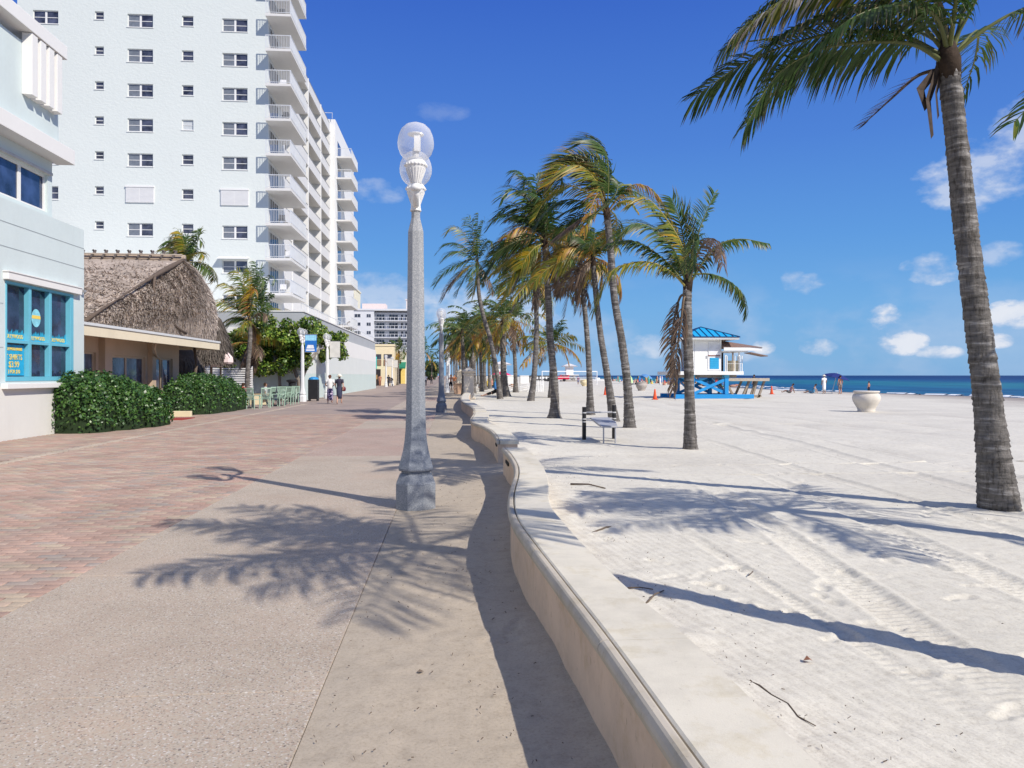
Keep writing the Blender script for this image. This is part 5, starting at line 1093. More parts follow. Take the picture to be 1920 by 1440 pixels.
# P1: the big palm at the right edge
P1c = [
 ([(0,.1),(-.5,.9,.15),(-1.25,1.1,.2),(-2.05,.75,.2),(-2.6,.2,.2)], dict(pal='g', Lm=.68, nl=90, hang=.9, wind=.2)),
 ([(0,.1),(.25,.8,-.3),(.1,1.3,-.6),(-.3,1.5,-.9)], dict(pal='d', Lm=.6, nl=80, hang=.8, wind=.5)),
 ([(0,.05),(-.35,.35,-.35),(-.9,.35,-.6),(-1.5,.1,-.8),(-1.9,-.25,-.8)], dict(pal='d', Lm=.6, nl=84, hang=.9, wind=.2)),
 ([(-.05,.02),(-.55,.30,.05),(-1.2,.36,.1),(-1.85,.22,.15),(-2.4,-.0,.2),(-2.92,-.36,.2)], dict(pal='d', Lm=.74, nl=100, hang=.75, wind=.25)),
 ([(-.05,-.05),(-.45,.12,-.1),(-1.0,.13,-.15),(-1.6,.02,-.2),(-2.1,-.28,-.2),(-2.45,-.85,-.2)], dict(pal='d', Lm=.70, nl=96, hang=.95, wind=.12)),
 ([(-.05,-.12),(-.3,-.16,.1),(-.6,-.42,.15),(-.92,-.72,.2)], dict(pal='b', Lm=.30, nl=34, hang=.3, wind=.5)),
 ([(-.02,.1),(-.25,.55,-.25),(-.8,.78,-.4),(-1.5,.72,-.5),(-2.1,.45,-.5),(-2.6,.1,-.5)], dict(pal='w', Lm=.74, nl=84, hang=1.0, wind=.15)),
 ([(.0,.1),(-.15,.7,.2),(-.7,1.05,.3),(-1.4,1.0,.3),(-2.2,.62,.3)], dict(pal='y', Lm=.6, nl=80, hang=.9, wind=.3)),
 ([(.05,.1),(.15,.45,0),(.22,1.0,.0),(.05,1.6,0),(-.4,2.1,0)], dict(pal='g', Lm=.55, nl=70, hang=.6, wind=.9, start=.3)),
 ([(.08,.05),(.40,.32,-.1),(.85,.52,-.15),(1.4,.4,-.2),(1.9,.0,-.2)], dict(pal='g', Lm=.5, nl=70, hang=.9, wind=.5, start=.3)),
 ([(.0,.05),(-.2,.45,-.5),(-.55,.55,-1.1),(-1.0,.35,-1.6),(-1.4,-.02,-1.9)], dict(pal='g', Lm=.55, nl=70, hang=.8, wind=.4)),
 ([(.0,.1),(-.1,.6,.6),(-.4,.8,1.3),(-1.0,.6,1.9),(-1.6,.2,2.2)], dict(pal='d', Lm=.55, nl=70, hang=.8, wind=.4)),
 ([(.05,.02),(.5,.45,.4),(.9,.7,.9),(1.2,.55,1.5),(1.3,.2,2.0)], dict(pal='g', Lm=.5, nl=50, hang=.8, wind=.5)),
 ([(-.02,.05),(-.45,.55,.05),(-1.1,.62,.0),(-1.8,.35,-.1),(-2.25,.05,-.1)], dict(pal='d', Lm=.5, nl=72, hang=.8, wind=.2)),
 ([(.0,.1),(-.3,.85,-.1),(-.9,1.35,-.2),(-1.7,1.4,-.2)], dict(pal='g', Lm=.55, nl=50, hang=.7, wind=.4)),
]
t1, top1, O1 = palm('tallest coconut palm at the right edge, leaning left over bare white sand', [(6.46,8.6,0),(6.37,8.6,.68),(6.28,8.61,1.5),(6.18,8.62,2.26),(6.05,8.63,3.33),(5.95,8.63,4.27),(5.87,8.64,5.03),(5.84,8.64,5.34)], .195, .115, near=True, n=0, custom=P1c, w=.0145, flare=1.5)
hb = MB()
for i, (dx, z0, z1, w_) in enumerate(((-.16,-.05,-.95,.045),(-.22,-.12,-.62,.06),(-.10,-.1,-.72,.03))):
    a = top1+O1+RT*dx*.6; 
    hb.add([a+RT*(-w_)+np.array((0,0,z0)), a+RT*w_+np.array((0,0,z0)), a+RT*(dx*.9-w_*1.3)+np.array((0,-.05,(z0+z1)/2)), a+RT*(dx*.9+w_)+np.array((0,.02,(z0+z1)/2)), a+RT*(dx*.6-w_*.3)+np.array((0,0,z1)), a+RT*(dx*.6+w_*.4)+np.array((0,0,z1+.05))], [(0,1,3,2),(2,3,5,4)])
part('dead_sheath', hb, mat('dead sheath', (.065,.048,.038), .9, .4, 12), t1)
# P2
s2 = 86.
def px(lst, s): return [(a/s, b/s, *(c)) for a, b, *c in lst]
P2c = [
 (px([(2,-10),(25,30),(60,68),(100,78),(148,70)], s2), dict(pal='g', Lm=.42, hang=1.15, wind=.0)),
 (px([(2,-10),(12,40,.1),(28,105,.2),(55,168,.2)], s2), dict(pal='g', Lm=.5, roll=.9, hang=.2, wind=.25)),
 (px([(0,-10),(2,50,.3),(-6,110,.4),(-22,160,.4)], s2), dict(pal='g', Lm=.7, roll=1.1, hang=.2, wind=.4)),
 (px([(-2,-10),(-12,60,-.1),(-48,118,-.2),(-85,150,-.3),(-112,140,-.3)], s2), dict(pal='y', Lm=.7, roll=.9, hang=.35, wind=.5)),
 (px([(-2,-10),(-30,50,-.3),(-70,90,-.4),(-110,98,-.5),(-140,72,-.5)], s2), dict(pal='g', Lm=.6, roll=.7, hang=.5, wind=.5)),
 (px([(-2,-12),(-35,30,0),(-75,62,0),(-110,75,0),(-145,70,0)], s2), dict(pal='g', Lm=.6, roll=.4, hang=.7, wind=.3)),
 (px([(-2,-15),(-28,8,-.2),(-65,28,-.3),(-105,30,-.3),(-150,10,-.3),(-180,-60,-.3)], s2), dict(pal='y', Lm=.55, roll=.3, hang=.9, wind=.2)),
 (px([(0,-10),(8,45,-.5),(18,62,-1.0),(22,48,-1.5),(20,5,-1.9)], s2), dict(pal='b', Lm=.5, hang=1.2, wind=.2)),
 (px([(0,-10),(-4,40,-.6),(-12,62,-1.1),(-22,40,-1.6),(-28,0,-1.9)], s2), dict(pal='g', Lm=.5, hang=1.0, wind=.3)),
 (px([(0,-10),(10,40,.6),(15,60,1.2),(5,40,1.8)], s2), dict(pal='g', Lm=.5, hang=.9, wind=.4)),
 (px([(-3,-28),(-10,-36,-.1),(-16,-80,-.15),(-24,-140,-.1),(-30,-205,-.1)], s2), dict(pal='b', Lm=.45, hang=1.2, wind=.25, nl=44)),
 (px([(-3,-26),(-12,-30,.15),(-22,-70,.2),(-28,-120,.2),(-26,-165,.2)], s2), dict(pal='b', Lm=.42, hang=.9, wind=.45, nl=44)),
]
palm('short coconut palm with a dead frond hanging down its trunk, beside the lifeguard tower', [(5.17,16.35,0),(5.15,16.35,.95),(5.13,16.35,1.65),(5.1,16.35,2.57),(5.09,16.35,3.27),(5.11,16.35,3.66)], .155, .12, n=1, custom=P2c, nl=62, near=True, w=.016, L0=1.6, Lm=.45)
# P3
s3 = 61.9
P3c = [
 (px([(0,5),(-4,40,.3),(-12,80,.5),(-34,112,.6),(-70,118,.6),(-95,95,.6)], s3), dict(pal='y', Lm=.95, roll=1.0, hang=.3, wind=.9, nl=92)),
 (px([(0,5),(-12,55,.0),(-34,88,-.1),(-64,90,-.2),(-95,72,-.2),(-112,45,-.2)], s3), dict(pal='o', Lm=.85, roll=.9, hang=.5, wind=.8, nl=60)),
 (px([(0,5),(-6,50,.1),(-20,90,.2),(-48,108,.2),(-82,100,.1),(-100,70,.1)], s3), dict(pal='g', Lm=1.0, roll=.9, hang=.35, wind=.9, nl=92)),
 (px([(0,5),(2,60,-.2),(-4,105,-.3),(-30,128,-.4),(-62,118,-.4)], s3), dict(pal='g', Lm=.95, roll=.8, hang=.2, wind=.9, nl=92)),
 (px([(0,5),(-22,50,-.4),(-50,75,-.6),(-85,70,-.7),(-108,40,-.7)], s3), dict(pal='y', Lm=.9, roll=.9, hang=.5, wind=.9, nl=60)),
 (px([(2,0),(25,30,0),(52,52,0),(85,42,0),(112,5,0),(122,-25,0)], s3), dict(pal='o', Lm=.42, hang=1.2, wind=-.1, nl=50)),
 (px([(2,0),(30,40,.5),(62,48,.7),(95,22,.9),(128,-20,.9)], s3), dict(pal='g', Lm=.42, hang=1.1, wind=.0, nl=46)),
 (px([(-2,0),(-18,22,-.7),(-30,10,-1.2),(-42,-25,-1.5),(-52,-55,-1.6)], s3), dict(pal='o', Lm=.5, hang=1.0, wind=.4, nl=46)),
 (px([(2,-5),(18,12,-.2),(38,18,-.3),(55,-2,-.3)], s3), dict(pal='y', Lm=.3, hang=.9, wind=.1)),
 (px([(-2,0),(-40,25,.4),(-80,30,.6),(-115,5,.7),(-140,-40,.7)], s3), dict(pal='d', Lm=.74, hang=.9, wind=.8, nl=50)),
 (px([(-2,-5),(-30,0,.2),(-65,-10,.3),(-95,-45,.3)], s3), dict(pal='d', Lm=.6, hang=1.0, wind=.7, nl=46)),
 (px([(-2,-5),(-35,30,-.2),(-75,45,-.3),(-112,25,-.3),(-135,-15,-.3)], s3), dict(pal='y', Lm=.6, hang=.8, wind=.9, nl=50)),
]
palm('tall windswept coconut palm right of the dark-crowned group, third trunk from the exercise posts', [(5.37,22.92,0),(5.29,22.93,1.34),(5.12,22.94,2.63),(4.9,22.96,3.93),(4.8,22.97,5.22),(4.67,22.98,6.55)], .19, .125, n=5, custom=P3c, nl=60, near=True, w=.019, L0=2.0, cs=.85, elr=(60,-20), dead=0)
palm('coconut palm leaning left behind the grey exercise bench posts', [(5.64,26.43,0),(5.38,26.45,1.67),(5.16,26.47,2.98),(5.01,26.48,4.28),(4.9,26.49,5.6)], .20, .11, n=7, L0=2.0, wind=.6, droop=1.15, pal='ggyob', dead=2, custom=fan([(-50,-155,'b',.2),(80,35,'y',0),(84,-80,'y',.3),(-70,60,'g',0),(8,92,'g',.2),(-110,10,'o',-.3),(-60,-70,'b',-.4),(45,70,'o',-.4),(-95,80,'o',.5)], 90), nl=44, near=True, w=.019)
palm('straight coconut palm with orange dead fronds, left of the exercise bench', [(5.59,30.8,0),(5.54,30.8,1.69),(5.43,30.81,3.42),(5.31,30.82,4.71),(5.18,30.83,6.4)], .19, .11, n=7, L0=2.0, wind=.6, droop=1.15, pal='ggyob', dead=3, custom=fan([(-48,-185,'b',.2),(-90,-50,'b',0),(48,-75,'o',0),(-25,75,'g',0),(28,85,'g',.3),(-60,20,'o',-.4),(36,-150,'b',.3),(-100,40,'d',.2),(-75,-110,'b',-.3)], 77.5), nl=44, near=True, w=.02)
palm('dark-trunked coconut palm with a broad flared base and thick dark crown', [(3.78,28.23,0),(3.78,28.23,1.28),(3.62,28.24,2.86),(3.55,28.25,4.44),(3.43,28.26,6.5)], .21, .14, n=12, L0=2.5, wind=.9, droop=1.05, pal='ddgdyo', nl=52, near=True, w=.02, custom=fan([(-110,195,'d',0),(-35,215,'d',.3),(-135,135,'g',-.4),(-178,50,'d',0),(-165,-35,'d',.3),(-75,-85,'y',-.5),(62,195,'d',.5),(80,25,'o',0),(88,-50,'g',.2),(48,-150,'b',.3),(-130,-165,'y',-.2),(-150,95,'d',.5),(-70,170,'d',-.3),(-120,10,'o',-.6),(-190,-95,'d',.1),(-95,-140,'b',.3),(20,205,'g',.0)], 85, Lm=.95, nl=62), flare=3.2, hang=.6)
palm('slim coconut palm leaning right, left of the dark flared trunk', [(4.89,47.76,0),(5.12,47.75,1.73),(5.25,47.74,4.4),(5.22,47.74,6.4),(5.15,47.74,7.5)], .26, .17, n=22, L0=3.0, wind=.55, droop=1.15, pal='gggggyo', dead=1, w=.026, flare=1.6)
palm('coconut palm with a long S-curved trunk rising to a crown left of the others', [(3.27,52.26,0),(3.05,52.28,1.75),(2.61,52.32,3.93),(2.1,52.35,5.75),(1.81,52.38,7.2),(1.70,52.38,9.2)], .24, .16, n=4, L0=2.2, wind=.4, droop=1.25, pal='gg', w=.022, nl=46, custom=fan([(4,150,'g',0),(-38,128,'g',.3),(-95,92,'y',0),(-122,38,'d',.3),(-128,-62,'g',0),(-108,-105,'b',.3),(-60,-92,'d',-.3),(-14,-95,'y',0),(46,62,'g',.3),(60,-12,'g',0),(50,-85,'b',.2),(24,128,'g',-.3),(-105,8,'g',-.4),(-85,-75,'y',.4)], 44.5, Lm=.95, nl=46), flare=1.5)
palm('thick-footed coconut palm with yellow fronds behind the S-curved trunk', [(4.11,57.45,0),(3.87,57.47,1.76),(3.75,57.48,4.16),(3.79,57.48,5.6)], .30, .22, n=22, L0=3.6, wind=.45, pal='gggyyoob', w=.034, flare=2.4)
palm('coconut palm whose trunk leans steeply right up to a windblown crown', [(4.03,60.5,0),(3.95,60.51,2.19),(4.2,60.49,5.4),(5.0,60.44,7.4),(6.4,60.32,9.2)], .24, .16, n=22, L0=3.5, wind=.65, pal='ddggyob', w=.034)
palm('pale slender coconut palm beside the white beach booths', [(5.94,71.76,0),(5.89,71.76,2.3),(5.74,71.77,4.8),(5.69,71.78,6.6)], .28, .2, n=15, L0=3.6, wind=.6, pal='ggyyoob', w=.04)
palm('coconut palm with wide yellow-green fronds seen behind the dark flared trunk', [(7.03,54.48,0),(7.07,54.48,1.75),(7.14,54.47,3.7)], .24, .17, n=15, L0=2.7, wind=.15, pal='ggyyooo', w=.03, elr=(70,-15), droop=.8)
palm('coconut palm next to the second lamp post globe, above the cream pillar', [(.95,62.0,0),(.90,62,2.19),(.80,62,5.0)], .24, .18, n=17, L0=3.1, wind=.35, pal='ggggddy', w=.034, droop=1.1, elr=(70,-45))
prow = [(1.9,68,5.6),(2.9,75,5.4),(3.6,84,6.2),(1.6,82,5.6),(4.5,92,6.4),(2.4,97,6.0),(5.6,101,6.6),(1.2,108,6.2),(3.4,113,6.4),(6.4,120,6.2),(2.0,128,6.6),(4.6,136,6.6),(1.0,146,6.8),(3.0,160,7.0),(.8,178,7.0),(4.6,190,7.2),(1.4,214,7.2),(.6,250,7.5),(-.1,300,8)]
words_ = ['first', 'second', 'third', 'fourth', 'fifth', 'sixth', 'seventh', 'eighth', 'ninth', 'tenth', 'eleventh', 'twelfth', 'thirteenth', 'fourteenth', 'fifteenth', 'sixteenth', 'seventeenth', 'eighteenth', 'nineteenth']
for i, (x, y, h) in enumerate(prow):
    palm('distant coconut palm behind the cream pillars, %s nearest of the far row' % words_[i], [(x,y,0),(x-.1,y,h*.4),(x-.15,y,h*.75),(x-.2+.1*(i % 3),y,h)], .26, .19, n=20 if y < 110 else 15, L0=3.4, wind=.5, pal=['ggyyoob','gggddyo','gyoobbb','ggggdyo'][i % 4], nl=24 if y < 110 else 15, w=.05 if y < 110 else .09, group='far row of coconut palms', Lm=.75, dead=i % 2)
# palms on the town side
palm('windblown palm whose crown shows over the ridge of the thatched roof', [(-14.13,43.23,0),(-14.28,43.24,4.63),(-14.42,43.25,7.7)], .2, .15, n=6, L0=2.2, wind=.8, custom=fan([(-95,28,'y',0),(-50,62,'y',.2),(-8,82,'g',0),(38,66,'g',.2),(68,-30,'g',0),(-30,85,'y',-.3),(55,20,'y',-.2),(-80,58,'g',.4)], 55, Lm=.9, nl=46), pal='ggyyyyo', w=.026, group='palms by the restaurant', nl=38)
palm('yellow-green palm with brown dead skirt at the end of the restaurant canopy', [(-11.73,45.05,0),(-11.68,45.04,1.8),(-11.55,45.03,3.6),(-11.57,45.03,4.6)], .2, .15, n=4, L0=1.8, wind=.6, custom=fan([(-105,97,'y',0),(-138,30,'y',-.2),(-55,140,'y',.2),(-2,158,'y',0),(42,122,'g',.2),(55,20,'b',0),(-90,60,'g',.4),(-25,130,'g',-.4),(25,90,'o',-.5),(-70,-10,'g',.3)], 52.7, Lm=.9, nl=46), pal='gyyyyoo', w=.026, group='palms by the restaurant', nl=38, dead=1)
palm('slim palm with darker crown between the dead skirt and the leafy tree', [(-12.6,53.2,0),(-12.65,53.15,3.2),(-12.85,53.16,5.9)], .2, .15, n=4, L0=1.8, wind=.5, custom=fan([(-25,152,'d',0),(-58,118,'d',.2),(40,95,'d',0),(88,-25,'y',0),(30,-40,'d',.3),(0,130,'g',-.3),(-50,60,'d',.5)], 44.6, Lm=.95, nl=42), pal='ddggyo', w=.028, group='palms by the restaurant', nl=34)
t = palm('stubby palm hung with dry brown fronds behind the leaning trunks', [(-12.2,47.6,0),(-12.2,47.6,2.0),(-12.15,47.6,3.4)], .2, .2, n=8, L0=1.8, wind=.3, pal='gyobb', w=.03, group='palms by the restaurant', dead=9, nl=34)
palm('green palm rising above the green-awninged shop', [(-8.95,128,0),(-8.9,128,3),(-8.8,128,5.4)], .25, .2, n=16, L0=3.6, wind=.2, pal='gggggyo', w=.06, group='palms on the town side', nl=24, elr=(80,-25))
palm('palm just right of the tall lamp post, on the town side of the walk', [(-6.6,180,0),(-6.6,180,4),(-6.5,180,7)], .26, .2, n=15, L0=4.2, wind=.3, pal='ddgggyo', w=.09, group='palms on the town side', nl=18)
palm('small far palm at the end of the promenade', [(-6.3,238,0),(-6.3,238,3),(-6.2,238,6)], .26, .2, n=14, L0=4.2, wind=.2, pal='ggddgyo', w=.11, group='palms on the town side', nl=16)
palm('little dark palm silhouette poking up over the podium parapet', [(-14.5,103,0),(-14.5,103,4),(-14.4,103,7.6)], .2, .15, n=9, L0=1.6, wind=.3, pal='bbdd', w=.05, group='palms on the town side', nl=14)
# two palms outside the right edge: their shadows cross the sand and the walk
palm('coconut palm just outside the right edge, its trunk shadow crossing the near sand', [(3.62,3.45,0),(3.60,3.46,1.8),(3.52,3.5,3.6),(3.50,3.30,4.45)], .16, .12, n=19, L0=2.15, wind=.6, pal='gggyyob', nl=44, near=True, w=.013, dead=0, elr=(78,2), droop=.45)
palm('coconut palm beyond the right edge, one frond tip reaching into the picture', [(8.3,4.3,0),(8.2,4.4,1.8),(8.05,4.5,3.6),(7.85,4.7,4.7)], .19, .13, n=20, L0=2.4, wind=1.3, pal='gggyyob', nl=42, near=True, w=.013,
     custom=[([(0,.1),(-.9,.5,.1),(-2.0,.3,.3),(-2.8,-.3,.5),(-3.6,-1.15,.6)], dict(pal='g', Lm=.45, nl=80, hang=.5, wind=.3))])

# ------------------------------------------------------------------ broad-leaved tree by the podium
def sea_grape(name, label, loc, blobs, n, size, cols, trunk):
    t = thing(name, label, 'tree', loc)
    mb = MB(); 
    for pts, rad in trunk: mb.tube(pts, rad, 8)
    part('trunk', mb, mat('grey bark', (.22,.19,.16), .9, .25, 8, .2, .4, 30), t, smooth=True)
    PP = []; NN = []; tot = sum(b[3]**2 for b in blobs)
    for bx, by, bz, br in blobs:
        k = int(n*br*br/tot); v = unit(rng.normal(size=(k, 3))); r = br*(.62+.45*rng.random(k))[:, None]; v2 = v*np.array((1, 1, .85))
        PP.append(np.array((bx, by, bz))+v2*r); NN.append(unit(v+np.array((0, 0, .5))))
    cr = scatter_leaves('crown', np.concatenate(PP), np.concatenate(NN), size, LEAF, t, cols, .6, 1.0); return t
rb = random.Random(12); blobs = []
for _ in range(78):
    x = rb.uniform(-14.4, -8.95); z = rb.uniform(2.0, 5.1); z = min(z, 5.25-.055*abs(x+9.9)**2-(.5 if x < -13 else 0))
    blobs.append((x, rb.uniform(49.0, 51.2), z, rb.uniform(.38, .7)))
for _ in range(30):
    x = rb.uniform(-10.4, -7.9); blobs.append((x, rb.uniform(54.9, 57.0), min(rb.uniform(2.6, 5.2), 5.2-.5*max(0, x+9.6)), rb.uniform(.34, .6)))
sea_grape('sea_grape_tree', 'broad-leaved bright green tree behind the blue banner lamp post', (-9.6, 49.9, 0), blobs, 25000, .095, [(.08,.17,.02),(.13,.23,.03),(.20,.30,.04),(.045,.10,.018),(.28,.34,.06)],
          [([(-9.7,49.9,-.1),(-9.75,49.9,1.2),(-10.2,49.9,2.4),(-10.8,49.9,3.6)], [.16,.13,.10,.05]), ([(-9.72,49.9,1.0),(-9.2,49.9,2.2),(-8.5,49.9,3.2)], [.10,.08,.04]), ([(-10.9,50.0,-.1),(-11.0,50,1.6),(-11.3,50,3.2)], [.12,.09,.05]), ([(-9.3,50.4,2.6),(-9.0,53,3.4),(-8.5,55.6,3.6)], [.06,.05,.03]),([(-12.9,50,-.1),(-12.9,50,2),(-13.3,50,3.6)], [.12,.09,.05])])
blobs = [(rb.uniform(-8.6,-5.6), rb.uniform(262,268), rb.uniform(1.5,5.5), rb.uniform(1.2,2.0)) for _ in range(14)]
sea_grape('round_tree', 'far dark bushy tree at the end of the promenade', (-7, 265, 0), blobs, 2500, .35, [(.05,.09,.03),(.035,.07,.025),(.08,.11,.04)], [([(-7,265,-.1),(-7,265,3)], [.3,.2])])
# ------------------------------------------------------------------ people
def person(label, x, y, rot, h=1.65, pose='stand', skin=(.42,.26,.18), top=None, bottom=None, bkind='shorts', hair=(.05,.03,.02), hairlen=.06, hat=None, group=None, arms=None, extra=None):
    t = thing('person', label, 'person', (x, y, 0), group)
    J = dict(pel=(0,0,.53), sp=(0,.005,.63), ch=(0,0,.745), nk=(0,-.005,.845), hd=(0,.01,.905), tp=(0,.008,.965),
             sl=(.098,0,.80), el_=(.135,-.01,.635), wl=(.13,.045,.50), hl=(.125,.07,.445), sr=(-.098,0,.80), er=(-.135,-.01,.635), wr=(-.13,.045,.50), hr=(-.125,.07,.445),
             ll=(.052,0,.49), kl=(.056,.015,.28), al=(.056,-.012,.045), tl=(.062,.085,.018), lr=(-.052,0,.49), kr=(-.056,.015,.28), ar=(-.056,-.012,.045), tr=(-.062,.085,.018))
    if pose == 'walk':
        J.update(kl=(.056,.075,.285), al=(.056,.09,.055), tl=(.06,.18,.03), kr=(-.056,-.01,.28), ar=(-.056,-.11,.06), tr=(-.06,-.02,.018), el_=(.135,-.05,.64), wl=(.13,-.07,.51), hl=(.125,-.065,.455), er=(-.135,.03,.64), wr=(-.13,.11,.53), hr=(-.12,.14,.49))
    if pose == 'sit':
        dz = -.28
        for k in list(J):
            if k not in ('kl','al','tl','kr','ar','tr'): J[k] = (J[k][0], J[k][1], J[k][2]+dz)
        J.update(kl=(.07,.22,.28), al=(.07,.22,.045), tl=(.07,.31,.018), kr=(-.07,.22,.28), ar=(-.07,.22,.045), tr=(-.07,.31,.018), wl=(.11,.13,.30), hl=(.09,.18,.29), wr=(-.11,.13,.30), hr=(-.09,.18,.29))
    if pose == 'ground':   # sitting on the sand, legs stretched forward
        dz = -.47
        for k in list(J):
            if k not in ('kl','al','tl','kr','ar','tr'): J[k] = (J[k][0], J[k][1]-.0-(J[k][2]-.53)*.35 if J[k][2] > .53 else J[k][1], J[k][2]+dz)
        J.update(kl=(.07,.22,.12), al=(.07,.42,.04), tl=(.07,.45,.10), kr=(-.07,.22,.14), ar=(-.07,.42,.04), tr=(-.07,.45,.10), el_=(.14,-.16,.18), wl=(.15,-.2,.05), hl=(.15,-.22,.02), er=(-.14,-.16,.18), wr=(-.15,-.2,.05), hr=(-.15,-.22,.02))
    if pose == 'lean':    # stretched low: hands behind on the ground, hips raised, legs straight out
        J = dict(pel=(0,0,.17), sp=(0,-.09,.215), ch=(0,-.20,.26), nk=(0,-.30,.29), hd=(0,-.36,.30), tp=(0,-.42,.31), sl=(.09,-.25,.28), el_=(.13,-.26,.15), wl=(.13,-.27,.03), hl=(.13,-.30,.012), sr=(-.09,-.25,.28), er=(-.13,-.26,.15), wr=(-.13,-.27,.03), hr=(-.13,-.30,.012),
                 ll=(.05,.04,.165), kl=(.055,.24,.11), al=(.055,.44,.045), tl=(.055,.49,.08), lr=(-.05,.04,.165), kr=(-.055,.24,.11), ar=(-.055,.44,.045), tr=(-.055,.49,.08))
    if arms: J.update(arms)
    K = list(J); V = [Vector(J[k])*h for k in K]; ix = {k: i for i, k in enumerate(K)}
    Ed = [('pel','sp'),('sp','ch'),('ch','nk'),('nk','hd'),('hd','tp'),('ch','sl'),('sl','el_'),('el_','wl'),('wl','hl'),('ch','sr'),('sr','er'),('er','wr'),('wr','hr'),('pel','ll'),('ll','kl'),('kl','al'),('al','tl'),('pel','lr'),('lr','kr'),('kr','ar'),('ar','tr')]
    Rd = dict(pel=(.072,.055), sp=(.062,.048), ch=(.075,.052), nk=(.028,.03), hd=(.047,.056), tp=(.028,.034), sl=(.034,.032), el_=(.023,.023), wl=(.016,.014), hl=(.021,.012), ll=(.052,.052), kl=(.034,.034), al=(.02,.022), tl=(.022,.014))
    for a, b in (('sr','sl'),('er','el_'),('wr','wl'),('hr','hl'),('lr','ll'),('kr','kl'),('ar','al'),('tr','tl')): Rd[a] = Rd[b]
    me = bpy.data.meshes.new('body'); me.from_pydata(V, [(ix[a], ix[b]) for a, b in Ed], []); me.update()
    o = obj('body', me, t); mod = o.modifiers.new('skin', 'SKIN'); mod.use_smooth_shade = True; mod.branch_smoothing = .4
    for i, k in enumerate(K): me.skin_vertices[0].data[i].radius = (Rd[k][0]*h, Rd[k][1]*h)
    me.skin_vertices[0].data[ix['pel']].use_root = True
    sb = o.modifiers.new('sub', 'SUBSURF'); sb.levels = 1; sb.render_levels = 1
    me.materials.append(mat('skin %.2f' % skin[0], skin, .6, .05, 5, .3))
    t.rotation_euler = (0, 0, rot)
    def cm(n, c): return mat('%s %.2f %.2f %.2f' % (n, *c), c, .85, .12, 9, .15)
    def loc(name, mb, m): 
        q = obj(name, mesh_from(name, mb.v, mb.f, None, True, m), t); return q
    upright = pose in ('stand', 'walk', 'sit'); dz = J['pel'][2]-.53
    H = lambda z: (z+dz)*h
    if top is not None and upright:
        mb = MB().loft([(0,0,H(.50),.088*h,.066*h),(0,0,H(.58),.080*h,.060*h),(0,0,H(.66),.084*h,.062*h),(0,0,H(.75),.094*h,.066*h),(0,0,H(.80),.108*h,.058*h),(0,0,H(.835),.07*h,.045*h),(0,0,H(.85),.035*h,.034*h)], 16)
        for a, b in (('sl','el_'),('sr','er')):
            A = Vector(J[a])*h; B = Vector(J[b])*h; mb.tube([A+(A-B)*.1, A+(B-A)*.3, A+(B-A)*.62], [.044*h,.040*h,.034*h], 10)
        loc('top', mb, cm('top', top))
    elif top is not None:
        A, B, C_ = (Vector(J[k])*h for k in ('pel','sp','ch')); mb = MB().tube([A, B, C_, C_+(C_-B)*.5], [.078*h,.072*h,.088*h,.05*h], 12); loc('top', mb, cm('top', top))
    if bottom is not None:
        if bkind == 'skirt' and pose != 'sit':
            mb = MB().loft([(0,0,.115*h,.105*h,.085*h),(0,0,.2*h,.104*h,.082*h),(0,0,.35*h,.098*h,.075*h),(0,0,.47*h,.096*h,.072*h),(0,0,.53*h,.083*h,.062*h),(0,0,.58*h,.07*h,.055*h)], 18)
        elif bkind == 'dress':
            mb = MB().loft([(0,0,.18*h,.082*h,.066*h),(0,0,.3*h,.092*h,.07*h),(0,0,.45*h,.098*h,.075*h),(0,0,.53*h,.092*h,.068*h),(0,0,.62*h,.074*h,.056*h),(0,0,.70*h,.084*h,.062*h),(0,0,.78*h,.096*h,.06*h),(0,0,.82*h,.075*h,.045*h)], 18)
        else:
            lo = .52 if bkind == 'shorts' else .97; mb = MB()
            if upright: mb.loft([(0,0,H(.44),.085*h,.066*h),(0,0,H(.5),.090*h,.070*h),(0,0,H(.57),.080*h,.062*h)], 16)
            for a, b, c in (('ll','kl','al'),('lr','kr','ar')):
                A, B, C_ = (Vector(J[k])*h for k in (a, b, c))
                if bkind == 'shorts': mb.tube([A, A+(B-A)*.5, A+(B-A)*.85], [.058*h,.052*h,.047*h], 10)
                else: mb.tube([A, A+(B-A)*.6, B, B+(C_-B)*.6, C_+(B-C_)*.06], [.058*h,.046*h,.040*h,.034*h,.030*h], 10)
        loc(bkind, mb, extra or cm(bkind, bottom))
    hd = Vector(J['hd'])*h; tp = Vector(J['tp'])*h; up = (tp-hd).normalized(); back = Vector((0,-1,0)) if abs(up.y) < .7 else Vector((0,0,-1))
    mb = MB(); q = hd+up*.018*h+back*.010*h; n = 12
    rings = [(.052,-.03,.012),(.056,.0,.006),(.054,.03,.0),(.040,.052,0),(.012,.064,0)]
    if hairlen > .1: rings = [(.035,-.11,.03),(.05,-.07,.025)]+rings
    sx_ = Vector((1,0,0)); vs_ = []
    for r_, dz_, bk in rings:
        for j in range(n):
            a = 2*math.pi*j/n; p = q+up*dz_*h+back*bk*h+sx_*math.cos(a)*r_*h+back*(math.sin(a)*r_*1.05*h if math.sin(a) > 0 else math.sin(a)*r_*.62*h); vs_.append(p)
    mb.add(vs_, [(i*n+j, i*n+(j+1) % n, (i+1)*n+(j+1) % n, (i+1)*n+j) for i in range(len(rings)-1) for j in range(n)]+[tuple(range((len(rings)-1)*n, len(rings)*n))])
    loc('hair', mb, cm('hair', hair))
    if hat is not None:
        mb = MB(); mb.lathe([(.115*h,-.012*h),(.118*h,-.006*h),(.066*h,.012*h),(.060*h,.045*h),(.04*h,.066*h),(.005*h,.07*h)], tuple(hd+up*.028*h), 20); loc('hat', mb, cm('hat', hat))
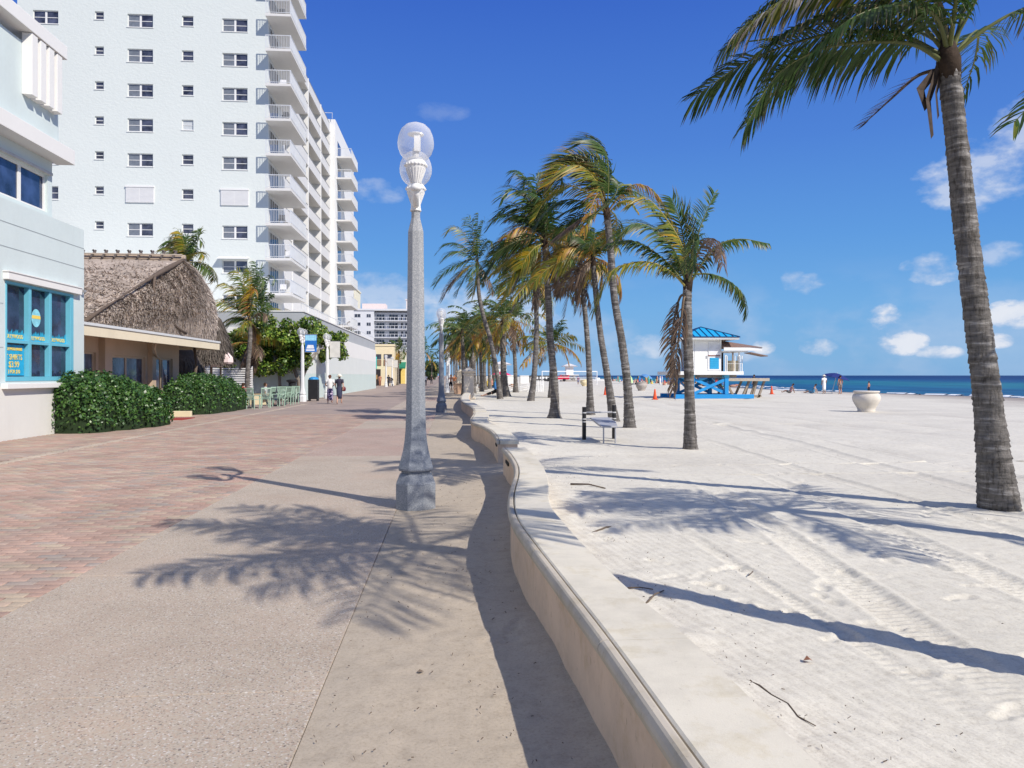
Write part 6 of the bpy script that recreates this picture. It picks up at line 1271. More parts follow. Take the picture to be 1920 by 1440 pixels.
    return t
def m_floral():
    m, nt, N, L, b = nodes('floral cloth'); pos = N.new('ShaderNodeTexCoord').outputs['Object']; vo = N.new('ShaderNodeTexVoronoi'); vo.inputs['Scale'].default_value = 11; L.new(pos, vo.inputs['Vector'])
    r = ramp(N, [(0, (.72,.68,.75)), (.42, (.62,.50,.62)), (.5, (.10,.07,.18)), (1, (.06,.05,.12))]); L.new(vo.outputs['Distance'], r.inputs[0]); L.new(r.outputs[0], b.inputs['Base Color']); b.inputs['Roughness'].default_value = .85; return m
bb = dict(wl=(.06,.10,.58), el_=(.15,.02,.64), hl=(.02,.12,.60), wr=(-.06,.10,.58), er=(-.15,.02,.64), hr=(-.02,.12,.60))
person('woman in white top and purple floral skirt walking beside the woman in a hat', -6.93, 44.3, .04, 1.66, 'walk', (.46,.27,.2), (.74,.73,.71), (.3,.2,.4), 'skirt', (.12,.05,.03), .06, group=None, extra=m_floral(), arms=bb)
w2 = person('woman in straw sun hat and dark striped dress walking away on the bricks', -6.27, 43.4, -.03, 1.68, 'walk', (.50,.30,.22), (.05,.045,.07), (.055,.06,.10), 'dress', (.08,.05,.03), .06, hat=(.78,.72,.58))
bag = MB().lathe([(.02,-.14),(.10,-.12),(.12,0),(.09,.1),(.02,.12)], (-6.02,43.35,.86), 14, sy=.5); bag.tube([(-6.02,43.35,.97),(-6.05,43.35,1.2),(-6.13,43.38,1.38)], .012, 6)
single('handbag', bag, mat('maroon leather', (.16,.03,.04), .5), 'maroon handbag on the arm of the woman in the straw hat', 'handbag', (-6.02,43.35,.72), smooth=True)
rp = random.Random(4)
P_ = [('man in white shirt and dark trousers half hidden behind the tall lamp post', -3.85, 112, .2, 'walk', (.75,.75,.75), (.05,.05,.08), 'trousers'),
      ('person in black walking far down the promenade', -3.7, 138, 3.0, 'walk', (.03,.03,.03), (.04,.04,.05), 'trousers'),
      ('person in pink shirt far down the promenade', -2.5, 150, .1, 'walk', (.75,.35,.4), (.5,.45,.4), 'shorts'),
      ('bare-chested man in black shorts beside the white lamp post', -.15, 79, 3.1, 'walk', None, (.02,.02,.025), 'shorts'),
      ('person in orange top just behind the bare-chested man', .25, 84, 3.0, 'walk', (.6,.25,.12), (.5,.4,.3), 'shorts'),
      ('person in pale blue top sitting by the far cream pillar', .3, 91.5, 1.5, 'sit', (.45,.6,.7), (.4,.5,.6), 'shorts'),
      ('person in white far along the walk, right of the man in black', -1.9, 165, .2, 'walk', (.8,.8,.78), (.2,.2,.3), 'shorts'),
      ('person in red top sitting behind the right end of the second hedge', -11.3, 42.6, 1.2, 'sit', (.6,.04,.06), (.05,.05,.06), 'trousers'),
      ('brown-haired person sitting among the pale green chairs', -10.2, 43.0, -1.4, 'sit', (.5,.5,.5), (.1,.1,.14), 'trousers'),
      ('person pushing the dark baby stroller by the podium corner', -9.35, 114.0, .3, 'walk', (.04,.04,.05), (.05,.05,.06), 'trousers'),
      ('person in brown clothes at the dark shop front beyond the podium wall', -10.9, 117.5, .3, 'stand', (.40,.18,.12), (.35,.16,.10), 'trousers'),
      ('person in white dress and hat under the navy beach umbrella', 33.2, 66.4, .2, 'stand', (.80,.80,.78), (.80,.80,.78), 'dress'),
      ('sunburnt man standing beside the navy beach umbrella', 34.6, 66.2, .2, 'stand', None, (.25,.2,.18), 'shorts'),
      ('child in dark swim shorts at the waterline right of the umbrella', 37.6, 66.8, .6, 'stand', None, (.02,.03,.06), 'shorts'),
      ('person sitting on the sand left of the navy umbrella', 30.8, 68.0, 1.2, 'ground', (.5,.3,.3), (.1,.1,.1), 'shorts'),
      ('person reclining in blue near the navy umbrella', 32.2, 66.5, .9, 'ground', (.1,.3,.5), (.1,.2,.3), 'shorts'),
      ('dark figure standing near the water between cone and umbrella', 28.6, 71.0, .6, 'stand', (.03,.025,.025), (.03,.03,.03), 'trousers'),
      ('bather standing on the shore far behind the urns', 22.8, 138, .3, 'stand', (.25,.12,.2), (.2,.2,.3), 'shorts')]
for i, (l, x, y, r_, po, tp_, bt, bk) in enumerate(P_):
    h = 1.25 if l.startswith('child') else 1.72; z = None
    o = person(l, x, y, r_, h, po, [(.42,.26,.18),(.50,.30,.22),(.30,.17,.11)][i % 3] if tp_ is not None else (.48,.24,.16), tp_, bt, bk, hat=(.78,.75,.66) if 'hat' in l else None)
    if x > 28 or y > 100 and x > 10: o.location.z = -.5*max(0, min(1, (x-31)/(53-31))) if y < 90 else -.15
person('exerciser in black, stretched out low with straight legs between the palms', 2.95, 57.6, R(100), 1.7, 'lean', (.45,.27,.2), (.02,.02,.02), (.02,.02,.02), 'shorts')
# swimmers
for i, (x, y) in enumerate(((47, 74), (58, 62))):
    single('swimmer', MB().lathe([(.10,-.15),(.13,.0),(.12,.12),(.05,.22)], (x, y, -.48), 10), mat('swimmer hair', (.04,.03,.03), .7), ['head of a lone swimmer beyond the beach urn', 'head of a lone swimmer near the right edge of the sea'][i], 'swimmer', (x, y, -.6), smooth=True)

# ------------------------------------------------------------------ lifeguard tower
def lifeguard(name, label, x, y, s=1., far=False):
    t = thing(name, label, 'lifeguard tower', (x, y, 0)); blue = mat('beach blue', (.02,.27,.62), .5, .08, 2, .3, dirt=.1) if not far else mat('far hut base', (.35,.33,.3), .7)
    whp = mat('hut white', (.80,.80,.78), .6, .03, 1.5, dirt=.05); roofm = mat('roof blue metal', (.015,.36,.66), .35, .05, 2, .4) if not far else mat('far hut roof', (.66,.62,.60), .7); dkb = mat('roof trim navy', (.01,.05,.16), .4); wd = mat('weathered wood', (.30,.25,.20), .85, .2, 4, .2, .3, 30)
    grey = mat('hut white in shade', (.30,.36,.45), .6)  # shade of the left wall put into this grey, over the white cabin
    def B(a, b, c, d, e, f): return MB().box(x+a*s, x+b*s, y+c*s, y+d*s, e*s, f*s)
    # skids and cross-braced legs
    for yy in (0, 3.4):
        mb = B(-2.15, 3.45, yy-.12, yy+.12, .0, .30); part('skid', mb, blue, t, bevel=.02)
    fr = MB()
    for yy in (0, 3.4):
        for xx in (-.88, 1.52): part('leg', B(xx-.13, xx+.13, yy-.13, yy+.13, .3, 1.42), blue, t)
        for a, b in (((-.75,.36),(1.5,1.36)), ((-.75,1.36),(1.5,.36))):
            o_ = .03 if a[1] > 1 else -.06; part('brace', MB().beam((x+a[0]*s, y+(yy+o_)*s, a[1]*s), (x+b[0]*s, y+(yy+o_)*s, b[1]*s), .06*s, .2*s), blue, t)
    for xx in (-.88, 1.52):
        part('brace', MB().beam((x+xx*s, y+.1*s, .4*s), (x+xx*s, y+3.3*s, 1.3*s), .06*s, .16*s), blue, t); part('leg_head', B(xx-.16, xx+.16, -.15, 3.55, 1.42, 1.62), mat('head blue', (.10,.42,.62), .6) if not far else blue, t)
    part('joist', B(-1.9, 2.4, .4, .6, 1.45, 1.64), wd, t); part('joist', B(-1.9, 2.4, 2.8, 3.0, 1.45, 1.64), wd, t)
    part('deck', B(-2.25, 2.62, -.35, 3.9, 1.645, 1.88), whp, t, bevel=.01)
    # cabin
    cx0, cx1, cz0, cz1 = -.85, 1.15, 1.88, 4.12
    cab = part('cabin', B(cx0, cx1, 0, 2.6, cz0, cz1), whp, t)
    if not far:
        part('shaded_side', B(cx0-.02, cx0-.002, .02, 2.58, cz0+.02, cz1-.02), grey, t); part('side_window', B(cx0-.05, cx0-.021, .5, 1.1, 2.9, 3.75), whp, t); part('pane', B(cx0-.06, cx0-.051, .56, 1.04, 2.96, 3.69), glass_dark('far glass', (.04,.045,.06), .1), t)
        part('door', B(-.72, .18, -.03, -.002, 1.92, 3.95), whp, t, bevel=.01); part('door_handle', B(.08, .13, -.06, -.03, 2.75, 2.95), mat('dark rail', (.25,.26,.28), .4), t)
        part('upper_shutter', B(.26, 1.06, -.05, -.002, 3.0, 3.92), mat('shutter pale', (.72,.73,.74), .6), t); part('ledge', B(.22, 1.08, -.07, -.002, 2.94, 2.98), mat('rust brown', (.3,.12,.08), .8), t)
        part('shutter_frame', B(.22, 1.12, -.05, -.002, 1.95, 2.9), whp, t); sh = part('blue_shutter', B(.34, .98, -.07, -.051, 2.05, 2.82), mat('shutter blue', (.03,.36,.62), .5), t)
        for i in range(6): part('slat', B(.35, .97, -.085, -.071, 2.07+i*.125, 2.17+i*.125), mat('shutter blue', (.03,.36,.62), .5), sh)
        part('corner_trim', B(cx1-.09, cx1+.02, -.035, -.0, cz0, cz1), whp, t); part('corner_trim', B(cx0-.02, cx0+.09, -.035, -.0, cz0, cz1), whp, t)
    # hipped metal roof with raised seams
    A = np.array((x+.15*s, y+1.3*s, 5.0*s)); e0, e1, f0, f1, ez = -1.85, 2.2, -.75, 3.35, 4.22
    cs = [np.array((x+a*s, y+b*s, ez*s)) for a, b in ((e0,f0),(e1,f0),(e1,f1),(e0,f1))]; mb = MB()
    for i in range(4): mb.add([cs[i], cs[(i+1) % 4], A], [(0,1,2)])
    rf = part('roof', mb, roofm, t); part('eave', B(e0+.03, e1-.03, f0+.03, f1-.03, ez-.16, ez-.012), whp, t); part('gutter', MB().box(x+(e0-.02)*s, x+(e1+.02)*s, y+(f0-.04)*s, y+(f0+.0)*s, (ez-.03)*s, (ez+.03)*s), dkb, rf)
    if not far:
        for i in range(4): part('hip_cap', MB().beam(cs[i]+np.array((0,0,.02)), A+np.array((0,0,.02)), .07, .05), dkb, rf)
        for i in range(1, 9):
            u = i/9; p = cs[0]*(1-u)+cs[1]*u; hx = A[0]; k = min((p[0]-cs[0][0])/(hx-cs[0][0]), (cs[1][0]-p[0])/(cs[1][0]-hx)); q = np.array((p[0]+0*(hx-p[0]), cs[0][1]+k*(A[1]-cs[0][1]), cs[0][2]+k*(A[2]-cs[0][2])))
            part('seam', MB().beam(p+np.array((0,0,.02)), q+np.array((0,0,.02)), .045, .045), dkb, rf)
        # brown porch roof to the right
        pr = MB(); a0, a1 = 1.18, 3.9; z0 = 3.52; P0 = [(x+a0, y-.4, z0),(x+a1, y-.6, z0),(x+a1-.2, y+3.2, z0),(x+a0, y+3.2, z0),(x+a0, y+.9, 4.05),(x+1.9, y+1.3, 4.02)]
        pr.add(P0, [(0,1,5,4),(1,2,5),(2,3,4,5)]); part('porch_roof', pr, mat('porch roof brown', (.23,.15,.12), .7, .15, 5), t)
        part('porch_fascia', MB().box(x+a0, x+a1-.05, y-.52, y-.42, z0-.22, z0-.01), whp, t); part('porch_soffit', MB().box(x+a0, x+2.9, y-.4, y+2.9, z0-.30, z0-.23), whp, t)
        part('prop_panel', MB().beam((x+2.9,y-.3,3.16),(x+4.1,y-.3,2.92),1.2,.05), mat('porch roof brown', (.23,.15,.12), .7), t)
        part('porch_wall', MB().box(x+1.17, x+2.0, y+1.9, y+2.0, 1.9, 3.3), mat('hut inside', (.06,.05,.045), .8), t)
        for xx in (1.35, 1.85, 2.3): part('porch_post', MB().box(x+xx, x+xx+.09, y-.28, y-.19, 1.88, 3.25 if xx != 1.35 else 3.0), whp if xx != 1.85 else wd, t)
        part('locker', MB().box(x+1.72, x+2.36, y-.1, y+.45, 1.88, 2.62), mat('beige locker', (.62,.55,.38), .7, .1, 6), t)
        # railings
        for xx in (-2.15,-1.85,-1.5,1.45,2.0,2.35,2.5): part('rail_post', MB().box(x+xx, x+xx+.045, y-.33, y-.285, 1.88, 2.95), whp, t)
        for yy in (.6, 1.6, 2.6, 3.6): part('rail_post', MB().box(x+2.54, x+2.585, y+yy, y+yy+.045, 1.88, 2.95), whp, t)
        part('rail_wire', MB().box(x+1.45, x+2.585, y-.315, y-.30, 2.4, 2.42), whp, t)
    return t
lifeguard('lifeguard_tower', 'white lifeguard tower with blue metal roof and blue cross-braced base', 17.3, 51.6)
def wood_ramp():
    t = thing('wooden_deck', 'old weathered wooden deck on slanted struts, right of the lifeguard tower', 'deck', (20.6, 54, 0)); wd = mat('weathered wood', (.30,.25,.20), .85, .2, 4, .2, .3, 30); x, y = 20.6, 54.0
    part('deck', MB().box(x-1.3, x+2.05, y-.5, y+1.6, 1.28, 1.34), wd, t)
    for i in range(7): part('plank', MB().box(x-1.3+i*.479, x-1.3+i*.479+.46, y-.52, y+1.62, 1.342, 1.40), wd, t)
    part('edge_board', MB().box(x-1.32, x+2.07, y-.57, y-.525, 1.2, 1.41), mat('pale wood', (.45,.40,.33), .85, .15, 6), t)
    for a, b in (((-1.0,.0),(-1.0,1.25)), ((-.4,.05),(-1.05,1.2)), ((.2,.05),(.75,1.25)), ((.95,.05),(1.3,1.25)), ((1.35,-.1),(1.85,1.25)), ((.1,.1),(1.6,.12))):
        part('strut', MB().beam((x+a[0], y-.2, a[1]), (x+b[0], y-.2, b[1]), .14), wd, t)
        part('strut', MB().beam((x+a[0], y+1.3, a[1]), (x+b[0], y+1.3, b[1]), .14), wd, t)
wood_ramp()
lifeguard('lifeguard_hut', 'tiny pale lifeguard hut far off beyond the volleyball net', 31.6, 206, .98, True)
lifeguard('lifeguard_hut', 'distant white lifeguard hut behind the beach booths', 9.6, 150, .9, True)

def urn(label, x, y, s, c, tilt=0., z=0):
    prof = [(.36,-.05),(.37,.03),(.36,.08),(.40,.18),(.50,.34),(.575,.50),(.59,.62),(.555,.74),(.49,.80),(.485,.825),(.53,.84),(.555,.865),(.55,.90),(.52,.915),(.49,.91),(.47,.87),(.47,.6),(.2,.3)]
    m = mat('urn %.2f' % c[0], c, .85, .09, 2.2, .15, .2, 60, dirt=.22)
    mb = MB().lathe([(a*s, b*s) for a, b in prof], (x, y, z), 40); o = single('beach_urn', mb, m, label, 'urn', (x, y, z), 'round concrete urns on the sand', smooth=True); o.rotation_euler = (0, tilt, 0); return o
urn('large cream concrete urn on the sand between lifeguard tower and right-hand palm', 18.4, 32.9, 1.0, (.66,.61,.53))
urn('grey concrete urn behind the orange cone', 19.6, 78.5, 1.0, (.42,.38,.34)); urn('small yellowish urn beyond the bench palms', 19.9, 114.5, 1.05, (.72,.62,.40), -.12)
urn('tiny far urn under the volleyball net', 17.5, 170, 1.1, (.6,.55,.48))
def cone(label, x, y):
    t = thing('traffic_cone', label, 'traffic cone', (x, y, 0), 'orange cones around the lifeguard tower'); m = mat('cone orange', (.78,.10,.03), .5, .05)
    part('base', MB().box(x-.19, x+.19, y-.19, y+.19, 0, .035), m, t, bevel=.01); part('cone_body', MB().lathe([(.145,.036),(.13,.1),(.045,.66),(.03,.70),(.02,.70)], (x, y, 0), 20), m, t, smooth=True)
cone('orange cone left of the short palm, in front of the lifeguard tower shadow', 13.47, 50.3); cone('orange cone half hidden behind the leaning bench palm', 12.38, 61.5); cone('orange cone right of the lifeguard tower, near the water', 27.3, 63.9)

def bench():
    t = thing('exercise_bench', 'grey sit-up bench between two black posts on the sand', 'exercise bench', (3.7, 18.8, 0)); bk = mat('black post', (.018,.018,.02), .5); gy = mat('bench grey', (.36,.37,.40), .45, .05, 3, .4); st = mat('galvanised steel', (.50,.50,.50), .35, .05, 4, .5)
    for x, y in ((3.34,19.3),(4.14,19.45)):
        part('post', MB().tube([(x,y,-.1),(x,y,.80 if x < 4 else .84)], .052, 16), bk, t, smooth=False)
        for z in (.50,.57,.73): part('clamp', MB().lathe([(.056,0),(.056,.03)], (x,y,z-.09), 16), st, t)
    part('bar', MB().tube([(3.34,19.3,.66),(4.14,19.45,.66)], .02, 10), gy, t, smooth=True); part('bar', MB().tube([(3.34,19.3,.50),(4.14,19.45,.50)], .02, 10), gy, t, smooth=True)
    mb = MB(); a = [(3.50,19.3,.52),(3.98,19.42,.52),(4.02,18.7,.45),(3.90,17.95,.40),(3.50,17.85,.40),(3.52,18.6,.44)]
    top = [(p[0],p[1],p[2]+.012) for p in a]; bot = [(p[0],p[1],p[2]-.03) for p in a]; mb.add(top+bot, [(0,5,2,1),(5,4,3,2),(6,7,8,11),(11,8,9,10)]+[(i,(i+1)%6,6+(i+1)%6,6+i) for i in range(6)])
    part('board', mb, gy, t)
    part('leg', MB().tube([(3.56,17.9,-.05),(3.56,17.9,.38)], .018, 8), gy, t); part('leg', MB().tube([(3.86,17.98,-.05),(3.86,17.98,.38)], .018, 8), gy, t)
bench()
def volley(label, x0, y0, x1, y1):
    t = thing('volleyball_net', label, 'volleyball net', ((x0+x1)/2, (y0+y1)/2, 0)); w = mat('net white', (.78,.78,.78), .6)
    for x, y in ((x0,y0),(x1,y1)): part('post', MB().tube([(x,y,-.1),(x,y,2.35)], .07, 8), w, t)
    part('top_tape', MB().beam((x0,y0,2.3),(x1,y1,2.3),.05,.12), w, t); part('bottom_tape', MB().beam((x0,y0,1.3),(x1,y1,1.3),.04,.07), w, t)
    mb = MB(); n = 40
    for i in range(1, n): a = i/n; mb.beam((x0+(x1-x0)*a,y0+(y1-y0)*a,1.3),(x0+(x1-x0)*a,y0+(y1-y0)*a,2.28),.012)
    for z in (1.5,1.7,1.9,2.1): mb.beam((x0,y0,z),(x1,y1,z),.012)
    part('netting', mb, mat('net grey', (.45,.45,.45), .8), t)
volley('white volleyball net stretched between two posts across the distant sand', 14.9, 127, 24.9, 131)
def umbrella(label, x, y, z, c, r=1.1, h=2.0, tilt=(.25,.3), group=None):
    t = thing('beach_umbrella', label, 'beach umbrella', (x, y, z), group); m = mat('umbrella %.2f %.2f' % (c[0], c[2]), c, .8, .06)
    part('pole', MB().tube([(x,y,z-.1),(x,y,z+h)], .025, 8), WHITE, t)
    cp = part('canopy', MB().lathe([(r,h-.42),(r*.8,h-.27),(r*.5,h-.12),(r*.2,h-.02),(.02,h)], (x,y,z), 8, cap=False), m, t); part('finial', MB().lathe([(.03,h),(.03,h+.08)], (x,y,z), 6), WHITE, t); t.rotation_euler = (tilt[0], tilt[1], 0)
umbrella('navy beach umbrella tilted over people at the waterline', 34.4, 67.4, -.1, (.015,.03,.16), 1.25, 1.95, (.1,.22))
umbrella('pink beach umbrella between the palm trunks', 6.1, 96, 0, (.70,.05,.16), 1.2, 2.1, (0,.05)); umbrella('pale green umbrella tipped on its side on the busy beach', 33.0, 150, .2, (.5,.72,.35), 1.6, 2.6, (.5,.9))
umbrella('small blue umbrella among the far beachgoers', 38.5, 152, -.1, (.1,.25,.5), 1.2, 2.0)
def booths():
    wh = mat('canvas white', (.80,.80,.79), .7, .03)
    for i, (x, y, lab) in enumerate(((5.75,74.2,'white canvas beach booth, the left one of two'),(7.0,74.6,'white canvas beach booth, the right one of two'))):
        t = thing('beach_booth', lab, 'booth', (x, y, 0), 'white beach booths'); part('canvas_box', MB().box(x-.42, x+.42, y-.4, y+.5, .78, 1.55), wh, t, bevel=.03)
        for dx in (-.38, .34):
            for dy in (-.36, .42): part('leg', MB().box(x+dx, x+dx+.04, y+dy, y+dy+.04, 0, .78), wh, t)
        part('roof_cover', MB().box(x-.45, x+.45, y-.43, y+.53, 1.552, 1.6), wh, t)
        for z in (.25, .45, .62):
            part('lounger_frame', MB().beam((x-.5,y-.35,z-.1),(x+.5,y-.35,z+.06),.05).beam((x-.5,y+.3,z-.1),(x+.5,y+.3,z+.06),.05), wh, t)
    t = thing('lounger_stack', 'row of white folded beach loungers leaning right of the booths', 'loungers', (8.3, 75, 0)); 
    for i in range(8):
        x = 7.75+i*.16; part('lounger', MB().beam((x,74.6,0),(x+.08,74.9,1.15),.04,.05).beam((x,75.4,0),(x+.08,75.1,1.15),.04,.05).beam((x+.05,74.8,.8),(x+.05,75.2,.8),.03), wh, t)
    t = thing('black_pavilion', 'long black beach cabana with white openings near the horizon', 'cabana', (21, 190, 0)); bkm = mat('cabana black', (.02,.02,.022), .7)
    part('back_wall', MB().box(18.2, 26.2, 190.2, 190.6, .2, 1.6), bkm, t)
    for i in range(7): part('opening', MB().box(18.7+i*.75, 19.1+i*.75, 190.12, 190.195, .7, 1.3), WHITE, t)
    t = thing('red_truck', 'long red beach truck parked in front of the far lifeguard hut', 'truck', (29, 203, 0)); rd = mat('truck red', (.60,.02,.06), .4)
    part('body', MB().box(24.0, 31.0, 202, 203.6, .55, 1.35).box(28.6,31.0,202.02,203.58,1.352,1.75), rd, t, bevel=.08)
    for x in (25.3, 29.6): part('wheel', MB().tube([(x,201.95,.4),(x,202.2,.4)], .4, 14), mat('tyre', (.02,.02,.02), .8), t)
    part('window', MB().box(28.9, 30.6, 201.99, 202.015, 1.38, 1.68), glass_dark('far glass', (.04,.045,.06), .1), t)
booths()
def crowd():
    mb = MB(); r_ = random.Random(9); cols = [(.45,.25,.18),(.5,.3,.2),(.05,.05,.07),(.7,.7,.7),(.6,.08,.06),(.05,.2,.5),(.1,.4,.35),(.7,.5,.1),(.03,.03,.03),(.4,.2,.15)]
    for i in range(190):
        y = r_.uniform(120, 235); x = 42+(y-120)*.17+r_.uniform(-13, 6); 
        if x/y > .40 : continue
        z = -.25; c = cols[r_.randrange(10)]; k = r_.random()
        if k < .45: mb.lathe([(.22,0),(.28,.2),(.2,.55),(.08,.62),(.11,.72),(.10,.85),(.02,.92)], (x,y,z), 7, tint=c)
        elif k < .75: mb.lathe([(.25,0),(.2,.25),(.05,.35)], (x,y,z), 7, sx=2.6, tint=c)
        else: mb.lathe([(.13,0),(.16,.5),(.17,.9),(.2,1.3),(.07,1.42),(.1,1.5),(.09,1.66),(.02,1.72)], (x,y,z), 8, tint=c)
    o = part('beach_crowd', mb, tint_mat('crowd cloth', .8, .2, 0, .1, 3), smooth=True); tag(o, 'crowd of tiny sunbathers along the far waterline', 'crowd', kind='stuff')
    mb = MB()
    for i in range(26):
        y = r_.uniform(84, 135); x = r_.uniform(3.3, 7.5)*y/90
        c = cols[r_.randrange(10)]; mb.lathe([(.2,0),(.26,.3),(.2,.8),(.07,.9),(.1,1.0),(.09,1.12),(.02,1.2)], (x,y,0), 7, tint=c); mb.box(x-.4,x+.4,y+.3,y+.6,.2,.35,tint=cols[(i*3)%10])
    o = part('palm_shade_crowd', mb, tint_mat('crowd cloth', .8, .2, 0, .1, 3), smooth=True); tag(o, 'people resting in the shade under the far palms', 'crowd', kind='stuff')
crowd()
single('yellow_planter', MB().box(.15,1.15,66,67.2,.0,.86).box(.1,1.2,65.95,67.25,.862,.93), mat('planter tan', (.50,.33,.22), .8, .1, 3), 'tan concrete planter box left of the nearest cream pillar', 'planter', (.6,66.5,0), bevel=.03)
single('small_boat', MB().loft([(45,236,-.5,1.6,.5),(45,236,-.2,2.0,.6),(45,236,.25,2.1,.65),(45,236,.3,.9,.4),(45,236,.9,.7,.35)], 12), WHITE, 'tiny white boat on the sea beside the tall leaning palm trunk', 'boat', (45,236,-.5))

# ------------------------------------------------------------------ café furniture by the restaurant
def cafe():
    gm = mat('pale green paint', (.36,.50,.39), .6, .06, 3, .3)
    def chair(x, y, rot, label):
        t = thing('slatted_chair', label, 'chair', (x, y, 0), 'pale green slatted chairs outside the restaurant')
        def A(name, mb): 
            q = obj(name, mesh_from(name, mb.v, mb.f, None, False, gm), t)
        for sx_ in (-1, 1):
            A('leg', MB().beam((sx_*.22,.2,0),(sx_*.22,.2,.62),.035)); A('leg', MB().beam((sx_*.22,-.2,0),(sx_*.22,-.22,.45),.035)); A('armrest', MB().box(sx_*.25-.03,sx_*.25+.03,-.28,.24,.62,.645)); A('back_post', MB().beam((sx_*.22,-.22,.45),(sx_*.22,-.34,.98),.035,.03))
        for i in range(6): A('slat', MB().box(-.22,.22,-.2+i*.075,-.2+i*.075+.06,.43,.45))
        for i in range(7): A('slat', MB().beam((-.19+i*.063,-.235,.47),(-.19+i*.063,-.335,.94),.038,.014))
        A('top_rail', MB().box(-.24,.24,-.36,-.325,.94,1.0)); t.rotation_euler = (0,0,rot); return t
    ch = [(-8.95,44.2,2.9,'rightmost pale green chair, standing apart near the black lamp base'),(-9.25,38.9,.4,'nearest pale green chair with its back towards the promenade'),(-8.95,40.5,2.7,'pale green chair in front of the black café table'),(-9.7,41.4,1.2,'pale green chair pushed in on the far side of the black café table'),(-8.85,42.3,3.0,'pale green chair second from the right, beside the small menu easel'),(-10.4,39.6,-1.2,'pale green chair left of the black café table'),(-9.3,42.9,.2,'pale green chair behind the chair beside the menu easel'),(-9.5,37.6,-.4,'pale green chair closest to the second hedge')]
    for x, y, r_, l in ch: chair(x, y, r_, l)
    for x, y, l in ((-9.85,38.9,'black pedestal café table by the second hedge'),(-9.2,41.6,'black pedestal café table among the green chairs')):
        t = thing('cafe_table', l, 'table', (x, y, 0), 'café tables'); bk = mat('black iron', (.02,.02,.022), .45); part('table_top', MB().lathe([(.42,.70),(.42,.73)], (x,y,0), 20), bk, t); part('pedestal', MB().lathe([(.25,0),(.24,.03),(.05,.06),(.045,.70)], (x,y,0), 12), bk, t)
    bk = mat('black iron', (.02,.02,.022), .45); t = thing('menu_easel', 'small black menu board with a white curl mark, by the right-hand green chair', 'menu board', (-9.6,45.0,0)); part('board', MB().box(-9.95,-9.35,45,45.04,.25,1.0), bk, t); mb = MB()
    pts = [(-9.65+.14*math.cos(a), 44.985, .62+.14*math.sin(a)) for a in np.linspace(-2.2, 1.6, 12)]; part('curl_mark', mb.tube(pts, .03, 6), WHITE, t)
    t = thing('litter_bin', 'black litter bin with blue lid behind the blue banner lamp post', 'bin', (-8.65,48.9,0)); part('bin_body', MB().box(-8.95,-8.35,48.6,49.2,.12,1.35), bk, t, bevel=.03); part('lid', MB().loft([(-8.65,48.9,1.352,.32,.32),(-8.65,48.9,1.45,.28,.28),(-8.65,48.9,1.52,.12,.12)], 12), mat('bin blue', (.03,.25,.55), .5), t)
    for dx in (-.25,.25): part('foot', MB().box(-8.65+dx-.04,-8.65+dx+.04,48.65,49.15,0,.12), bk, t)
    single('door_mat', MB().box(-10.7,-9.6,28.2,29.6,.004,.03), mat('red mat', (.30,.05,.04), .9, .1), 'red mat on the ground in the gap between the two hedges', 'mat', (-10.1,28.9,0)); single('low_curb', MB().box(-11.2,-10.1,30.6,30.8,0,.22), mat('planter cream', (.72,.63,.42), .75, .05), 'low cream curb at the foot of the farther hedge', 'curb', (-10.5,30.4,0), bevel=.01)
    for x, y, l in ((-11.3,40.9,'cream planter box at the right end of the second hedge'),(-10.7,43.3,'cream planter box beside the green chairs')):
        single('planter_box', MB().box(x-.5,x+.5,y-.3,y+.3,0,.55).box(x-.54,x+.54,y-.34,y+.34,.552,.62), mat('planter cream', (.72,.63,.42), .75, .05), l, 'planter', (x,y,0), bevel=.01)
    t = thing('slat_fence', 'white horizontal slat fence behind the restaurant palms', 'fence', (-13.5,47,0))
    for i in range(13): part('slat', MB().box(-15.6,-11.9,47,47.03,.35+i*.135,.35+i*.135+.075), WHITE, t)
    for x in (-15.6,-13.8,-12.0): part('post', MB().box(x,x+.08,47.032,47.11,0,2.15), WHITE, t)
    t = thing('hanging_lamp_shades', 'cluster of pale pink folded parasols by the thatched hut', 'parasol', (-12.3,41.9,0)); pk = mat('pale pink cloth', (.74,.60,.57), .8)
    part('post', MB().box(-12.32,-12.24,41.9,41.98,0,3.0), mat('post wood', (.22,.17,.13), .8), t); part('cloth', MB().lathe([(.30,2.05),(.40,2.2),(.38,2.5),(.08,2.85)], (-12.45,41.8,0), 6), pk, t); part('cloth', MB().lathe([(.26,2.2),(.36,2.3),(.34,2.55),(.08,2.85)], (-11.95,41.8,0), 6), pk, t)
    # stroller
    t = thing('baby_stroller', 'dark baby stroller with folded hood by the end of the podium wall', 'stroller', (-9.15,115.2,0)); x, y = -9.15, 115.2
    part('hood', MB().lathe([(.42,.85),(.40,1.05),(.28,1.22),(.05,1.3)], (x,y,0), 12), bk, t); part('seat', MB().box(x-.3,x+.3,y-.35,y+.35,.45,.85), mat('stroller grey', (.2,.2,.22), .8), t, bevel=.04); part('handle', MB().beam((x-.25,y-.3,.8),(x-.25,y-.8,1.05),.03).beam((x+.25,y-.3,.8),(x+.25,y-.8,1.05),.03), WHITE, t)
    for dx in (-.3,.3):
        for dy in (-.4,.4): part('wheel', MB().tube([(x+dx-.03,y+dy,.2),(x+dx+.03,y+dy,.2)], .2, 14), bk, t); 
    for dx in (-.3,.3): part('frame_tube', MB().beam((x+dx,y-.4,.2),(x+dx,y+.4,.5),.03), WHITE, t)
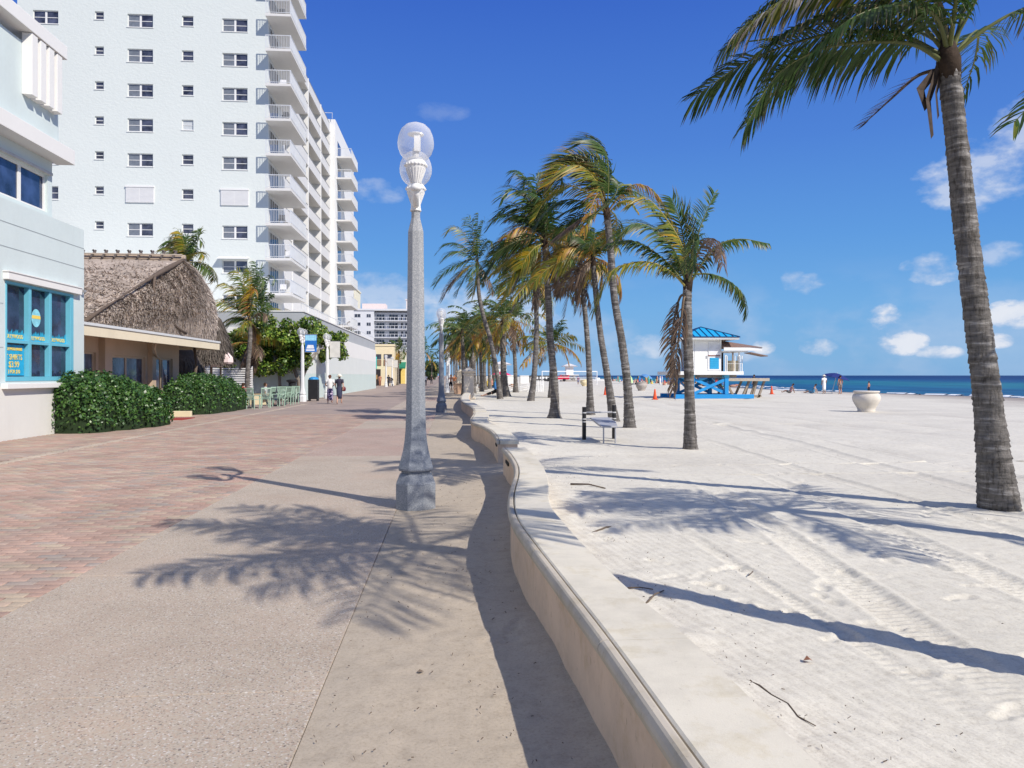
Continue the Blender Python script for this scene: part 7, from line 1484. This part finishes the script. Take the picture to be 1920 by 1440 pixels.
    t = thing('a_frame_sign', 'white folding sign leaning at the left edge by the blue shop', 'sign', (-10.0,16.95,0)); part('leg', MB().beam((-10.35,17.05,0),(-10.62,17.2,.95),.05), WHITE, t); part('leg', MB().beam((-10.85,17.3,0),(-10.64,17.2,.95),.05), WHITE, t)
    # display rack of goods
    t = thing('goods_rack', 'rack of brown and orange goods outside the dark shop front', 'rack', (-12.4,121,0)); part('frame', MB().box(-13.2,-11.6,120.8,120.85,0,1.9), bk, t)
    for i in range(8): part('item', MB().box(-13.1+i*.19,-12.95+i*.19,120.65,120.79,.3+(i%2)*.7,.9+(i%2)*.8), mat('goods %d' % (i%3), [(.45,.18,.08),(.5,.3,.12),(.15,.15,.3)][i%3], .8), t)
cafe()

# ------------------------------------------------------------------ litter of the sand: twigs, leaves, palm bits
def debris():
    tw = mat('dry twig', (.13,.10,.075), .9, .3, 20); lf = mat('dry leaf', (.30,.14,.08), .85, .3, 20)
    def twig(pts, r, label): 
        mb = MB().tube(pts, [r*(1-.6*i/len(pts)) for i in range(len(pts))], 6); single('twig', mb, tw, label, 'twig', pts[0], smooth=True)
    twig([(1.50,3.93,.016),(1.56,3.80,.022),(1.575,3.69,.02),(1.61,3.58,.022),(1.60,3.45,.018),(1.64,3.36,.014)], .006, 'long dark curved twig on the sand close to the near seat wall')
    twig([(1.40,7.62,.02),(1.58,7.8,.04),(1.74,7.94,.02)], .012, 'palm stalk piece in the shade of the palm crown, beside the near seat wall')
    twig([(1.32,5.20,.02),(1.44,5.38,.04),(1.55,5.54,.02)], .008, 'straight stick by the near seat wall, just below the trunk shadow')
    twig([(1.29,5.59,.03),(1.38,5.585,.035),(1.48,5.58,.02)], .006, 'short flat stick by the near seat wall, left end of the trunk shadow')
    twig([(2.34,5.92,.015),(2.40,5.98,.03),(2.42,6.05,.012)], .005, 'small black twig on the sand above the near trunk shadow')
    twig([(1.72,11.08,.02),(1.95,10.9,.04),(2.14,10.63,.02)], .014, 'bent twig near the far end of the near seat wall')
    mb = MB().add([(1.94,4.12,.02),(1.965,4.09,.035),(1.99,4.11,.02),(1.97,4.14,.04),(1.95,4.14,.012)], [(0,1,3,4),(1,2,3)]); single('dead_leaf', mb, lf, 'single reddish brown leaf on the open sand', 'leaf', (1.94,4.12,0))
    mb = MB().add([(-.19,4.14,.01),(-.165,4.12,.02),(-.15,4.145,.012),(-.175,4.16,.02)], [(0,1,2,3)]); single('dead_leaf', mb, tw, 'small dark leaf on the trodden sand strip', 'leaf', (-.18,4.14,0))
    mb = MB(); r_ = random.Random(8)
    for i in range(1100):
        if i < 520:
            y = 2.2+r_.random()**1.6*14; x = float(np.nan_to_num(wall_edge(np.array([y]), True), nan=1.1)[0])+.05+abs(r_.gauss(0, .5)); z = .02
        elif i < 850: y = 1.4+r_.random()**1.4*11; x = r_.uniform(-.64,.5); z = .012
        else: y = 2.5+r_.random()*14; x = r_.uniform(1.5, 9); z = .02
        a = r_.uniform(0, 6.28); l = r_.uniform(.004,.018)*(1 if i < 470 else 1.0); p = Vector((x,y,z+.004)); q = p+Vector((math.cos(a)*l, math.sin(a)*l, r_.uniform(0,.01))); mb.beam(p, q, r_.uniform(.0015,.004))
    o = part('plant_litter', mb, tw); tag(o, 'bits of bark and leaf litter scattered along the seat wall', 'litter', kind='stuff')
debris()
